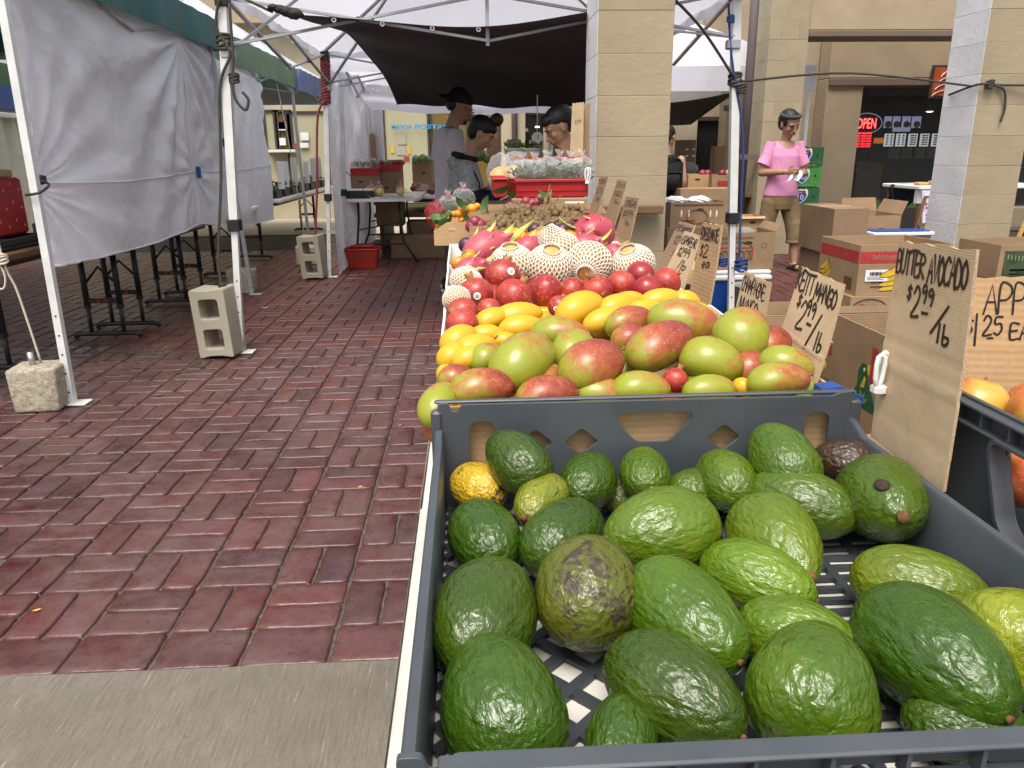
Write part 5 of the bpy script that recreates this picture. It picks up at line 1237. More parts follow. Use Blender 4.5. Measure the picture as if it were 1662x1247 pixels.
def place_fruit(name, mesh, px, py, l, s, ang, dz, label, cat, group, L0, R0, slope=25, up=None, heap=True, p=None, stem=None, color=None):
    c = p if p is not None else on_heap(px, py, dz); k = depth(c)/FPX; r = s*k/2; d = heap_dir(ang, slope); L = half_len(d, l*k/2, r, 2.1 if 'champ' in name else 1.6)
    u = up or (ra_.uniform(-.35, .35), -.35+ra_.uniform(-.3, .3), 1)
    o = link_mesh(name, mesh, None, c, orient(d, u), (L/L0, r/R0, r/R0)); tag(o, label, cat, group)
    if color: o.color = color
    if stem: link_mesh('stem', stem, o, (L0*.97, 0, R0*.05))
    return o
for i, (px, py, l, s, ang, bl, dz, lab) in enumerate(KT):
    place_fruit('mango', (MG+[MGD])[i % 3], px, py, l, s, ang, dz, lab, 'mango', 'keitt mangoes in the heap', MGL, MGR, stem=NUB if i in (6, 8, 16, 11) else None, color=(bl+.10, 0, 0, 1))
CHP = [(942, 497, 88, 54, 35, .010, 'upright yellow mango in the middle of the yellow row'), (1000, 496, 78, 44, 28, .004, 'yellow mango right of the upright one'), (986, 516, 110, 42, 22, .002, 'long yellow mango below the upright one'),
 (841, 510, 84, 44, 14, .006, 'yellow mango lying on top left of centre'), (847, 529, 78, 40, 10, .0, 'yellow mango in front of the one on top left of centre'), (799, 516, 66, 40, 30, .004, 'yellow mango in the back left of the yellow row'),
 (790, 541, 58, 34, 6, .0, 'small yellow mango in the middle of the left group'), (745, 548, 66, 48, 45, .0, 'yellow mango at the left edge under the pomegranates'), (770, 563, 74, 46, 30, .004, 'yellow mango with a dark speck in the left group'),
 (820, 551, 44, 30, 5, -.004, 'barely visible yellow mango between the left group and the green mangoes'), (738, 575, 60, 44, 35, .0, 'yellow mango on the left table edge'), (764, 579, 64, 42, 22, .0, 'yellow mango touching the small green mango'),
 (1018, 488, 64, 36, 22, .0, 'yellow mango behind the long one right of centre'), (1074, 485, 76, 40, 12, .004, 'yellow mango below the dark pomegranate at right'), (1044, 501, 112, 36, 16, -.002, 'long yellow mango across the back right'), (1112, 486, 52, 34, -5, .0, 'rightmost yellow mango beside the price signs'),
 (724, 604, 34, 30, 10, .0, 'small orange yellow mango at the far left edge'), (1206, 626, 34, 30, 0, -.006, 'tiny orange mango peeping between green mangoes at the tray wall'), (1130, 506, 60, 36, 8, -.008, 'yellow mango half under the green and red mangoes at right')]
for i, (px, py, l, s, ang, dz, lab) in enumerate(CHP):
    place_fruit('champagne_mango', CHM[i % 2], px, py, l, s, ang, dz, lab, 'mango', 'yellow champagne mangoes', CHL, CHR, stem=NUB if i % 4 == 0 else None, color=(ra_.uniform(.3, .8), 0, 0, 1))
# pomegranates
def pomf(p):
    w = atan2(p.y, p.x); return 1-.05*abs(p.z)**4+.015*cos(5*w)*(1-p.z*p.z)
PG = MB().ell((0, 0, 0), .042, 36, 24, fn=pomf).mesh('pomegranate', M['pom'], True); PGD = MB().ell((0, 0, 0), .042, 36, 24, fn=pomf).mesh('pomegranate', M['pomdark'], True)
cr = MB(); cr.lathe([(.0085, -.002), (.0075, .004), (.009, .011), (.0072, .0105), (.005, .003), (0, .001)], (0, 0, .038), 6*2); CALYX = cr.mesh('calyx', M['calyx'], True)
for k, v in enumerate(CALYX.vertices):
    if v.co.z > .047: v.co.z += .004*(1 if (k % 2) else -1)
stk = MB(); stk.lathe([(0, .0003), (.0085, .0002), (.009, 0)], (0, 0, 0), 18); STK = stk.mesh('sticker', M['paper'], True)
stk2 = MB()
for z_ in (-.003, .0, .003): stk2.box((-.005+abs(z_)*.4, z_-.0006, .0004), (.005-abs(z_)*.4, z_+.0006, .0006))
STKP = stk2.mesh('sticker_print', M['printgreen'])
PGS = [(816, 450, 60, (.2, .5, .6), 1, 'topmost pomegranate with a round sticker beside the netted pears'), (834, 482, 60, (.5, .3, .7), 0, 'pomegranate with its crown up below the topmost one'), (773, 478, 56, (-.3, .3, .8), 2, 'pomegranate with a round sticker on its front at left'),
 (885, 473, 56, (.7, .5, -.2), 0, 'pomegranate in front of the second netted pear'), (794, 505, 42, (-.7, -.3, .1), 0, 'small pomegranate tucked between two yellow mangoes and the sticker one'), (751, 510, 54, (-.5, .6, .2), 0, 'pomegranate above the lowest left one'),
 (750, 527, 54, (-.4, .4, .5), 3, 'lowest left pomegranate with a sticker low on its side'), (928, 472, 44, (-.6, -.2, .3), 0, 'pomegranate half hidden behind the upright yellow mango'), (908, 498, 38, (.3, .5, .5), 4, 'small pomegranate with a white sticker left of the upright yellow mango'),
 (969, 473, 52, (-.35, -.1, .8), 0, 'pomegranate with a dark crown right of the upright yellow mango'), (1008, 464, 50, (.4, .6, .3), 0, 'pomegranate in front of the third netted pear'), (1039, 448, 48, (.5, .5, .2), 5, 'dark red pomegranate in front of the rightmost netted pear'),
 (1050, 471, 48, (.2, .6, .5), 5, 'dark red shiny pomegranate above the right yellow mangoes'), (1081, 459, 48, (.6, .4, .4), 0, 'rightmost pomegranate beside the price signs'), (1096, 617, 42, (.4, .3, .8), 6, 'single red pomegranate down among the green mangoes')]
for i, (px, py, s, ax, kind, lab) in enumerate(PGS):
    c = on_heap(px, py, .004 if kind != 6 else -.004); r = s*depth(c)/FPX/2
    o = link_mesh('pomegranate', PGD if kind == 5 else PG, None, c, Vector(ax).to_track_quat('Z', 'Y').to_euler(), (r/.042,)*3); tag(o, lab, 'pomegranate', 'pomegranates on the fruit table')
    link_mesh('calyx', CALYX, o, None, None, (1.25,)*3).location = (0, 0, -.008)
    if kind in (1, 2, 3, 4):
        offv = {1: RT*.5+UP*.35, 2: RT*.05+UP*-.1, 3: RT*-.35-UP*.45, 4: -RT*.35-UP*.2}[kind]
        wd_ = ((CAMP-c).normalized()+offv).normalized(); ld = o.rotation_euler.to_matrix().transposed() @ wd_
        s_ = link_mesh('sticker', STK, o, ld*.0424); s_.rotation_euler = ld.to_track_quat('Z', 'Y').to_euler(); link_mesh('print', STKP, s_, (0, 0, .0002))
# pears in foam nets
PEAR = MB().ell((0, 0, 0), (.046, .046, .041), 32, 22, fn=lambda p: 1-.06*exp(-((1-abs(p.z))/.06)**2)).mesh('netted_pear', M['pear'], True)
nm = MB(); N_ = 28
for hand in (1, -1):
    for k in range(N_):
        pts = []
        for j in range(19):
            th = radians(22)+(radians(158)-radians(22))*j/18; w = 2*pi*k/N_+hand*(th-pi/2)*.62
            R_ = 1.035+.012*(j % 2)*0
            pts.append((.046*R_*sin(th)*cos(w), .046*R_*sin(th)*sin(w), .041*R_*cos(th)))
        nm.tube(pts, .0017, 4, flat=.9, cap=False)
for th0, zs in ((radians(22), 1), (radians(158), -1)):
    for k in range(N_):
        w = 2*pi*k/N_; a = Vector((.046*1.035*sin(th0)*cos(w), .046*1.035*sin(th0)*sin(w), .041*1.035*cos(th0))); nm.tube([a, a+Vector((a.x*-.05, a.y*-.05, zs*.006))], .0014, 4)
NETM = nm.mesh('foam_net', M['net'], True)
PRS = [(831, 431, 74, (-.1, -.3, .9), 'netted pear second from left, its top open to the right'), (892, 433, 76, (.05, -.5, .85), 'netted pear with its open top showing, third from left'), (956, 430, 76, (.3, .9, .3), 'fully netted pear fourth from left'),
 (910, 409, 66, (-.5, .3, .7), 'netted pear at the back with the tall folded net'), (1027, 431, 72, (-.35, -.35, .8), 'rightmost netted pear with a wide open top'), (757, 458, 54, (.4, .1, .9), 'small netted pear at the left edge of the table'), (741, 486, 46, (-.3, .5, .6), 'lowest netted pear at the left table edge')]
for (px, py, s, ax, lab) in PRS:
    c = on_heap(px, py, .008); r = s*depth(c)/FPX/2
    o = link_mesh('netted_pear', PEAR, None, c, Vector(ax).to_track_quat('Z', 'Y').to_euler(), (r/.047,)*3); tag(o, lab, 'pear', 'pears in white foam nets'); link_mesh('foam_net', NETM, o)
    if 'tall folded' in lab:
        cn = MB(); n2 = 22
        for hand in (1, -1):
            for k in range(n2): cn.tube([((.036-.014*j/8)*cos(2*pi*k/n2+hand*j*.10), (.036-.014*j/8)*sin(2*pi*k/n2+hand*j*.10), .030+.034*j/8) for j in range(9)], .0012, 4, cap=False)
        cn.build('folded_net', M['net'], o, True, local=True)
# dragon fruit
DF = fruit_mesh('dragon_fruit', .052, .042, M['dragon'], lambda t: circ(t)**.9, 1, 0, .04, 31)
sm_ = MB(); sm_.grid(lambda u, v: (.034*u, (v-.5)*.020*(1-u**1.6)*(1 if u > .02 else .8), .010*u*u+.003*(1-(2*v-1)**2)), 8, 4); SCALE = sm_.mesh('scale', [M['scale_green']], True)
sm2 = MB(); sm2.grid(lambda u, v: (.030*u, (v-.5)*.026*(1-u**1.5), .006*u*u+.003*(1-(2*v-1)**2)), 8, 4); SCALE2 = sm2.mesh('scale', [M['dragon']], True)
DFS = [(790, 406, 84, 62, 40, 'dragon fruit with a tall yellow green leaf tip at left'), (766, 437, 58, 40, 20, 'small dragon fruit low at the left table edge'), (962, 380, 74, 62, 200, 'largest dragon fruit on top in front of the leaning signs'), (950, 405, 64, 52, 10, 'dragon fruit under the largest one behind the netted pears'),
 (998, 417, 46, 42, -20, 'dragon fruit behind the rightmost netted pear'), (858, 405, 56, 44, 25, 'dragon fruit in the middle between the persimmons and nets')]
for (px, py, l, s, ang, lab) in DFS:
    o = place_fruit('dragon_fruit', DF, px, py, l, s, ang, .008, lab, 'dragon fruit', 'dragon fruits on the table', .052, .042)
    rr = random.Random(px)
    for k in range(20):
        t = -0.75+1.6*(k/19); w = k*2.4; rad = .042*circ(min(t, .93)); q = Vector((.052*min(t, .95), rad*cos(w), rad*sin(w)))
        out = Vector((q.x*.4, q.y, q.z)).normalized(); d = (Vector((1, 0, 0))*(.9)+out*(.25 if t < .5 else .7)).normalized()
        s_ = link_mesh('scale', SCALE if k % 2 else SCALE2, o, q-out*.002); s_.rotation_euler = orient(d, out); f_ = rr.uniform(.6, .95) if t < .7 else rr.uniform(.8, 1.25); s_.scale = (f_, f_, f_)
    if 'tall yellow' in lab:
        lf = MB(); lf.grid(lambda u, v: (.05+.075*u, (v-.5)*.026*(1-u**1.3), .02*u+.004*(1-(2*v-1)**2)), 10, 4); lf.build('leaf_tip', M['scale_green'], o, True, local=True)
# persimmons, plums
PS = MB().ell((0, 0, 0), (.036, .036, .029), 26, 16, fn=lambda p: 1-.10*exp(-((1-p.z)/.08)**2)+.02*cos(4*atan2(p.y, p.x))*(1-p.z**2)).mesh('persimmon', M['persimmon'], True)
cx_m = MB()
for k in range(4):
    w = k*pi/2; cx_m.grid(lambda u, v, w=w: ((.003+.020*u)*cos(w)-(v-.5)*.020*sin(pi*min(1, u+.15))*sin(w), (.003+.020*u)*sin(w)+(v-.5)*.020*sin(pi*min(1, u+.15))*cos(w), .0275+.003*u-.004*u*u), 5, 4)
PCAL = cx_m.mesh('calyx', plain('persimmon_calyx', (.22, .21, .06), .8), True)
for i, (px, py, s, lab) in enumerate([(839, 387, 38, 'largest orange persimmon right of the tall leaf tip'), (869, 388, 32, 'persimmon right of the largest one'), (829, 402, 28, 'persimmon below the largest one'), (905, 387, 36, 'flat persimmon left of the top dragon fruit'), (927, 384, 26, 'persimmon tucked against the top dragon fruit'),
        (745, 429, 26, 'small persimmon at the left table edge'), (760, 417, 26, 'persimmon under the left dragon fruit'), (884, 396, 28, 'half hidden persimmon above the second netted pear'), (880, 378, 24, 'persimmon at the back below the longans')]):
    c = on_heap(px, py, .006); r = s*depth(c)/FPX/2
    o = link_mesh('persimmon', PS, None, c, (ra_.uniform(-.9, .2), ra_.uniform(-.6, .6), ra_.uniform(0, 6)), (r/.034,)*3); tag(o, lab, 'persimmon', 'persimmons on the fruit table'); link_mesh('calyx', PCAL, o)
PLM = MB().ell((0, 0, 0), (.024, .023, .023), 18, 12).mesh('plum', M['plum'], True)
for i, (px, py, lab) in enumerate([(775, 397, 'plum left of the dragon fruit'), (765, 405, 'lowest plum at the left'), (895, 372, 'plum under the longan twigs'), (913, 374, 'plum left of the top dragon fruit'), (868, 374, 'plum above the persimmons'), (925, 371, 'plum nearest the leaning signs'), (757, 398, 'leftmost plum by the carton')]):
    c = on_heap(px, py, .006); o = link_mesh('plum', PLM, None, c, (i, i*2, 0), (1.0,)*3); tag(o, 'dark purple '+lab, 'plum', 'plums on the fruit table')
# fruit lying deeper in the heaps
ru = random.Random(77)
for (kind, x0, x1, y0, y1, n, dz) in (('k', -.03, .52, 1.10, 1.38, 20, -.052), ('c', -.03, .50, 1.45, 1.70, 26, -.045), ('p', -.02, .48, 1.74, 1.96, 16, -.052), ('s', -.02, .46, 2.0, 2.58, 20, -.050)):
    for k in range(n):
        x, y = ru.uniform(x0, x1), ru.uniform(y0, y1); z = hz(y)+dz+ru.uniform(-.008, .006); r3 = (ru.uniform(-.3, .3), ru.uniform(-.3, .3), ru.uniform(0, 6))
        if kind == 'k': o = link_mesh('mango', MG[k % 2], None, (x, y, z), r3); o.color = (ru.uniform(.3, 1), 0, 0, 1); tag(o, 'mango buried under others in the green mango heap', 'mango', 'mangoes lying deep in the heap')
        elif kind == 'c': o = link_mesh('champagne_mango', CHM[k % 2], None, (x, y, z), r3); o.color = (.5, 0, 0, 1); tag(o, 'yellow mango buried under the other yellow mangoes', 'mango', 'yellow mangoes lying deep in the heap')
        elif kind == 'p': o = link_mesh('pomegranate', PG, None, (x, y, z), r3); link_mesh('calyx', CALYX, o); tag(o, 'pomegranate buried under the others', 'pomegranate', 'pomegranates lying deep in the heap')
        else: o = link_mesh('persimmon', PS, None, (x, y, z), r3, (.9,)*3); link_mesh('calyx', PCAL, o); tag(o, 'persimmon lying deep between the nets and dragon fruit', 'persimmon', 'persimmons lying deep in the heap')
# boxes the fruit lies in
def open_box(name, label, x0, x1, y0, y1, z0, z1, mat, t=.005, floor=True, cat='box', group=None, back=None):
    root = thing(name, label, cat, ((x0+x1)/2, (y0+y1)/2, z0), 0, group)
    zb = back or z1
    MB().box((x0, y0, z0), (x1, y0+t, z1)).build('front_panel', mat, root); MB().box((x0, y1-t, z0), (x1, y1, zb)).build('back_panel', mat, root)
    MB().slab([(x0, y0+t, z0), (x0, y1-t, z0), (x0, y1-t, zb), (x0, y0+t, z1)], (t, 0, 0)).build('side_panel', mat, root)
    MB().slab([(x1-t, y0+t, z0), (x1-t, y1-t, z0), (x1-t, y1-t, zb), (x1-t, y0+t, z1)], (t, 0, 0)).build('side_panel', mat, root)
    if floor: MB().slab([(x0+t, y0+t, z1-.05), (x1-t, y0+t, z1-.05), (x1-t, y1-t, zb-.05), (x0+t, y1-t, zb-.05)], (0, 0, -.006)).build('floor_panel', M['carddark'], root)
    return root
open_box('fruit_carton', 'brown carton of green mangoes right behind the avocado tray', -.055, .56, 1.068, 1.42, .604, .762, M['cardlight'], back=.765)
open_box('fruit_carton', 'white edged tray under the yellow mangoes', -.062, .55, 1.425, 1.72, .604, .765, M['white'], back=.775)
open_box('fruit_carton', 'white tray under the pomegranates', -.064, .53, 1.725, 1.98, .604, .77, M['white'], back=.785)
open_box('fruit_carton', 'white foam tray under the netted pears', -.066, .50, 1.985, 2.26, .604, .785, M['white'], back=.80)
open_box('fruit_carton', 'white foam tray under the dragon fruit and persimmons', -.068, .50, 2.265, 2.62, .604, .80, M['whiteplastic'], back=.82)
# ------------------------------------------------------------------ longans, oranges, crates behind
lg = thing('longan_bunch', 'big bunch of brown longans on twigs behind the dragon fruit', 'longans', (.25, 2.9, .83))
LG = MB().ell((0, 0, 0), .0135, 10, 8).mesh('longan', M['longan'], True)
rl = random.Random(9); cnt = 0
for k in range(260):
    if k < 190: px, py = rl.uniform(782, 905), rl.uniform(336, 386)
    else: px, py = rl.uniform(872, 948), rl.uniform(334, 380)
    if px < 815 and py < 388-(px-775)*1.3: continue
    if px > 885 and py < 336+.0*(px): continue
    Y = 2.72+(388-py)*.0095+rl.uniform(-.04, .04); c = pY(px, py, Y)
    o = link_mesh('longan', LG, lg, Vector(c)-Vector((.25, 2.9, .83)), (rl.uniform(0, 6), 0, 0), (rl.uniform(.95, 1.25),)*3)
for k in range(9):
    px, py = rl.uniform(875, 905), rl.uniform(316, 344); c = pY(px, py, 3.15+rl.uniform(0, .05)); link_mesh('longan', LG, lg, Vector(c)-Vector((.25, 2.9, .83)))
for k in range(18):
    px, py = rl.uniform(800, 940), rl.uniform(345, 392); a = pY(px, py, 2.72+(388-py)*.0095-.03)
    w = rl.uniform(-.5, .9); b = a+Vector((cos(w)*.16, .08, sin(w)*.16*.6+.02)); MB().tube([a, (a+b)/2+Vector((0, 0, rl.uniform(-.02, .02))), b], .0022, 5).build('twig', M['twig'], lg)
for (x0, y0, x1, y1) in ((866, 385, 893, 300), (812, 325, 824, 318), (884, 350, 895, 308), (940, 398, 960, 365), (905, 390, 915, 340)):
    MB().tube([pY(x0, y0, 2.9), pY((x0+x1)/2+3, (y0+y1)/2, 2.95), pY(x1, y1, 3.0)], .0028, 5).build('twig', M['twig'], lg)
lfm = MB(); lfm.grid(lambda u, v: ((u-.5)*.10, (v-.5)*.036*(1-(2*u-1)**2), .012*(2*u-1)**2), 10, 4); LEAFM = lfm.mesh('leaf', M['leaf'], True)
for (px, py, rx, rz) in ((812, 310, .6, 2.4), (880, 315, .9, .9), (828, 318, .5, 1.8)):
    link_mesh('leaf', LEAFM, lg, Vector(pY(px, py, 3.05))-Vector((.25, 2.9, .83)), (rx, .3, rz))
MB().slab([(.0, 2.66, .80), (.56, 2.66, .80), (.56, 3.35, .90), (.0, 3.35, .90)], (0, 0, -.02)).build('bed', M['twig'], lg)
for k in range(10):
    px, py = 812+rl.uniform(0, 60), 325+rl.uniform(0, 14); o = MB().ell(pY(px, py, 3.25), (.022, .022, .021), 14, 10).build('red_fruit', M['redveg'], None, True); tag(o, 'dark red rambutan-like fruit behind the longans', 'fruit', 'dark red fruits behind the longans')
for k, (px, py) in enumerate([(771, 361), (766, 368), (779, 366), (784, 376), (776, 374)]):
    o = MB().ell(pY(px, py, 3.0), (.026, .026, .025), 14, 10).build('red_fruit', M['redveg'], None, True); tag(o, 'dark red round fruit between the orange carton and the longans', 'fruit', 'dark red fruits by the orange carton')
# orange carton
oc = thing('fruit_carton', 'brown carton with a round hand hole holding small oranges with leaves', 'box', pY(735, 398, 3.15))
a, b = pY(705, 399, 3.15), pY(772, 360, 3.15)
plate('front_panel', rpoly([(a.x, a.z), (b.x+.02, a.z), (b.x+.02, b.z), (a.x+.055, b.z), (a.x, b.z-.035)], .006, 3), [[(a.x+.075+.017*cos(k*pi/8), b.z-.036+.015*sin(k*pi/8)) for k in range(16)]], .005, lambda u, v, w: (u, 3.15+w, v), M['cardlight'], oc)
MB().box((a.x, 3.154, a.z), (a.x+.005, 3.55, b.z-.035)).build('side_panel', M['cardlight'], oc); MB().box((b.x+.015, 3.154, a.z), (b.x+.02, 3.55, b.z-.0)).build('side_panel', M['cardlight'], oc)
MB().box((a.x, 3.55, a.z), (b.x+.02, 3.555, b.z)).build('back_panel', M['cardlight'], oc); MB().box((a.x+.006, 3.156, b.z-.07), (b.x+.014, 3.549, b.z-.06)).build('floor_panel', M['cardlight'], oc)
for k, (px, py, s) in enumerate([(751, 340, 16), (766, 339, 17), (738, 348, 12), (745, 347, 14), (758, 352, 14), (783, 348, 15), (749, 357, 11), (713, 366, 14), (774, 335, 12), (730, 347, 11), (768, 350, 13)]):
    c = pY(px, py, 3.22+.02*(k % 3)); r = s*depth(c)/FPX/2
    o = MB().ell(c, (r, r, r*.94), 18, 12).build('small_orange', M['orange'], None, True); tag(o, 'small orange tangerine among green leaves in the brown carton', 'orange', 'small oranges in the carton')
for k, (px, py) in enumerate([(710, 352), (716, 348), (722, 352), (731, 355), (758, 357), (786, 331), (790, 338), (712, 360), (727, 360), (764, 357), (748, 331), (705, 356)]):
    o = link_mesh('orange_leaf', LEAFM, None, pY(px, py, 3.17+.01*(k % 4)), (1.2+.3*(k % 3), .4*k, k*1.3), (.75,)*3); tag(o, 'glossy green leaf sticking out of the orange carton', 'leaf', 'leaves in the orange carton')
rn = MB(); rn.ell(pY(708, 349, 3.34), (.045, .06, .055), 26, 20, fn=lambda p: 1+.30*noise.noise(p*3)+.1*noise.noise(p*9)); o = rn.build('net_bag', M['netfilm'], None, True); tag(o, 'red mesh bag squeezed beside the orange carton', 'bag')
def plastic_bag(label, c, r, inner, n=14, seed=1, name='plastic_bag', cat='bag', group=None, knot=True, matin=None):
    c = Vector(c); root = thing(name, label, cat, c-Vector((0, 0, r[2])), 0, group); rr = random.Random(seed)
    nf = lambda p: 1+.10*noise.noise(p*2.3+Vector((seed, 0, 0)))+.06*noise.noise(p*6+Vector((0, seed, 0)))
    if inner == 'greens':
        g = MB()
        for k in range(n*4):
            p = c+Vector((rr.uniform(-.7, .7)*r[0], rr.uniform(-.5, .5)*r[1], rr.uniform(-.7, .3)*r[2])); d = Vector((rr.uniform(-.5, 1), rr.uniform(-.2, .2), rr.uniform(-.2, .7))).normalized()*r[0]*.55; e = d.cross(Vector((.1, 1, .3))).normalized()*r[0]*.055
            g.add([p-e, p+d*.5-e*1.3, p+d, p+d*.5+e*1.3], [(0, 1, 2, 3)])
        g.build('contents', matin or M['leaf'], root)['kind'] = 'stuff'
    elif inner:
        MB().ell(c-Vector((0, 0, r[2]*.25)), (r[0]*.86, r[1]*.86, r[2]*.62), 16, 12, fn=lambda p: 1+.08*noise.noise(p*5)).build('contents', inner, root, True)
    MB().ell(c, r, 26, 18, fn=nf).build('film', M['film'], root, True)
    if knot:
        f = MB()
        top = c+Vector((0, 0, r[2]*.93))
        for k in range(5): f.grid(lambda u, v, k=k: top+Vector(((u-.5)*r[0]*(.12+.55*v), (v*.2+.06*sin(u*9+k))*r[1]*cos(k), v*r[2]*(.45+.1*sin(u*5+k)))), 6, 6)
        f.build('gathered_top', M['film'], root, True)
        MB().tube([top+Vector((.018*cos(w*pi/4), .018*sin(w*pi/4), 0)) for w in range(9)], .004, 5).build('tape', M['redcrate'], root)
    return root
for k, (px, py) in enumerate([(728, 334), (752, 322)]): plastic_bag(['clear crumpled bag left on top of the orange carton', 'clear crumpled bag right of it above the oranges'][k], pY(px, py, 3.35), (.05, .05, .045), 'greens', 10, 40+k, group='clear bags over the orange carton')
# red crate of bagged greens on a carton
rcr = thing('produce_crate', 'red plastic crate of bagged greens beside the tan column', 'crate', pY(885, 320, 3.55))
a, b = pY(838, 321, 3.55), pY(955, 291, 3.55); c2_ = pY(806, 293, 3.9)
MB().cbox((a.x, 3.55, a.z), (b.x, 3.562, b.z), .003).build('front_wall', M['redcrate'], rcr); MB().cbox((b.x-.012, 3.563, a.z), (b.x, 3.95, b.z), .003).build('side_wall', M['redcrate'], rcr)
MB().slab([(a.x, 3.563, a.z), (a.x-.02, 3.95, a.z), (a.x-.02, 3.95, b.z), (a.x, 3.563, b.z)], (.012, 0, 0)).build('side_wall', M['redcrate'], rcr); MB().cbox((a.x-.02, 3.951, a.z), (b.x, 3.963, b.z), .003).build('back_wall', M['redcrate'], rcr)
for z in (a.z+.028, a.z+.058): MB().box((a.x+.004, 3.546, z), (b.x-.004, 3.5495, z+.003)).build('ridge', M['redcrate'], rcr)
MB().cbox((a.x-.008, 3.540, b.z-.012), (b.x+.006, 3.5495, b.z+.002), .003).build('lip', M['redcrate'], rcr); MB().box((a.x, 3.57, a.z+.004), (b.x-.013, 3.95, a.z+.012)).build('floor', M['redcrate'], rcr)
rc2 = thing('produce_crate', 'second red crate half hidden behind the crate of greens', 'crate', pY(820, 300, 3.9))
MB().cbox((a.x-.10, 3.58, a.z), (a.x-.034, 3.95, b.z-.002), .006).build('body', M['redcrate'], rc2); MB().cbox((a.x-.108, 3.57, b.z-.001), (a.x-.032, 3.96, b.z+.008), .003).build('lip', M['redcrate'], rc2)
for k, (px, py, w) in enumerate([(848, 280, .085), (868, 280, .085), (888, 278, .09), (908, 276, .085), (926, 278, .08), (944, 276, .07)]):
    plastic_bag(['leftmost', 'second from left', 'third from left', 'fourth from left', 'fifth from left', 'rightmost'][k]+' clear bag of green vegetables with red tape in the red crate', pY(px, py, 3.72+.04*(k % 2)), (w*.8, .07, .065), 'greens', 16, 50+k, group='bags of greens in the red crate')
bc = thing('fruit_carton', 'brown carton with a white barcode label under the red crate', 'box', pY(905, 400, 3.5))
MB().cbox((a.x-.02, 3.52, .602), (b.x-.01, 3.96, a.z-.003), .004).build('body', M['card'], bc)
c_, d_ = pY(917, 343, 3.515), pY(948, 327, 3.515); lb_ = MB().box((c_.x, 3.5165, c_.z), (d_.x, 3.5185, d_.z)).build('label', M['paper'], bc)
def barcode(parent, o_, ux, uz, w, h, y, mat=None, n=22, seed=0):
    rr = random.Random(seed); x = 0; mb = MB()
    while x < w:
        bw_ = rr.choice((.6, 1, 1.6))*w/60; mb.box((o_.x+x, y-.0008, o_.z), (o_.x+x+bw_, y, o_.z+h)); x += bw_+rr.choice((.6, 1, 1.4))*w/50
    k = mb.build('barcode', M['printblack'], parent); k['kind'] = 'stuff'; return k
barcode(lb_, Vector((c_.x+.02, 0, c_.z+.005)), 0, 0, (d_.x-c_.x)*.6, (d_.z-c_.z)*.35, 3.5162); MB().box((c_.x+.006, 3.5155, c_.z+.030), (d_.x-.03, 3.5163, c_.z+.033)).build('print', M['printblack'], lb_)
# clear sacks and tubs behind
for k, (px, py) in enumerate([(812, 283), (832, 281)]): plastic_bag(['left', 'right'][k]+' clear sack of bean sprouts behind the red crates', pY(px, py, 4.3), (.075, .07, .11), M['pear'], 10, 70+k, knot=False, group='clear sacks behind the crates')
for k, (px, py) in enumerate([(833, 252), (862, 252)]):
    p = pY(px, py, 5.2); t_ = thing('produce_tub', ['left', 'right'][k]+' white tub printed with an orange and topped with greens', 'tub', (p.x, p.y, p.z-.06), 0, 'white tubs of greens')
    MB().lathe([(.045, -.05), (.058, .035), (.061, .035), (.061, .042), (.056, .042), (.05, .0), (0, 0)], p, 20).build('tub', M['whiteplastic'], t_, True)
    MB().ell((p.x, p.y-.052, p.z-.008), (.028, .004, .022), 14, 8).build('printed_orange', M['orange'], t_, True)
    g = MB()
    for j in range(40):
        q = p+Vector((ra_.uniform(-.06, .06), ra_.uniform(-.06, .06), .04+ra_.uniform(0, .03))); d = Vector((ra_.uniform(-1, 1), ra_.uniform(-1, 1), ra_.uniform(0, 1))).normalized()*.035; e = d.cross(Vector((.2, .3, 1))).normalized()*.012
        g.add([q-e, q+d, q+e], [(0, 1, 2)])
    g.build('greens', M['leafpale'] if k == 0 else M['leaf'], t_)['kind'] = 'stuff'
st_ = thing('stall_shelf', 'low table under the tubs and sacks behind the red crates', 'table', (.55, 4.9, 0)); MB().cbox((.15, 4.0, .80), (1.0, 4.08, .84), .004).cbox((.1, 4.2, .74), (.62, 5.6, .78), .006).build('top', M['wood'], st_)
for (x, y) in ((.15, 4.25), (.58, 4.25), (.15, 5.5), (.58, 5.5)): MB().bar((x, y, 0), (x, y, .739), .03).build('leg', M['blackmetal'], st_)
# kitchen scale
sc_ = pY(872, 224, 6.0); s_ = thing('hanging_scale', 'round white dial scale hanging at the back stall', 'scale', sc_)
MB().tube([sc_-Vector((0, .015, 0)), sc_+Vector((0, .02, 0))], .042, 22).build('dial', M['paper'], s_); MB().tube([sc_+Vector((0, 0, .04)), sc_+Vector((0, 0, .3))], .004, 6).build('hook_rod', M['steel'], s_); MB().bar(sc_+Vector((0, -.017, -.005)), sc_+Vector((.012, -.017, .025)), .004).build('pointer', M['printred'], s_)
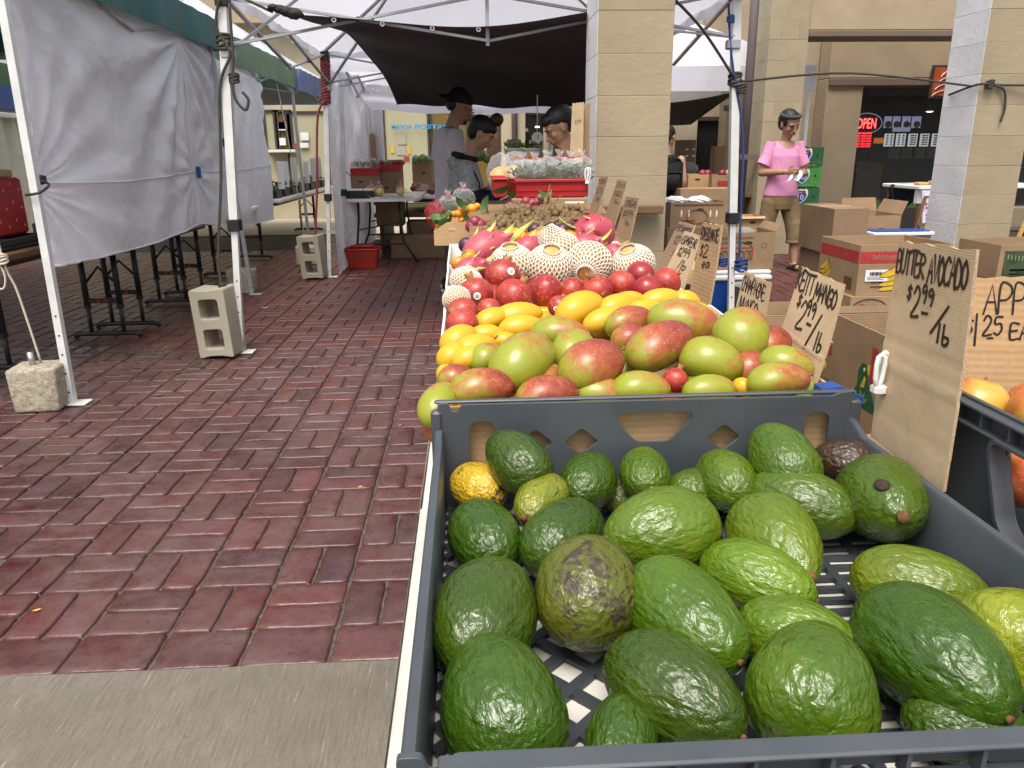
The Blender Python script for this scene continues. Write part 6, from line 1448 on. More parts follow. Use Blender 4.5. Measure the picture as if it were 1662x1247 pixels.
# ------------------------------------------------------------------ price signs
def sign(label, TL, TR, BRr, BL, lines, mat='cardx', ink='marker', thick=.004, lw=.05, clipm=False, folds=(), group='cardboard price signs'):
    TL, TR, BRr, BL = map(Vector, (TL, TR, BRr, BL)); root = thing('price_sign', label, 'sign', (BL+BRr)/2, 0, group)
    nrm = (TR-TL).cross(BL-TL).normalized()
    if nrm.dot(CAMP-TL) < 0: nrm = -nrm
    W, H_ = (TR-TL).length, (BL-TL).length; rr = random.Random(len(label))
    def f(u, v, off=0.0):   # u right, v up in 0..1
        p = (BL*(1-u)+BRr*u)*(1-v)+(TL*(1-u)+TR*u)*v
        bow = .003*sin(pi*u)*sin(2.2*v)+.0015*sin(5*v+u*2)
        for (fv, amt) in folds: bow += amt*exp(-((v-fv)/.012)**2)
        return p+nrm*(off+bow*W/.18)
    b = MB(); nu, nv = 10, 40
    front = [f(i/nu, j/nv+(.006*sin(i*2.1) if j == nv else 0)) for j in range(nv+1) for i in range(nu+1)]; back = [p-nrm*thick for p in front]
    N = (nu+1)*(nv+1); fs = []
    for j in range(nv):
        for i in range(nu):
            q = j*(nu+1)+i; fs += [(q, q+1, q+nu+2, q+nu+1), (N+q, N+q+nu+1, N+q+nu+2, N+q+1)]
    ring = [i for i in range(nu+1)]+[j*(nu+1)+nu for j in range(1, nv+1)]+[nv*(nu+1)+i for i in range(nu-1, -1, -1)]+[j*(nu+1) for j in range(nv-1, 0, -1)]
    for a in range(len(ring)): c, d = ring[a], ring[(a+1) % len(ring)]; fs.append((c, d, N+d, N+c))
    b.add(front+back, fs); b.mi = [0]*(2*nu*nv)+[1]*len(ring)
    bd = b.build('board', [M[mat], M['cardedge']], root, True)
    try: bd.data.set_sharp_from_angle(angle=radians(50))
    except Exception: pass
    for (txt, u0, v0, w, h, g, sl_) in lines:
        t = MB(); asp = W/H_
        # strokes are laid out in metres then mapped
        stroke_text(t, txt, u0*W, v0*H_, w*W, h*H_, lw*W*.5, lambda x, y: f(x/W, y/H_, .0009), g, sl_, rr)
        t.build('lettering', M[ink], root)['kind'] = 'stuff'
    return root
sign('tall corrugated cardboard sign hand-lettered BUTTER AVOCADO 2.99 a pound', (.589, 1.040, .995), (.583, .862, 1.004), (.575, .838, .712), (.575, 1.019, .716),
     [('BUTTER', .02, .855, .42, .105, .10, 0), ('AVOCADO', .49, .84, .46, .115, .08, 0), ('$', .25, .74, .06, .065, .2, 0), ('2', .34, .67, .10, .15, .2, 0), ('99', .44, .745, .16, .075, .2, .1), ('-', .48, .69, .08, .06, .2, 0), ('/', .64, .66, .10, .08, .2, .3), ('lb', .70, .60, .14, .075, .4, 0)], folds=((.52, -.0015), (.40, .0015), (.16, -.001)), lw=.046)
sign('cardboard sign hand-lettered KEITT MANGO 2.99 a pound', (.582, 1.33, .919), (.584, 1.17, .913), (.545, 1.15, .745), (.541, 1.31, .76),
     [('KEITT', .03, .77, .42, .20, .10, -.02), ('MANGO', .50, .76, .46, .17, .08, -.02), ('$', .18, .61, .09, .14, .2, 0), ('2', .30, .42, .16, .28, .2, 0), ('99', .43, .58, .20, .15, .2, 0), ('-', .52, .50, .1, .08, .2, 0), ('/', .60, .40, .16, .22, .2, 0), ('lb', .78, .33, .14, .17, .3, 0)], folds=((.30, .002),), lw=.055)
sign('short cardboard sign hand-lettered CHAMPAGNE MANGO', (.632, 1.75, .847), (.646, 1.62, .840), (.632, 1.62, .72), (.615, 1.75, .72),
     [('CHAMPAGNE', .05, .66, .85, .27, .06, 0), ('MANGO', .12, .30, .65, .27, .08, 0), ('$299', .15, .05, .4, .16, .1, 0)], lw=.055)
sign('tall narrow cardboard sign hand-lettered POMEGRANATE 2 each', pY(1140, 361, 1.93), pY(1172, 366, 1.80), pY(1149, 512, 1.80), pY(1114, 508, 1.93),
     [('POMEGRANATE', .04, .82, .9, .13, .04, 0), ('$2', .16, .64, .42, .14, .1, 0), ('ea', .38, .52, .36, .10, .1, 0)], 'cardlight', lw=.06)
sign('leaning cardboard sign for asian pears between two other signs', pY(1111, 375, 2.17), pY(1137, 383, 2.05), pY(1106, 478, 2.02), pY(1066, 470, 2.17), [('ASIAN', .05, .80, .5, .14, .05, 0), ('PEAR', .58, .78, .38, .14, .05, 0), ('$299', .2, .60, .6, .14, .1, 0), ('/lb', .45, .40, .4, .14, .1, 0)], lw=.06)
sign('greyish leaning cardboard sign marked 3.99 a pound behind the asian pear sign', pY(1102, 359, 2.4), pY(1128, 366, 2.28), pY(1084, 470, 2.22), pY(1052, 462, 2.36), [('PERSIMMON', .05, .86, .9, .09, .05, 0), ('$399', .3, .66, .5, .13, .1, 0), ('lb', .5, .48, .25, .1, .1, 0)], 'carddark', 'markerfaded', lw=.05)
for k, (P4, Y, tx, lab) in enumerate([(((974, 285), (988, 286), (964, 362), (951, 362)), 3.0, ('MIIN', '$3II'), 'leftmost narrow grey brown sign leaning against the tan column'), (((1002, 291), (1018, 294), (997, 366), (979, 362)), 2.85, ('IIM', '$4II'), 'middle narrow grey brown sign leaning against the tan column'), (((1016, 318), (1037, 322), (1017, 409), (993, 404)), 2.7, ('LONGAN', '$499'), 'rightmost and widest grey brown sign leaning against the tan column')]):
    p = [pY(x, y, Y+(.10 if i in (0, 3) else 0)) for i, (x, y) in enumerate(P4)]
    sign(lab, p[0], p[1], p[2], p[3], [(tx[0], .08, .82, .84, .12, .05, 0), (tx[1], .15, .62, .7, .14, .1, 0), ('lb', .4, .48, .4, .1, .1, 0)], 'carddark', 'markerfaded', lw=.05)
p = [pY(929, 168, 3.98), pY(948, 166, 3.98), pY(945, 290, 3.98), pY(923, 290, 3.98)]
sign('tall ribbed cardboard sheet standing left of the tan column', *p, [('$399', .3, .72, .5, .06, .1, 0)], 'cardx', 'markerfaded', lw=.04)
p = [pY(949, 168, 4.02), pY(958, 168, 4.02), pY(956, 300, 4.02), pY(945, 300, 4.02)]
sign('narrow strip of cardboard with two small holes wedged against the tan column', *p, [], 'card', 'markerfaded', lw=.05)
# apple sign faces the camera
p = [pY(1572, 452, 1.03), pY(1716, 447, 1.0), pY(1700, 690, .985), pY(1552, 684, 1.0)]
sign('light cardboard sign hand-lettered FUJI APPLE 1.25 each behind the apples', *p, [('FUJI', -.42, .78, .50, .17, .10, 0), ('APPLE', .20, .76, .80, .20, .10, .02), ('$', .02, .61, .08, .13, .2, 0), ('1', .10, .55, .06, .22, .2, 0), ('25', .21, .61, .22, .13, .2, 0), ('-', .27, .585, .06, .03, .2, 0), ('EA', .52, .58, .2, .10, .2, 0)][1:]+[('I', .03, .79, .04, .15, .1, 0)], 'cardlight', 'marker', lw=.05, folds=((.52, .002),))
def peg(label, c, h, ux):
    """white plastic spring clip: two looped arms"""
    c = Vector(c); root = thing('sign_clip', label, 'clip', c, 0, 'white sign clips'); ux = Vector(ux)
    for s in (0, 1):
        o_ = c+ux*(s*.011)+Vector((0, .012*s, 0)); w = h*.11
        pts = [o_+ux*(w*sx)+Vector((0, 0, h*z)) for (sx, z) in ((-.2, 0), (-.9, .35), (-1, .7), (-.7, .93), (0, 1), (.7, .93), (1, .7), (.75, .35), (.2, 0), (-.2, 0))]
        MB().tube(pts, .0035, 8).build('arm', M['whiteplastic'], root, True)
    MB().cbox((c.x-.006, c.y-.006, c.z-.006), (c.x+.012, c.y+.012, c.z+.008), .003).build('jaw', M['whiteplastic'], root)
peg('white plastic clip on the left edge of the BUTTER AVOCADO sign', pY(1424, 634, 1.0), .052, (1, 0, 0))
peg('white plastic clip on the corner of the red crate by the tan column', pY(952, 297, 3.53), .065, (1, 0, 0))
# ------------------------------------------------------------------ apple tray
ap = thing('produce_tray', 'dark grey plastic tray of apples at the right edge with its handle side showing', 'tray', (.9, .75, .634))
AX, AZ0, AZ1, AY0, AY1 = .612, .645, .822, .25, .985
hol = rpoly([(.80, .792), (.80, .772), (.775, .700), (.745, .680), (.53, .680), (.50, .700), (.47, .772), (.47, .792)], .012, 5)
aw = plate('end_wall', rpoly([(AY0, AZ0), (AY1, AZ0), (AY1, AZ1), (AY0, AZ1)], .004, 2), [hol], .005, lambda u, v, w: (AX+.004+w+(.822-v)*.05, u, v), M['tray'], ap, .0008)
for z in (AZ1-.003, AZ1-.026): MB().cbox((AX-.013, AY0, z-.004), (AX+.004, AY1, z), .001).build('flange', M['tray'], aw)
for k in range(15): MB().box((AX-.011, AY0+.03+k*.05, AZ1-.026), (AX+.001, AY0+.033+k*.05, AZ1-.0072)).build('rib', M['tray'], aw)
# handle surround
lipp = MB(); hp = [(AX-.002+(.822-v)*.05, u, v) for (u, v) in hol]+[(AX-.002+(.822-hol[0][1])*.05, hol[0][0], hol[0][1])]
n = len(hp); vs = []
for (x, u, v) in hp:
    cu_, cv_ = .635, .735; du, dv = u-cu_, v-cv_; vs += [(x+.006, u, v), (x-.016, u, v), (x-.016, u+du*.035, v+dv*.06), (x+.006, u+du*.05, v+dv*.08)]
lipp.add(vs, [(4*i+j, 4*i+(j+1) % 4, 4*i+4+(j+1) % 4, 4*i+4+j) for i in range(n-1) for j in range(4)]); lipp.build('handle_surround', M['tray'], aw, 'auto')
MB().cbox((AX+.01, AY1-.005, AZ0), (1.25, AY1, AZ1-.04), .001).build('side_wall', M['tray'], ap); MB().cbox((AX+.01, AY0, AZ0), (1.25, AY0+.005, AZ1-.05), .001).build('side_wall', M['tray'], ap)
MB().cbox((AX+.01, AY0+.006, AZ0-.005), (1.25, AY1-.006, AZ0+.002), .001).build('floor', M['traygrey'], ap)
MB().cbox((AX-.010, AY1-.02, AZ1-.07), (AX+.03, AY1+.02, AZ1-.045), .004).build('corner_post', M['tray'], ap)
APM = MB().ell((0, 0, 0), (.040, .040, .036), 32, 22, fn=lambda p: 1-.20*exp(-((1-p.z)/.05)**2)-.12*exp(-((1+p.z)/.05)**2)).mesh('apple', M['apple'], True)
for k, (x, y, z, ax, lab) in enumerate([(.662, .93, .792, (.3, .2, 1), 'apple at the back left of the apple tray below the sign'), (.745, .925, .79, (-.2, .5, .8), 'apple beside it at the back of the apple tray'), (.70, .86, .80, (.6, -.2, .6), 'apple touching the right edge of the picture'), (.668, .83, .735, (-.9, -.2, .3), 'apple seen through the top of the tray handle'), (.672, .735, .715, (-.85, -.3, .35), 'big apple with its stem hollow seen through the tray handle'),
        (.668, .905, .70, (-.5, .3, .8), 'red side of an apple in the gap beside the price sign'), (.745, .81, .765, (.2, .2, .9), 'apple in the middle of the apple tray'), (.665, .65, .715, (-.6, .5, .5), 'apple low at the right edge in the tray handle'), (.75, .70, .75, (.1, .1, 1), 'apple behind the handle at the right edge')]):
    o = link_mesh('apple', APM, None, (x, y, z), Vector(ax).to_track_quat('Z', 'Y').to_euler(), (1.02,)*3); o.color = (.85+.12*(k % 4), 0, 0, 1); tag(o, 'yellow and red '+lab, 'apple', 'apples in the right tray'); 
    link_mesh('stem', NUB, o, (0, 0, .027), (0, -1.57, 0))
bl = thing('folded_box', 'blue and white carton corner behind the right end of the avocado tray', 'box', (.53, 1.10, .70)); MB().slab([pY(1335, 632, 1.09), pY(1365, 628, 1.09), pY(1402, 646, 1.075), pY(1395, 670, 1.075), pY(1330, 670, 1.09)], (0, .03, 0)).build('panel', M['blueplastic'], bl)
# ------------------------------------------------------------------ cartons on the right
def carton(label, x0, x1, y0, y1, z0, z1, mat='card', top='open', flaps=(), name='carton', group=None, t=.006, tape=False):
    root = thing(name, label, 'box', ((x0+x1)/2, (y0+y1)/2, z0), 0, group); m = M[mat] if isinstance(mat, str) else mat
    MB().box((x0, y0, z0), (x1, y0+t, z1)).build('front_panel', m, root); MB().box((x0, y1-t, z0), (x1, y1, z1)).build('back_panel', m, root)
    MB().box((x0, y0+t+.0004, z0), (x0+t, y1-t-.0004, z1)).build('side_panel', m, root); MB().box((x1-t, y0+t+.0004, z0), (x1, y1-t-.0004, z1)).build('side_panel', m, root)
    MB().box((x0+t+.0004, y0+t+.0004, z0+.001), (x1-t-.0004, y1-t-.0004, z0+.007)).build('base_panel', m, root)
    if top == 'closed':
        ym = (y0+y1)/2
        MB().box((x0+.001, y0+.001, z1+.0004), (x1-.001, ym-.002, z1+.005)).build('flap', m, root); MB().box((x0+.001, ym+.002, z1+.0004), (x1-.001, y1-.001, z1+.005)).build('flap', m, root)
    rr_ = random.Random(int(x0*977+y0*131))
    if top == 'closed':
        MB().box((x0+.0015, (y0+y1)/2-.022, z1+.0052), (x1-.0015, (y0+y1)/2+.022, z1+.0062)).build('tape', M['cardlight'], root)
    if rr_.random() < .7 and x1-x0 > .2:
        MB().ell(((x0+x1)/2+rr_.uniform(-.02, .02), y0-.0008, z0+(z1-z0)*.72), (.030, .0012, .011), 14, 8).build('hand_hole', M['black'], root)
    if rr_.random() < .6:
        xx = x0+(x1-x0)*.15; zz = z0+(z1-z0)*.25; MB().box((xx, y0-.0012, zz), (xx+(x1-x0)*.3, y0-.0003, zz+.012)).build('print', M['printbrown'], root); MB().box((xx, y0-.0012, zz-.022), (xx+(x1-x0)*.22, y0-.0003, zz-.014)).build('print', M['printbrown'], root)
    for (side, ln, ang) in flaps:   # flap hinged on a rim: f b l r
        a = radians(ang); dx, dz = ln*cos(a), ln*sin(a)
        if side == 'f': P = [(x0, y0, z1), (x1, y0, z1), (x1-.01, y0-dx, z1+dz), (x0+.01, y0-dx, z1+dz)]; th = (0, .002, .004)
        if side == 'b': P = [(x0, y1, z1), (x1, y1, z1), (x1-.01, y1+dx, z1+dz), (x0+.01, y1+dx, z1+dz)]; th = (0, -.002, .004)
        if side == 'l': P = [(x0, y0, z1), (x0, y1, z1), (x0-dx, y1-.01, z1+dz), (x0-dx, y0+.01, z1+dz)]; th = (.002, 0, .004)
        if side == 'r': P = [(x1, y0, z1), (x1, y1, z1), (x1+dx, y1-.01, z1+dz), (x1+dx, y0+.01, z1+dz)]; th = (-.002, 0, .004)
        MB().slab([Vector(p)+Vector((0, 0, .0006)) for p in P], th).build('flap', m, root)
    return root
def fr(px0, pyt, px1, pyb, Y):
    a, b = pY(px0, pyb, Y), pY(px1, pyt, Y); return a.x, b.x, a.z, b.z
def decal(root, x0, x1, z0, z1, y, mat, name='print'): return MB().box((x0, y-.0012, z0), (x1, y-.0002, z1)).build(name, mat, root)
X0, X1, Z0, Z1 = fr(1388, 396, 1548, 481, 3.55)
hb = Z1-Z0
bn = carton('top banana carton with red band, open, in the stack beside the price signs', X0, X1, 3.55, 3.97, Z0, Z1, 'card', 'open', group='stacked banana cartons')
def crescents(root, P, k0=4, w=.30, h=.15):
    """flat printed bananas; P(u, v, lift) maps to the carton face"""
    for k in range(k0):
        r = w*(.62-.06*k); n_ = 12; mid = []
        for t in range(n_+1):
            a = .12+1.35*t/n_; mid.append((r*sin(a)*.9, h*.06+r*(1-cos(a))*.55+k*h*.15, .004+.014*sin(pi*t/n_)))
        for lift, gr, mt in ((.0004, .0035, 'printblack'), (.0009, 0, 'printyellow')):
            vs = []
            for (u, v, q_) in mid: vs += [P(u, v+q_+gr, lift+.0012*k), P(u, v-q_-gr, lift+.0012*k)]
            MB().add(vs, [(2*i, 2*i+1, 2*i+3, 2*i+2) for i in range(n_)]).build('banana_print', M[mt], root)
def banana_art(root, x0, z0, w, h, y): crescents(root, lambda u, v, l: (x0+.03+u, y-l, z0+v), 4, w, h)
decal(bn, X0+.002, X1-.002, Z1-.085, Z1-.03, 3.55, M['printred']); banana_art(bn, X0+.06, Z0+.02, .30, .15, 3.5494)
text_on('lettering', 'PREMIUM BANANAS', (X0+.30, 3.5485, Z1-.047), (-1, 0, 0), (0, 0, -1), .022, M['card'], bn, .24)
lb2 = decal(bn, X0+.035, X0+.145, Z0+.07, Z0+.125, 3.547, M['paper'], 'label'); barcode(lb2, Vector((X0+.055, 0, Z0+.098)), 0, 0, .06, .017, 3.5452, seed=3)
for k in range(3): MB().box((X0+.045, 3.5452, Z0+.078+.006*k), (X0+.13-.01*k, 3.5456, Z0+.080+.006*k)).build('print', M['printblack'], lb2)
MB().box((X0-.0014, 3.56, Z1-.085), (X0-.0003, 3.96, Z1-.03)).build('print', M['printred'], bn)
crescents(bn, lambda u, v, l: (X0-.0008-l, 3.95-u*.8, Z0+.01+v), 4, .28, .15)
MB().box((X0-.0014, 3.60, Z0+.02), (X0-.0003, 3.68, Z0+.08)).build('print', M['printbrown'], bn)
dl_ = carton('brown carton with a red DOLE oval below the banana carton', X0-.03, X1-.02, 3.53, 3.95, Z0-hb-.004, Z0-.006, 'card', 'closed', group='stacked banana cartons')
zt_ = Z0-.006; xo = X0-.03
o_ = MB(); o_.tube([(xo+.095+.088*cos(w*pi/14), 3.5288, zt_-.055+.05*sin(w*pi/14)) for w in range(29)], .0035, 6, flat=.3); o_.build('oval_outline', M['printblack'], dl_, True)
text_on('lettering', 'Dole', (xo+.045, 3.5288, zt_-.068), (1, 0, 0), (0, 0, 1), .040, M['printred'], dl_, .105); MB().box((xo+.045, 3.5286, zt_-.080), (xo+.15, 3.5294, zt_-.076)).build('print', M['printblack'], dl_)
MB().ell((xo+.0905, 3.5284, zt_-.058), (.013, .0006, .013), 14, 8).build('sun_print', M['printyellow'], dl_)
decal(dl_, xo+.001, xo+.30, Z0-hb+.002, Z0-hb+.05, 3.53, M['printred'])
for k in range(2): decal(dl_, xo+.20, xo+.29-.02*k, zt_-.034-.02*k, zt_-.028-.02*k, 3.53, M['printred'])
ov = decal(dl_, xo+.30, xo+.335, zt_-.036, zt_-.018, 3.528, M['paper'], 'sticker')
b3 = carton('lowest banana carton of the stack standing on the bricks', X0-.05, X1-.04, 3.52, 3.94, .002, Z0-hb-.010, 'card', 'closed', group='stacked banana cartons')
zt3 = Z0-hb-.010; decal(b3, X0-.049, X0+.3, zt3-.06, zt3-.012, 3.52, M['printred']); 
MB().box((X0-.0514, 3.53, zt3-.06), (X0-.0503, 3.93, zt3-.012)).build('print', M['printred'], b3); MB().ell((X0-.051, 3.75, zt3-.13), (.0008, .09, .05), 12, 8).build('banana_print', M['printyellow'], b3, True)
# bird carton: its left side faces the aisle
TXc = 1.51; zt_c = .455
tc = carton('brown carton printed with a green and yellow bird, open, beside the BUTTER AVOCADO sign', TXc, TXc+.38, 2.45, 3.06, .002, zt_c, 'card', 'open', [('b', .03, 85)])
MB().box((TXc-.0014, 2.70, zt_c-.20), (TXc-.0003, 2.74, zt_c-.06)).build('print', M['printred'], tc)
def side_print(root, pts, oy, oz, l, mat, s=1.0, name='bird_print'):
    MB().slab([(TXc-l, oy-u*s, oz+v*s) for (u, v) in pts], (-.0004, 0, 0)).build(name, mat, root)
brd = [(.0, .0), (.15, .0), (.12, .05), (.085, .085), (.078, .12), (.06, .14), (.036, .138), (.018, .11), (.018, .06), (-.005, .03)]
qb = pX(1384, 640, TXc); oy, oz = qb.y, qb.z-.03
side_print(tc, brd, oy, oz, .0004, M['printgreen'], 1.25); side_print(tc, [(.066, .136), (.085, .145), (.15, .13), (.165, .095), (.13, .10), (.075, .112)], oy, oz, .0009, M['printyellow'], 1.25)
side_print(tc, [(.04, .06), (.058, .10), (.07, .095), (.064, .065)], oy, oz, .0013, M['printyellow'], 1.25); MB().ell((TXc-.0012, oy-.066, oz+.15), (.0006, .007, .008), 10, 8).build('bird_print', M['paper'], tc)
for k, (a_, l_) in enumerate(((1.2, .06), (1.8, .06), (.6, .06))): side_print(tc, [(0, 0), (l_*cos(a_-.3)*.6, l_*sin(a_-.3)*.6), (l_*cos(a_), l_*sin(a_)), (l_*cos(a_+.3)*.6, l_*sin(a_+.3)*.6)], oy-.07, oz+.012, .0017+.0004*k, M['leafpale'], name='leaf_print')
def flat_print(root, pts, ox, oz, y, mat, s=1.0, name='bird_print'):
    MB().slab([(ox+u*s, y, oz+v*s) for (u, v) in pts], (0, -.0008, 0)).build(name, mat, root)
# boxes behind the signs
X0, X1, Z0, Z1 = fr(1166, 377, 1259, 438, 4.98)
hw = carton('brown carton with upside-down lettering standing on the blue cooler', X0, X1, 4.98, 5.3, Z0, Z1, 'card', 'open', [('l', .05, 70), ('r', .06, 50)])
text_on('lettering', 'HAWAIIAN SAN', (X1-.14, 4.979, Z1-.025), (-1, 0, 0), (0, 0, -1), .018, M['printbrown'], hw, .22)
text_on('lettering', 'SUGARLOAF', (X1-.15, 4.9785, Z0+.125), (-1, 0, 0), (0, 0, -1), .055, M['printblack'], hw, .24)
for (u0, u1, v0, v1) in ((.145, .40, .135, .143), (.145, .40, .058, .066), (.14, .148, .058, .143)): decal(hw, X1-u1, X1-u0, Z0+v0, Z0+v1, 4.98, M['printred'])
MB().tube([(X1-.27+.12*cos(pi*w/10), 4.979, Z0+.145+.035*sin(pi*w/10)) for w in range(11)], .003, 5).build('print', M['printbrown'], hw)
for k in range(8): MB().box((X1-.07+.017*cos(k*pi/4)-.003, 4.9785, Z1-.085+.017*sin(k*pi/4)-.003), (X1-.07+.017*cos(k*pi/4)+.003, 4.9795, Z1-.085+.017*sin(k*pi/4)+.003)).build('emblem_print', M['printbrown'], hw)
fl = MB().ell(((X0+X1)/2, 5.1, Z1-.01), (.09, .1, .035), 20, 12, fn=lambda p: 1+.2*noise.noise(p*3)).build('plastic_wrap', M['film'], None, True); tag(fl, 'crumpled clear film bulging out of the upside-down carton', 'film')
cz = pz(1220, 505, 0); co = thing('cooler', 'blue cooler with a white lid under the upside-down carton', 'cooler', (X0+.2, 5.15, 0))
MB().cbox((X0-.05, 4.95, .002), (X1-.02, 5.35, Z0-.072), .015).build('body', M['blueplastic'], co)
MB().cbox((X0-.06, 4.935, Z0-.071), (X1-.01, 5.36, Z0-.032), .012).build('lid_rim', M['whiteplastic'], co); MB().cbox((X0-.055, 4.945, Z0-.031), ((X0+X1)/2-.004, 5.35, Z0-.003), .010).build('lid', M['whiteplastic'], co); MB().cbox(((X0+X1)/2+.004, 4.945, Z0-.031), (X1-.015, 5.35, Z0-.003), .010).build('lid', M['whiteplastic'], co)
tubx = thing('clear_tub', 'cloudy clear plastic tub standing before the cooler', 'tub', (X0+.15, 4.85, 0)); MB().lathe([(.0, .002), (.085, .002), (.105, .27), (.112, .275), (.112, .285), (.10, .285), (.095, .26), (.08, .02), (0, .02)], (X0+.14, 4.80, 0), 24).build('tub', plain('cloudy_plastic', (.30, .31, .31), .35, .1), tubx, True)
# slit carton with red oval and carton beneath
X0, X1, Z0, Z1 = fr(1087, 328, 1180, 371, 6.2)
sl_ = carton('brown carton with four bright slits and a red oval behind the price signs', X0, X1, 6.2, 6.55, Z0, Z1, 'card', 'open')
for px in (1106, 1118, 1153, 1163):
    q = pY(px, 347, 6.2); MB().ell((q.x, 6.1985, q.z), (.008, .0012, .03), 10, 8).build('hand_slot', M['paper'], sl_, True)
MB().tube([((X0+X1)/2-.01+.085*cos(w*pi/12), 6.1985, (Z0+Z1)/2-.01+.055*sin(w*pi/12)) for w in range(25)], .006, 5, flat=.3).build('oval_print', M['printred'], sl_)
decal(sl_, X0+.03, X1-.03, Z1-.03, Z1-.015, 6.2, M['printbrown'])
for k, (px, py) in enumerate([(1098, 324), (1135, 322)]):
    q = pY(px, py, 6.35); o = MB().ell((q.x, 6.38, Z1+.005), (.10, .08, .035), 16, 10, fn=lambda p: 1+.25*noise.noise(p*2.5+Vector((k, 0, 0)))).build('crumpled_paper', M['paper'], None); tag(o, ['crumpled white paper at the left of the slit carton', 'rounded white paper bag at the right of the slit carton'][k], 'paper')
carton('plain brown carton under the slit carton', X0-.02, X1+.03, 6.18, 6.55, .25, Z0-.006, 'carddark', 'closed'); carton('bottom brown carton of the pile behind the price signs', X0-.02, X1+.02, 6.15, 6.55, .002, .243, 'carddark', 'closed')
X0, X1, Z0, Z1 = fr(1347, 340, 1412, 414, 4.6)
carton('dark brown taped carton in front of the legs of the person in pink', X0, X1, 4.6, 5.08, Z0, Z1, 'carddark', 'closed')
carton('brown carton under the dark taped carton', X0+.02, X1-.01, 4.62, 5.08, .002, Z0-.006, 'carddark', 'closed')
X0, X1, Z0, Z1 = fr(1385, 348, 1440, 390, 5.5)
carton('open brown carton with raised flaps left of the right column', X0, X1+.05, 5.4, 5.75, .3, Z1, 'card', 'open', [('r', .10, 65), ('b', .10, 80)]); carton('brown carton under the raised-flap carton', X0, X1+.05, 5.4, 5.75, .002, .293, 'card', 'closed')
X0, X1, Z0, Z1 = fr(1196, 352, 1242, 385, 6.9)
carton('pale carton edge behind the right tent post', X0, X1, 6.9, 7.2, Z0, Z1, 'cardlight', 'open', [('f', .04, -20)]); carton('carton under the pale one behind the right tent post', X0, X1, 6.88, 7.2, .002, Z0-.004, 'card', 'closed')
lid = thing('tray_lid', 'white and blue flat tray lid lying left of the right column', 'lid', pY(1440, 378, 5.1)); q = pY(1412, 380, 5.1); MB().cbox((q.x, 5.05, q.z-.01), (q.x+.42, 5.25, q.z+.012), .004).build('lid', M['white'], lid); MB().cbox((q.x+.02, 5.07, q.z+.0125), (q.x+.40, 5.23, q.z+.02), .003).build('rim', M['blueplastic'], lid)
MB().box((q.x+.02, 5.06, .002), (q.x+.4, 5.24, q.z-.0105)).build('stack_below', M['carddark'], lid)
# bird picture carton at the right edge
X0, X1, Z0, Z1 = fr(1613, 396, 1760, 470, 4.4)
bp = carton('brown carton with a dark green bird picture at the right edge', X0, X1, 4.4, 4.8, .35, Z1, 'card', 'open'); decal(bp, X0+.03, X1-.05, Z0+.0, Z1-.035, 4.4, plain('photo_green', (.05, .075, .035), .5, .6, 14))
wing = [(.05, .02), (.11, .05), (.08, .10), (.13, .07), (.17, .09), (.15, .05), (.20, .03), (.14, .03), (.12, .01)]; flat_print(bp, wing, X0+.03, Z0+.02, 4.3986, M['printblack'], name='bird_print')
[decal(bp, X0+.05+.022*k, X0+.058+.022*k, Z1-.085-.003*k, Z1-.055-.003*k, 4.3986, M['leafpale']) for k in range(7)]; l_ = decal(bp, X0+.15, X0+.25, Z1-.075, Z1-.035, 4.3975, M['paper'], 'label'); barcode(l_, Vector((X0+.165, 0, Z1-.06)), 0, 0, .06, .016, 4.3957, seed=8)
carton('brown carton under the bird picture carton', X0, X1, 4.4, 4.8, .002, .344, 'carddark', 'closed')
MBs = thing('wooden_stick', 'pale wooden stick leaning on the bird picture carton', 'stick', pY(1655, 395, 4.9)); MB().bar(pY(1648, 396, 4.9), pY(1672, 345, 4.9), .018).build('stick', M['pear'], MBs)
# soil bed and low carton behind the signs
sheet('soil_bed', 1.0, 2.4, 2.9, 4.05, .004, plain('soil', (.05, .038, .028), .95, .6, 30, .8, 60, .02))
X0, X1, Z0, Z1 = fr(1238, 512, 1290, 560, 2.6); carton('low open carton between the CHAMPAGNE and KEITT signs', X0, X1+.1, 2.6, 2.85, .30, Z1, 'card', 'open'); carton('carton under the low open one behind the signs', X0, X1+.1, 2.6, 2.85, .002, .295, 'carddark', 'closed')
X0, X1, Z0, Z1 = fr(1100, 440, 1165, 520, 3.0); 
carton('pale carton with a dark hand slot behind the POMEGRANATE sign', X0, X1-.02, 3.0, 3.3, .002, Z1, 'cardlight', 'closed')
MB().ell(((X0+X1)/2-.05, 2.9985, Z1-.06), (.03, .0015, .012), 12, 8).build('slot', M['black'], bpy.data.objects.get('carton') and COL.objects[-1] and [o for o in COL.objects if o.get('label') == 'pale carton with a dark hand slot behind the POMEGRANATE sign'][0], True)
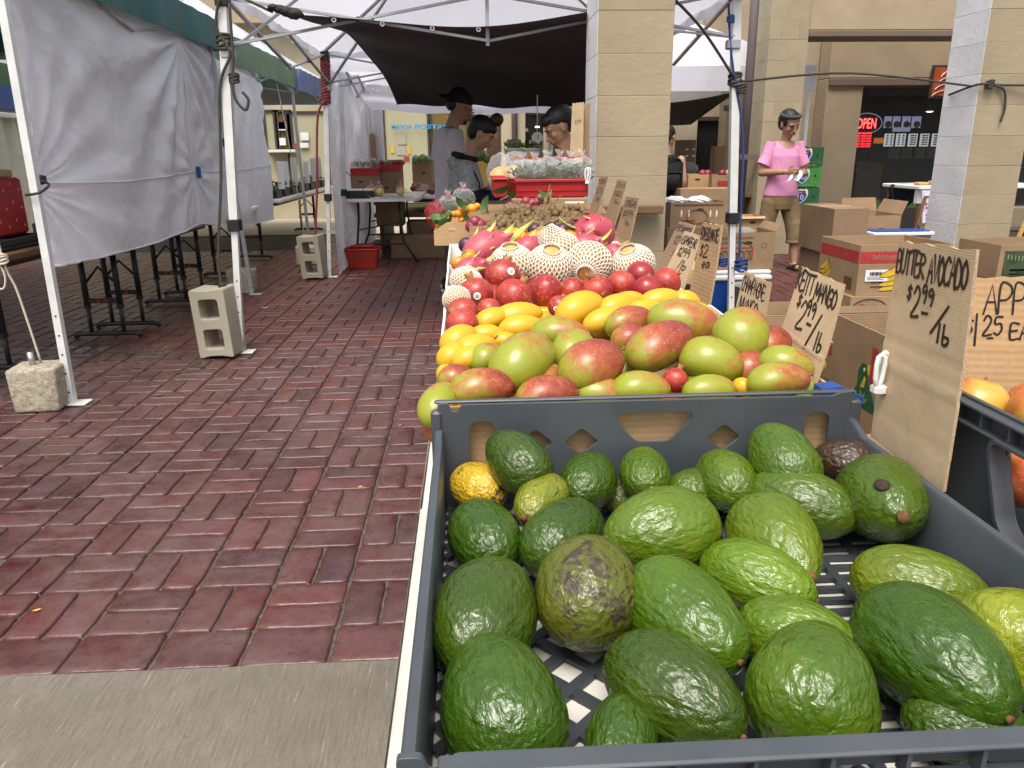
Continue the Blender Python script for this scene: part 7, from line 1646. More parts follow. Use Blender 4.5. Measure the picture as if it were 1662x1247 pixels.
# green shield cartons
for k, (y0, y1, num, gm_, x0) in enumerate([(239, 272, '10', 'printgreen', 1298), (273, 304, '710', 'printlime', 1294), (305, 337, '10', 'printgreen', 1291)]):
    X0, X1, Z0, Z1 = fr(x0-14, y0, x0+40, y1, 8.82)
    g_ = carton(['top dark green vegetable carton with a blue shield reading 10', 'middle bright green vegetable carton with a shield reading 710', 'bottom dark green vegetable carton of the stack with a shield reading 10'][k], X0, X1, 8.82, 9.02, Z0+.003, Z1-.003, gm_, 'closed', group='green shield cartons')
    sx = X0+(X1-X0)*.40; sz = Z0+(Z1-Z0)*.60; s_ = .072
    shp = [(-1, .75), (-.8, 1), (-.35, .85), (0, 1.0), (.35, .85), (.8, 1), (1, .75), (1.05, .1), (.7, -.6), (0, -1.15), (-.7, -.6), (-1.05, .1)]
    flat_print(g_, [(u*1.0, v*.95) for u, v in shp], sx, sz, 8.8194, M['paper'], s_*1.12, 'shield_print'); flat_print(g_, shp[7:]+[(-.95, .42), (.95, .42)][0:2], sx, sz, 8.818, M['printblue'], s_*.95, 'shield_print'); flat_print(g_, [(-.9, .5), (.9, .5), (.8, .85), (0, .85), (-.8, .85)], sx, sz, 8.8178, M['printred'], s_*.95, 'shield_print')
    text_on('lettering', num, (sx-.045 if len(num) > 2 else sx-.034, 8.8165, sz-.045), (1, 0, 0), (0, 0, 1), .058, M['paper'], g_, .09 if len(num) > 2 else .068)
    text_on('lettering', 'VEGETABLES', (X1-.125, 8.8188, Z0+.045), (1, 0, 0), (0, 0, 1), .016, M['leafpale'], g_, .11); MB().ell((X1-.07, 8.8188, Z0+.12), (.014, .001, .014), 10, 8).build('hole', M['black'], g_)
    for j in range(5): MB().box((sx-.03+.035*j, 8.8186, Z0+.012), (sx-.012+.035*j, 8.8196, Z0+.032)).build('glyph_print', M['leafpale'], g_)
carton('brown carton under the green shield cartons', X0, X1+.05, 8.8, 9.02, .002, fr(1290, 305, 1330, 337, 8.82)[2]-.004, 'carddark', 'closed')
# onion cartons on a stall behind
X0, X1, Z0, Z1 = fr(1116, 283, 1186, 312, 8.6)
on_ = carton('open carton of red onions on the stall behind the tan column', X0, (X0+X1)/2-.005, 8.6, 8.95, Z0, Z1, 'cardlight', 'open'); on2 = carton('second open carton of onions beside it, printed in red', (X0+X1)/2, X1, 8.5, 8.95, Z0-.01, Z1-.005, 'card', 'open')
decal(on2, (X0+X1)/2+.06, X1-.04, Z0+.06, Z0+.12, 8.5, M['printred'])
for k, (px, lab) in enumerate([(1141, 'left'), (1149, 'middle'), (1173, 'right'), (1184, 'pale')]):
    o = MB().ell((pY(px, 282, 8.7).x, 8.72, Z1+.005), .045, 16, 12).build('onion', M['redveg'] if k < 3 else M['pear'], None, True); tag(o, lab+' onion showing above the onion cartons', 'onion', 'onions in cartons')
tb2 = thing('stall_table', 'dark table under the onion cartons', 'table', (2.6, 8.8, 0)); MB().cbox((1.5, 8.45, Z0-.06), (3.4, 9.05, Z0-.014), .006).build('top', M['wood'], tb2)
for x in (1.55, 3.35): MB().bar((x, 8.5, 0), (x, 8.5, Z0-.061), .04).build('leg', M['blackmetal'], tb2); MB().bar((x, 9.0, 0), (x, 9.0, Z0-.061), .04).build('leg', M['blackmetal'], tb2)
X0, X1, Z0, Z1 = fr(1160, 306, 1186, 330, 8.2); carton('brown carton below the onion stall', X0-.4, X1, 8.1, 8.4, .002, Z1, 'card', 'closed')
for k, (x0, y0, x1, y1, mt, lab) in enumerate([(1100, 228, 1130, 275, 'carddark', 'tall dark carton with white slots leaning behind the onion stall'), (1160, 238, 1178, 262, 'card', 'small carton standing at the back of the onion stall')]):
    X0, X1, Z0, Z1 = fr(x0, y0, x1, y1, 10.2); c__ = carton(lab, X0, X1, 10.2, 10.4, .5, Z1, mt, 'closed')
    if k == 0:
        for (u, v) in ((.4, .2), (.4, .12), (.8, .2), (.8, .12)): MB().box((X0+(X1-X0)*u, 10.198, Z1-v), (X0+(X1-X0)*u+.04, 10.1995, Z1-v+.02)).build('slot', M['paper'], c__)
tb3 = thing('stall_table', 'cluttered table at the very back right', 'table', (2.6, 10.4, 0)); MB().cbox((1.3, 9.9, .44), (4.2, 10.6, .49), .006).build('top', M['wood'], tb3)
for x in (1.35, 4.15): MB().bar((x, 10.0, 0), (x, 10.0, .439), .04).build('leg', M['blackmetal'], tb3)
X0, X1, Z0, Z1 = fr(1095, 268, 1135, 282, 10.0)
o = MB().ell(((X0+X1)/2, 10.05, Z1-.05), ((X1-X0)/2, .1, .09), 18, 12, fn=lambda p: 1+.2*noise.noise(p*3)).build('cloth_bundle', M['greyknit'], None); tag(o, 'grey cloth bundle on the back right table', 'cloth')
# wall lamp / camera by post
dv = thing('floodlight', 'small black floodlight on the pipe beside the right tent post', 'lamp', pY(1184, 175, 8.1)); q = pY(1184, 175, 8.1); MB().cbox((q.x-.05, q.y-.05, q.z-.03), (q.x+.05, q.y+.04, q.z+.03), .01).build('body', M['black'], dv); MB().bar(q, q+Vector((.14, .1, .02)), .02).build('bracket', M['black'], dv)
# ------------------------------------------------------------------ back left stall
a, b = pY(557, 327, 7.95), pY(672, 327, 7.95)
bt = thing('folding_table', 'white folding table with bent black legs at the back stall', 'table', ((a.x+b.x)/2, 8.3, 0)); zt = a.z+.02
tt = MB(); tt.slab([(x, y, zt-.03) for x, y in rpoly([(a.x, 7.95), (b.x, 7.95), (b.x+.05, 8.05), (b.x+.05, 9.3), (a.x, 9.3)], .04)], (0, 0, .03)); tt.build('table_top', M['whiteplastic'], bt)
for y, f_ in ((8.12, -1), (9.1, 1)):
    for s in (0, 1):
        x = a.x+.12+s*.42
        MB().tube([(x, y, zt-.032), (x, y, zt-.2), (x+(.03 if s else -.03), y, .22), (x+(.16 if s else -.12), y+.02*f_, .012)], .012, 8).build('leg', M['blackmetal'], bt, True)
    MB().tube([(a.x+.10, y, .20), (a.x+.57, y, .20)], .009, 8).build('crossbar', M['blackmetal'], bt); MB().tube([(a.x+.12, y, .35), (a.x+.54, y, .42)], .007, 8).build('brace', M['blackmetal'], bt)
rd = thing('shopping_basket', 'red plastic shopping basket on the bricks under the back table', 'basket', pz(588, 438, 0))
q = pz(588, 437, 0)+Vector((0, .12, 0)); 
def bask(z, k): return rrect(q.x-.17*k, q.y-.115*k, q.x+.17*k, q.y+.115*k, .03*k)
r0, r1 = bask(0, .82), bask(0, 1.0); n = len(r0); mb = MB(); mb.add([(x, y, .003) for x, y in r0]+[(x, y, .19) for x, y in r1]+[(q.x+(x-q.x)*.97, q.y+(y-q.y)*.97, .19) for x, y in r1]+[(q.x+(x-q.x)*.97, q.y+(y-q.y)*.97, .008) for x, y in r0], [(i, (i+1) % n, n+(i+1) % n, n+i) for i in range(n)]+[(n+i, n+(i+1) % n, 2*n+(i+1) % n, 2*n+i) for i in range(n)]+[(2*n+i, 2*n+(i+1) % n, 3*n+(i+1) % n, 3*n+i) for i in range(n)]+[tuple(range(n)), tuple(3*n+i for i in range(n))])
mb.build('body', M['redbasket'], rd)
MB().tube([(x, y, .188) for x, y in r1]+[(r1[0][0], r1[0][1], .188)], .010, 6).build('rim', M['redbasket'], rd, True)
for s in (-1, 1): MB().tube([(q.x-.13, q.y+s*.03, .20), (q.x-.11, q.y+s*.03, .215), (q.x+.11, q.y+s*.03, .215), (q.x+.13, q.y+s*.03, .20)], .008, 6).build('handle', M['redbasket'], rd, True)
for i in range(9):
    for j in range(2): MB().box((q.x-.125+.03*i, q.y-.1135+.011*(1-j)*0, .10+.03*j), (q.x-.105+.03*i, q.y-.105, .112+.03*j)).build('slot', M['printbrown'], rd)
carton('flat brown carton under the back table', q.x+.22, q.x+.80, 8.5, 9.0, .002, .20, 'carddark', 'closed'); carton('darker brown carton behind it under the back table', q.x+.35, q.x+.95, 9.1, 9.5, .002, .33, 'carddark', 'closed')
bk = thing('black_tray', 'black tray on the left end of the back table', 'tray', (a.x+.15, 8.1, zt)); MB().cbox((a.x+.02, 8.0, zt+.001), (a.x+.30, 8.35, zt+.075), .006).build('tray', M['black'], bk); MB().cbox((a.x+.04, 8.02, zt+.0755), (a.x+.28, 8.33, zt+.085), .004).build('paper_liner', M['paper'], bk)
pt = thing('metal_tray', 'silver tray under the bags of cut pineapple', 'tray', (b.x-.25, 8.05, zt)); MB().cbox((a.x+.26, 7.97, zt+.001), (b.x-.03, 8.25, zt+.012), .004).build('tray', M['steel'], pt)
for k, px in enumerate((602, 616, 650)): plastic_bag(['left', 'middle', 'right'][k]+' clear bag of yellow cut pineapple on the back table', Vector((pY(px, 305, 8.08).x, 8.08, zt+.075)), (.048, .045, .062), M['chips'], 10, 80+k, group='bags of cut pineapple')
stn = MB().bar((a.x+.03, 8.0, zt+.28), (a.x+.26, 7.98, zt+.02), .014, .006).build('garden_stake', M['wood']); tag(stn, 'thin wooden stake leaning on the back table tray', 'stake')
def veg_tray(label, px0, px1, py, Y, d, top, mat='redcrate', seed=0):
    p0, p1 = pY(px0, py, Y), pY(px1, py, Y); root = thing('produce_crate', label, 'crate', ((p0.x+p1.x)/2, Y+d/2, p0.z), 0, 'red crates of the back stall'); z1 = pY(px0, top, Y).z
    MB().cbox((p0.x, Y, p0.z), (p1.x, Y+d, z1), .006).build('body', M[mat], root); MB().cbox((p0.x-.01, Y-.01, z1-.012), (p1.x+.01, Y+d+.01, z1+.001), .003).build('lip', M[mat], root)
    return p0, p1, z1
p0, p1, z1 = veg_tray('red crate of bagged greens at the left of the back stall', 556, 612, 287, 8.6, .4, 274)
for k in range(4): plastic_bag(['first', 'second', 'third', 'fourth'][k]+' bag of pale greens from the left in the back red crate', (p0.x+(p1.x-p0.x)*(k+.5)/4, 8.75+.05*(k % 2), z1+.045), (.055, .08, .055), 'greens', 14, 90+k, knot=False, group='bags of pale greens at the back', matin=M['leafpale'])
carton('brown carton under the left red crate of the back stall', p0.x, p1.x, 8.6, 9.0, zt+.002, p0.z-.003, 'carddark', 'closed')
p0, p1, z1 = veg_tray('red crate behind the bags of pale greens', 606, 650, 280, 9.0, .4, 268)
rv = random.Random(21)
for k in range(14):
    o = MB().ell((rv.uniform(p0.x, p1.x), 9.0+rv.uniform(.05, .35), z1+.02), .035, 12, 8, fn=lambda p: 1+.1*noise.noise(p*3)).build('radish', M['redveg'] if k % 3 else M['leafpale'], None, True); tag(o, 'dark red bundled root in the rear red crate', 'vegetable', 'bundled roots in the back crate')
carton('brown carton under the rear red crate', p0.x, p1.x, 9.0, 9.4, .3, p0.z-.003, 'carddark', 'closed')
# long rear table of bagged red vegetables
rt_ = thing('stall_table', 'rear table of bagged red vegetables behind the person in a cap', 'table', (0, 9.6, 0)); c_, d_ = pY(640, 320, 9.3), pY(800, 320, 9.3); MB().cbox((c_.x, 9.3, c_.z-.03), (d_.x+.3, 10.1, c_.z), .006).build('top', M['white'], rt_)
for x in (c_.x+.05, d_.x+.2): MB().bar((x, 9.4, 0), (x, 9.4, c_.z-.031), .035).build('leg', M['blackmetal'], rt_)
for k in range(26):
    x = c_.x+.08+rv.uniform(0, 1)*(d_.x-c_.x); y = 9.35+rv.uniform(0, .5); zz = c_.z+.03+.12*(y-9.35)
    o = MB().ell((x, y, zz+.02), (.055, .05, .04), 12, 8, fn=lambda p: 1+.2*noise.noise(p*3+Vector((k, 0, 0)))).build('vegetable_bag', M['redveg'] if k % 4 else M['film'], None, True); tag(o, 'shiny bag of dark red vegetables on the rear table', 'bag', 'bags of red vegetables on the rear table')
for k, (x0, y0, x1, y1, Y, mt, lab) in enumerate([(791, 225, 813, 262, 9.6, 'card', 'tall brown carton behind the person with a bun'), (824, 227, 845, 247, 10.3, 'carddark', 'dark brown carton before the cream pilaster'), (861, 228, 882, 243, 9.8, 'cardlight', 'pale carton under the round scale'), (900, 226, 925, 255, 9.5, 'carddark', 'dark carton before the dark window at the back'), (669, 262, 700, 276, 10.0, 'card', 'low carton of cabbages on the back table'), (545, 215, 562, 262, 9.3, 'card', 'tall narrow carton leaning in the back left stall'), (565, 235, 577, 262, 9.5, 'carddark', 'short carton beside the tall narrow one in the back stall'), (601, 218, 607, 248, 9.6, 'card', 'thin upright cardboard strip in the back stall')]):
    X0, X1, Z0, Z1 = fr(x0, y0, x1, y1, Y); c__ = carton(lab, X0, X1, Y, Y+.2, .45 if Z0 < .6 else .5, Z1, mt, 'closed')
st9 = thing('stall_table', 'low dark table carrying the cartons at the very back', 'table', (.6, 9.9, 0)); MB().cbox((-1.1, 9.2, .38), (2.0, 10.6, .43), .006).build('top', M['wood'], st9); MB().cbox((-1.05, 9.25, .002), (-1.0, 10.5, .379), .004).build('side', M['wood'], st9); MB().cbox((1.9, 9.25, .002), (1.95, 10.5, .379), .004).build('side', M['wood'], st9)
for k, (px, py, r) in enumerate([(675, 259, .05), (686, 257, .05), (696, 259, .045), (778, 252, .07), (790, 258, .05)]):
    q = pY(px, py, 9.9 if px < 700 else 9.2); o = MB().ell(q, r, 18, 12, fn=lambda p: 1+.10*noise.noise(p*4+Vector((k, 0, 0)))).build('cabbage', M['leafpale'], None, True); tag(o, ['leftmost small', 'second small', 'third small', 'large pale', 'smaller rightmost'][k]+' cabbage at the back stall', 'cabbage', 'cabbages at the back')
nt = thing('lit_screen', 'small bright screen glowing between the person with a bun and the carton', 'screen', pY(784, 236, 9.5)); X0, X1, Z0, Z1 = fr(777, 229, 788, 244, 9.55); MB().box((X0, 9.55, Z0), (X1, 9.57, Z1)).build('panel', m_emit('screen_pale', (.75, .85, 1), .8), nt)
# ------------------------------------------------------------------ people
def capsule(mb, p, q, r0, r1, m=0, n=14):
    p, q = Vector(p), Vector(q); mb.tube([p, p.lerp(q, .33), p.lerp(q, .67), q], [r0, r0+(r1-r0)*.33, r0+(r1-r0)*.67, r1], n, m); mb.ell(p, r0*.995, 14, 10, m); mb.ell(q, r1*.995, 14, 10, m)
def loft(mb, rings, n=26, m=0):
    vs = []; fs = []
    for (cx, cy, z, rx, ry) in rings:
        for j in range(n): w = 2*pi*j/n; vs.append((cx+rx*cos(w), cy+ry*sin(w), z))
    k = len(rings)
    for i in range(k-1):
        for j in range(n): fs.append((i*n+j, i*n+(j+1) % n, (i+1)*n+(j+1) % n, (i+1)*n+j))
    fs += [tuple(range(n-1, -1, -1)), tuple((k-1)*n+j for j in range(n))]; mb.add(vs, fs, m)
def hand(mb, w, d, side, s, curl=.5, up=Vector((0, 0, 1))):
    """palm and five fingers from wrist w along d; side = thumb direction"""
    w, d, t = Vector(w), Vector(d).normalized(), Vector(side).normalized(); t = (t-d*t.dot(d)).normalized(); nrm = d.cross(t).normalized()
    if nrm.z > 0: nrm = -nrm                       # fingers curl downwards
    c = w+d*.042*s
    R_ = Matrix((d, t, nrm)).transposed().to_4x4(); mb.ell(c, (.050*s, .037*s, .015*s), 14, 10, M=R_)
    for k, (off, ln) in enumerate(((.027, .066), (.009, .074), (-.009, .069), (-.026, .054))):
        b = w+d*.080*s+t*off*s; m1 = b+(d*cos(curl)+nrm*sin(curl))*ln*.5*s; e = m1+(d*cos(curl*2.1)+nrm*sin(curl*2.1))*ln*.5*s
        capsule(mb, b, m1, .0088*s, .008*s, n=8); capsule(mb, m1, e, .008*s, .0066*s, n=8)
    b = w+d*.030*s+t*.030*s; m1 = b+(d*.6+t*.75)*.034*s; e = m1+(d*.9+t*.1+nrm*.3)*.030*s
    capsule(mb, b, m1, .011*s, .009*s, n=8); capsule(mb, m1, e, .009*s, .0075*s, n=8)
def head_parts(mb, c, s, f, upv):
    """skull, jaw, nose, ears around centre c; f = facing, upv = head up"""
    f, u = Vector(f).normalized(), Vector(upv).normalized(); u = (u-f*u.dot(f)).normalized(); r = f.cross(u).normalized()
    L = lambda x, y, z: c+r*(x*s)+f*(y*s)+u*(z*s)
    Rm = Matrix((r, f, u)).transposed().to_4x4()
    mb.ell(L(0, -.008, .030), (.071*s, .088*s, .082*s), 20, 16, M=Rm); mb.ell(L(0, .018, -.020), (.058*s, .062*s, .080*s), 20, 16, M=Rm); mb.ell(L(0, .046, -.080), (.030*s, .026*s, .022*s), 14, 10, M=Rm)
    mb.ell(L(0, .066, .022), (.052*s, .018*s, .020*s), 14, 10, M=Rm)                      # brow
    capsule(mb, L(0, .080, .012), L(0, .098, -.026), .008*s, .012*s, n=8); mb.ell(L(0, .088, -.030), (.017*s, .012*s, .010*s), 10, 8, M=Rm)   # nose
    for x in (-1, 1):
        mb.ell(L(x*.036, .052, -.018), (.020*s, .022*s, .020*s), 12, 8, M=Rm); mb.ell(L(x*.070, -.006, -.004), (.009*s, .018*s, .031*s), 12, 8, M=Rm)
    mb.ell(L(0, .076, -.052), (.024*s, .013*s, .012*s), 12, 8, M=Rm)
    return L, Rm
def face_bits(root, L, Rm, s, inv=None):
    for x in (-1, 1):
        MB().ell(L(x*.030, .0765, .000), (.0115*s, .0055*s, .0038*s), 12, 8, M=Rm).build('eye', M['eyewhite'], root, True, local=True); MB().ell(L(x*.030, .0815, -.001), (.0045*s, .0025*s, .0038*s), 10, 8, M=Rm).build('iris', M['hair'], root, True, local=True)
        MB().ell(L(x*.030, .079, .0055), (.0140*s, .005*s, .0016*s), 12, 8, M=Rm).build('eyelid', M['hair'], root, True, local=True)
        MB().tube([L(x*.014, .086, .022), L(x*.030, .084, .027), L(x*.047, .072, .021)], [.0025*s, .0034*s, .0018*s], 6).build('eyebrow', M['hair'], root, True, local=True)
    MB().ell(L(0, .0875, -.0495), (.021*s, .006*s, .0042*s), 12, 8, M=Rm).build('upper_lip', M['lip'], root, True, local=True); MB().ell(L(0, .0865, -.0575), (.018*s, .006*s, .0048*s), 12, 8, M=Rm).build('lower_lip', M['lip'], root, True, local=True)
V = Vector
# ---- person in the pink shirt
p4 = thing('person', 'person in a pink T-shirt, rolled khaki trousers and dark headband looking at their hands', 'person', (2.93, 7.3, 0), pi+.10)
b = MB(); hc = V((0, .05, 1.318))
L4, R4 = head_parts(b, hc, 1.06, V((-.20, .90, -.40)), V((0, .4, .9)))
capsule(b, (0, .0, 1.14), (0, .03, 1.26), .046, .044)
loft(b, [(0, -.01, .66, .14, .10), (0, -.01, .80, .125, .09), (0, 0, 1.0, .14, .095), (0, -.005, 1.12, .13, .08), (0, -.005, 1.17, .06, .05)])
SH = [V((-.142, 0, 1.12)), V((.142, 0, 1.12))]; EL = [V((-.205, .01, .885)), V((.205, .0, .895))]; WR = [V((-.085, .195, .885)), V((.075, .20, .905))]
for s_ in (0, 1): capsule(b, SH[s_], EL[s_], .044, .036); capsule(b, EL[s_], WR[s_], .037, .024)
hand(b, WR[0], V((.9, .25, .05)), V((0, .3, .8)), .92, .45); hand(b, WR[1], V((-.85, .35, .05)), V((0, .2, .8)), .92, .65)
LEGX = [(-.115, .09), (.105, -.05)]
for (x, y) in LEGX: capsule(b, (x*.75, 0, .66), (x*1.15, y*.5+.02, .39), .078, .052); capsule(b, (x*1.15, y*.5+.02, .39), (x*1.3, y, .075), .050, .031); capsule(b, (x*1.3, y-.02, .045), (x*1.3+.01, y+.12, .026), .034, .022); capsule(b, (x*1.3+.02, y+.10, .028), (x*1.3-.02, y+.13, .022), .018, .016)
remeshed('body', b, .0052, [M['skin']], p4, 1); face_bits(p4, L4, R4, 1.06)
h = MB(); h.ell(L4(0, -.024, .050), (.076*1.06, .088*1.06, .074*1.06), 22, 16, M=R4); h.ell(L4(0, -.056, .0), (.066*1.06, .056*1.06, .078*1.06), 20, 14, M=R4)
for x in (-1, 1): h.ell(L4(x*.062, .012, .030), (.014, .034, .038), 12, 10, M=R4)
h.ell(L4(0, -.115, .01), (.034, .030, .036), 14, 10, M=R4)
remeshed('hair', h, .005, [M['hair']], p4, 1)
hbm = MB(); hbm.tube([L4(.076*cos(w*pi/16), -.012+.078*sin(w*pi/16), .075+.012*sin(w*pi/16)) for w in range(33)], .017, 8); hbm.build('headband', M['headband'], p4, True, local=True)
s = MB(); loft(s, [(0, .0, .685, .165, .118), (0, .0, .72, .162, .118), (0, .0, .82, .142, .108), (0, .005, .94, .138, .106), (0, .005, 1.04, .146, .106), (0, -.003, 1.11, .146, .088), (0, -.006, 1.15, .115, .070), (0, -.006, 1.175, .080, .056)], 32)
for s_ in (0, 1):
    d_ = (EL[s_]-SH[s_]).normalized(); e = SH[s_]+d_*.165; s.tube([SH[s_]-d_*.03+V((0, 0, .018)), SH[s_]+d_*.04, SH[s_]+d_*.10, e+V(((-1 if s_ == 0 else 1)*.012, 0, 0))], [.044, .054, .058, .064], 18); s.ell(SH[s_]+V((0, 0, .002)), .050, 14, 10)
remeshed('shirt', s, .005, [M['pink'], M['skin']], p4, 2, lambda c: 1 if (c.y > -.01 and c.z > 1.08 and (c.x/.082)**2+((c.z-1.175)/.072)**2 < 1) else 0)
t_ = MB(); loft(t_, [(0, -.005, .56, .15, .115), (0, -.005, .62, .163, .122), (0, -.003, .70, .160, .118), (0, 0, .76, .140, .105)])
for (x, y) in LEGX: capsule(t_, (x*.80, 0, .62), (x*1.10, y*.4+.015, .43), .092, .076); t_.tube([(x*1.10, y*.4+.015, .43), (x*1.18, y*.65+.01, .33), (x*1.22, y*.75, .25)], [.078, .072, .068], 18)
remeshed('trousers', t_, .006, [M['khaki']], p4, 2)
for (x, y) in LEGX:
    MB().lathe([(.060, -.012), (.073, -.010), (.075, .018), (.062, .020)], (x*1.22, y*.75, .255), 20).build('rolled_cuff', M['khaki'], p4, True, local=True)
    sd = MB(); sd.slab([(x*1.3+u, y+v, .004) for u, v in rrect(-.045, -.075, .048, .155, .04)], (0, 0, .018)); sd.build('sandal_sole', M['black'], p4, local=True)
    MB().grid(lambda u, v: (x*1.3+(u-.5)*.094, y+.035+.06*v, .022+.040*sin(pi*u)**.6), 12, 6).build('sandal_strap', M['blackcloth'], p4, True, local=True)
nap = thing('tissue', 'white tissue held in the hands of the person in pink', 'tissue', (2.96, 7.08, .86)); MB().grid(lambda u, v: V((2.90+.10*u+.02*sin(v*4), 7.075+.012*sin(u*9+v*3)-.02*v, .925-.085*v+.03*u*(1-v)-.03*abs(u-.4))), 12, 10).build('sheet', M['paper'], nap, True)
# ---- man in cap
p1 = thing('person', 'person in a white T-shirt, glasses and backward black cap with a tattooed arm', 'person', (-.14, 6.5, 0), -pi/2+.35)
b = MB(); hc = V((0, .095, 1.445)); L1, R1 = head_parts(b, hc, 1.12, V((-.02, .86, -.42)), V((0, .4, .9)))
capsule(b, (0, .0, 1.24), (0, .055, 1.38), .055, .052); loft(b, [(0, 0, .72, .15, .105), (0, 0, .95, .145, .10), (0, .0, 1.12, .165, .105), (0, -.01, 1.25, .14, .085), (0, -.01, 1.30, .06, .05)])
SH = [V((-.18, -.01, 1.225)), V((.18, -.01, 1.225))]; EL = [V((-.225, -.02, .96)), V((.225, -.03, .95))]; WR = [V((-.17, .20, .82)), V((.20, .10, .74))]
for s_ in (0, 1): capsule(b, SH[s_], EL[s_], .052, .044); capsule(b, EL[s_], WR[s_], .043, .028); hand(b, WR[s_], (WR[s_]-EL[s_]), V((-1 if s_ else 1, 0, .3)), 1.0, .4)
LEG1 = [(-.10, .0), (.10, -.06)]
for (x, y) in LEG1: capsule(b, (x, 0, .72), (x, y*.5+.01, .42), .085, .060); capsule(b, (x, y*.5+.01, .42), (x, y, .09), .056, .036)
mt = lambda c: 1 if ((abs(c.x) > .16 and c.z < 1.16) or c.z < .5) else 0
remeshed('body', b, .006, [M['skin'], M['tattoo']], p1, 1, mt); face_bits(p1, L1, R1, 1.12)
s = MB(); loft(s, [(0, .0, .70, .175, .13), (0, .0, .85, .172, .128), (0, .0, 1.0, .175, .125), (0, .0, 1.12, .188, .122), (0, -.008, 1.22, .185, .10), (0, -.01, 1.265, .13, .078), (0, -.01, 1.29, .085, .062)], 32)
for s_ in (0, 1):
    d_ = (EL[s_]-SH[s_]).normalized(); s.tube([SH[s_]-d_*.03+V((0, 0, .02)), SH[s_]+d_*.05, SH[s_]+d_*.12, SH[s_]+d_*.185], [.056, .070, .074, .078], 18); s.ell(SH[s_], .064, 14, 10)
remeshed('shirt', s, .007, [M['teewhite']], p1, 2)
t_ = MB(); loft(t_, [(0, 0, .60, .155, .12), (0, 0, .74, .16, .12)])
for (x, y) in LEG1: t_.tube([(x, 0, .72), (x, y*.3, .55), (x, y*.5, .40)], [.10, .098, .095], 18)
remeshed('shorts', t_, .008, [M['blackcloth']], p1, 2)
for (x, y) in LEG1:
    sh = MB(); capsule(sh, (x, y-.04, .045), (x, y+.10, .038), .040, .034); capsule(sh, (x, y+.10, .038), (x, y+.15, .034), .034, .026); remeshed('shoe', sh, .006, [M['blackcloth']], p1, 1); so_ = MB(); so_.slab([(x+u, y+v, .002) for u, v in rrect(-.043, -.085, .043, .185, .035)], (0, 0, .016)); so_.build('shoe_sole', M['white'], p1, local=True)
h = MB(); h.ell(L1(0, -.020, .052), (.088, .106, .080), 22, 16, M=R1); h.ell(L1(0, -.03, .078), (.074, .084, .060), 20, 14, M=R1); remeshed('cap', h, .006, [M['blackcloth']], p1, 1)
MB().grid(lambda u, v: L1((u-.5)*.13*(1-.25*v), -.09-.075*v, .026-.018*v+.02*(1-(2*u-1)**2)), 10, 8).build('cap_peak', M['blackcloth'], p1, True, local=True)
hh = MB(); hh.ell(L1(0, -.066, -.002), (.064, .046, .055), 18, 12, M=R1); hh.build('hair', M['hair'], p1, True, local=True)
for x in (-1, 1):
    MB().tube([L1(x*.031+.021*cos(w*pi/8), .094, -.002+.016*sin(w*pi/8)) for w in range(17)], .0026, 6).build('glasses_rim', M['black'], p1, True, local=True); MB().tube([L1(x*.052, .092, .004), L1(x*.074, .03, .006), L1(x*.075, -.01, .004)], .0026, 6).build('glasses_arm', M['black'], p1, True, local=True)
MB().ell(L1(0, .062, -.075), (.034, .03, .022), 14, 10, M=R1).build('beard', M['hair'], p1, True, local=True); MB().ell(L1(0, .092, -.043), (.022, .008, .005), 12, 8, M=R1).build('moustache', M['hair'], p1, True, local=True)
# ---- person with a bun
p2 = thing('person', 'person with a hair bun in a grey and navy hooded top bending over the fruit', 'person', (.0, 5.9, 0), -pi/2-.15)
b = MB(); hc = V((0, .11, 1.235)); L2, R2_ = head_parts(b, hc, 1.02, V((0, .84, -.50)), V((0, .5, .85)))
capsule(b, (0, .0, 1.04), (0, .06, 1.17), .046, .043); loft(b, [(0, -.05, .60, .14, .10), (0, -.04, .8, .13, .095), (0, -.02, .95, .14, .09), (0, -.01, 1.06, .10, .07)])
SH = [V((-.145, -.0, 1.0)), V((.145, .0, 1.0))]; EL = [V((-.20, .06, .78)), V((.21, .05, .77))]; WR = [V((-.12, .27, .78)), V((.10, .28, .78))]
for s_ in (0, 1): capsule(b, SH[s_], EL[s_], .043, .036); capsule(b, EL[s_], WR[s_], .036, .024); hand(b, WR[s_], (WR[s_]-EL[s_]), V((-1 if s_ else 1, 0, .4)), .9, .5)
for x in (-.09, .09): capsule(b, (x, -.05, .62), (x, -.02, .35), .078, .055); capsule(b, (x, -.02, .35), (x, -.05, .07), .052, .032); capsule(b, (x, -.07, .04), (x, .08, .028), .034, .025)
remeshed('body', b, .006, [M['skin2']], p2, 1); face_bits(p2, L2, R2_, 1.02)
h = MB(); h.ell(L2(0, -.020, .045), (.082, .099, .080), 22, 16, M=R2_); h.ell(L2(0, -.055, .0), (.070, .056, .075), 18, 12, M=R2_); h.ell(L2(0, .035, .060), (.064, .052, .042), 16, 12, M=R2_); remeshed('hair', h, .005, [M['hair']], p2, 1)
bu = MB(); bu.ell(L2(0, .045, .135), (.05, .05, .046), 20, 14, fn=lambda p: 1+.10*noise.noise(p*4)); bu.build('hair_bun', M['bun'], p2, True, local=True)
s = MB(); loft(s, [(0, -.05, .60, .17, .135), (0, -.045, .74, .165, .13), (0, -.03, .86, .162, .125), (0, -.02, .96, .16, .11), (0, -.015, 1.02, .12, .085), (0, -.01, 1.06, .075, .065)], 32)
for s_ in (0, 1): capsule(s, SH[s_]+V((0, 0, -.01)), EL[s_], .062, .056); capsule(s, EL[s_], WR[s_], .056, .040)
s.ell((0, -.085, 1.03), (.105, .060, .065), 18, 12)
def hoodm(c): return 1 if (c.z < .845) else 0
remeshed('hooded_top', s, .007, [M['greyknit'], M['navy']], p2, 2, hoodm)
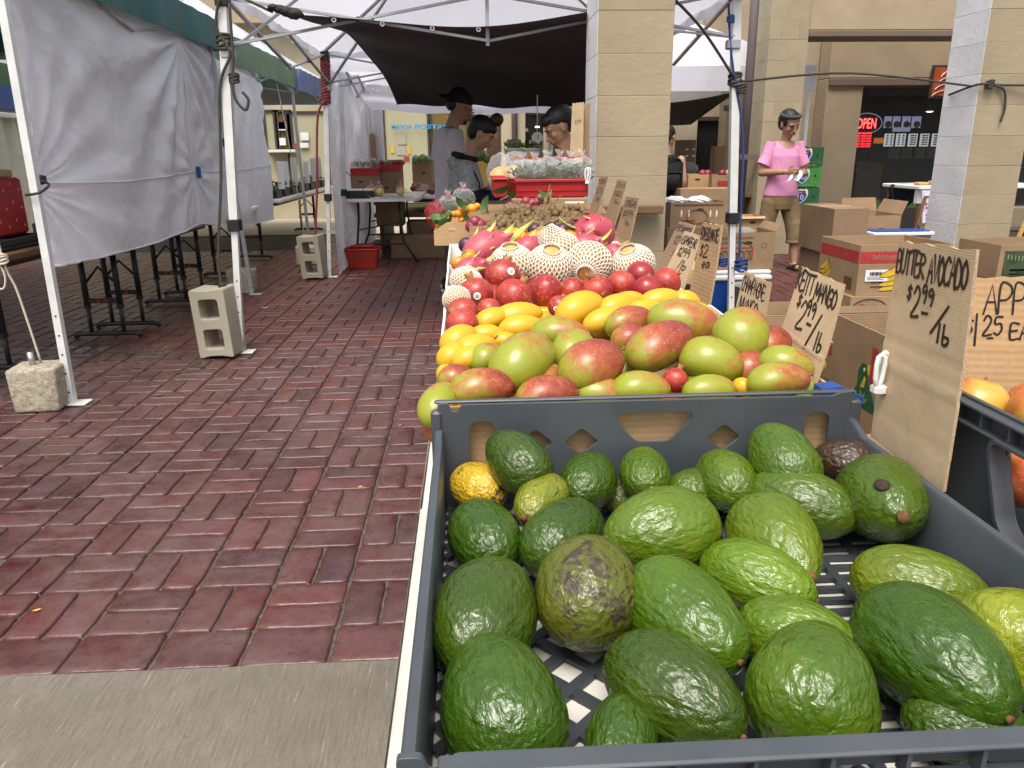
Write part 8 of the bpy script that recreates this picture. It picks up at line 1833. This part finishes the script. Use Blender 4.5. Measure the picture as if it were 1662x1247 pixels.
hd = MB(); hd.tube([(.088*cos(w*pi/12), -.02+.080*sin(w*pi/12), 1.075-.02*sin(w*pi/12)) for w in range(25)], .022, 8); hd.build('collar', M['blackcloth'], p2, True, local=True)
t_ = MB(); loft(t_, [(0, -.05, .5, .15, .115), (0, -.05, .64, .155, .12)])
for x in (-.09, .09): t_.tube([(x, -.05, .6), (x, -.03, .35), (x, -.05, .06)], [.09, .075, .06], 16)
remeshed('trousers', t_, .008, [M['navy']], p2, 2)
stp = MB(); stp.tube([(.13, .06, .98), (.14, .10, .90), (.13, .11, .80), (.10, .08, .66)], .012, 6, flat=.4); stp.build('bag_strap', M['blackcloth'], p2, True, local=True)
# ---- head behind the cardboard by the column
p3 = thing('person', 'black haired person looking down behind the cardboard sheets left of the tan column', 'person', (.63, 4.85, 0), pi/2+.1)
b = MB(); hc = V((0, .075, 1.245)); L3, R3 = head_parts(b, hc, 1.0, V((0, .84, -.50)), V((0, .5, .85))); capsule(b, (0, .0, 1.02), (0, .045, 1.17), .05, .046); loft(b, [(0, 0, .6, .12, .10), (0, 0, .95, .14, .095), (0, 0, 1.03, .07, .06)])
SH = [V((-.15, 0, .97)), V((.15, 0, .97))]; EL = [V((-.18, .02, .75)), V((.18, .02, .75))]
for s_ in (0, 1): capsule(b, SH[s_], EL[s_], .045, .036); capsule(b, EL[s_], EL[s_]+V((0, .18, -.06)), .036, .025); hand(b, EL[s_]+V((0, .18, -.06)), V((0, 1, -.3)), V((-1 if s_ else 1, 0, .2)), .9, .4)
for x in (-.08, .08): capsule(b, (x, 0, .6), (x, 0, .06), .08, .04); capsule(b, (x, 0, .04), (x, .12, .03), .035, .025)
remeshed('body', b, .006, [M['skin']], p3, 1); face_bits(p3, L3, R3, 1.0)
h = MB(); h.ell(L3(0, -.022, .050), (.078, .094, .078), 22, 16, M=R3); h.ell(L3(0, -.06, .01), (.068, .05, .07), 18, 12, M=R3); h.ell(L3(0, .045, .075), (.062, .05, .035), 16, 12, M=R3); remeshed('hair', h, .005, [M['hair']], p3, 1)
s = MB(); loft(s, [(0, 0, .58, .15, .12), (0, 0, .85, .155, .115), (0, 0, .97, .165, .10), (0, -.01, 1.04, .08, .065)], 28)
for s_ in (0, 1): capsule(s, SH[s_], SH[s_].lerp(EL[s_], .7), .06, .06)
remeshed('shirt', s, .008, [M['greyknit']], p3, 2)
t_ = MB(); loft(t_, [(0, 0, .5, .14, .11), (0, 0, .62, .15, .12)])
for x in (-.08, .08): t_.tube([(x, 0, .58), (x, 0, .08)], [.095, .07], 16)
remeshed('trousers', t_, .008, [M['navy']], p3, 2)
# ---- person with backpack
p5 = thing('person', 'person seen from behind with a black backpack, half hidden by the tan column', 'person', (2.13, 8.5, 0), -.25)
b = MB(); hc = V((.01, .02, 1.235)); L5, R5 = head_parts(b, hc, .98, V((.45, .85, -.25)), V((0, .2, .95))); capsule(b, (0, .0, 1.04), (0, .015, 1.16), .046, .044); loft(b, [(0, 0, .6, .14, .10), (0, 0, .8, .12, .09), (0, 0, .97, .145, .09), (0, 0, 1.05, .07, .055)])
for s_ in (-1, 1): capsule(b, (s_*.155, 0, 1.0), (s_*.19, -.01, .78), .045, .036); capsule(b, (s_*.19, -.01, .78), (s_*.17, .04, .60), .035, .025); hand(b, V((s_*.17, .04, .60)), V((-.1*s_, .2, -1)), V((0, 1, 0)), .9, .3)
for x in (-.08, .08): capsule(b, (x, 0, .6), (x, 0, .06), .08, .04); capsule(b, (x, 0, .04), (x, .12, .03), .035, .025)
remeshed('body', b, .007, [M['skin2']], p5, 1); face_bits(p5, L5, R5, .98)
h = MB(); h.ell(L5(0, -.024, .045), (.080, .095, .080), 20, 14, M=R5); h.ell(L5(0, -.055, -.005), (.066, .05, .07), 18, 12, M=R5); remeshed('hair', h, .006, [M['hair']], p5, 1)
s = MB(); loft(s, [(0, 0, .55, .165, .12), (0, 0, .8, .148, .11), (0, 0, .95, .155, .11), (0, 0, 1.03, .125, .085), (0, 0, 1.055, .10, .07)], 28); remeshed('top', s, .008, [M['blackcloth']], p5, 2)
t_ = MB(); loft(t_, [(0, 0, .45, .15, .12), (0, 0, .6, .16, .12)])
for x in (-.08, .08): t_.tube([(x, 0, .55), (x, 0, .08)], [.10, .07], 16)
remeshed('trousers', t_, .008, [M['navy']], p5, 2)
bpk = thing('backpack', 'black backpack on the back of the person by the tan column', 'backpack', (2.13, 8.36, .66)); k = MB(); k.cbox((2.0, 8.28, .68), (2.27, 8.40, 1.02), .05); k.cbox((2.03, 8.24, .70), (2.24, 8.30, .88), .03); k.build('pack', M['blackcloth'], bpk, True)
MB().tube([(2.05, 8.3, 1.0), (2.13, 8.27, 1.03), (2.21, 8.3, 1.0)], .01, 6).build('handle', M['blackcloth'], bpk, True); MB().box((2.02, 8.238, .875), (2.25, 8.30, .885)).build('zip', M['printblack'], bpk)
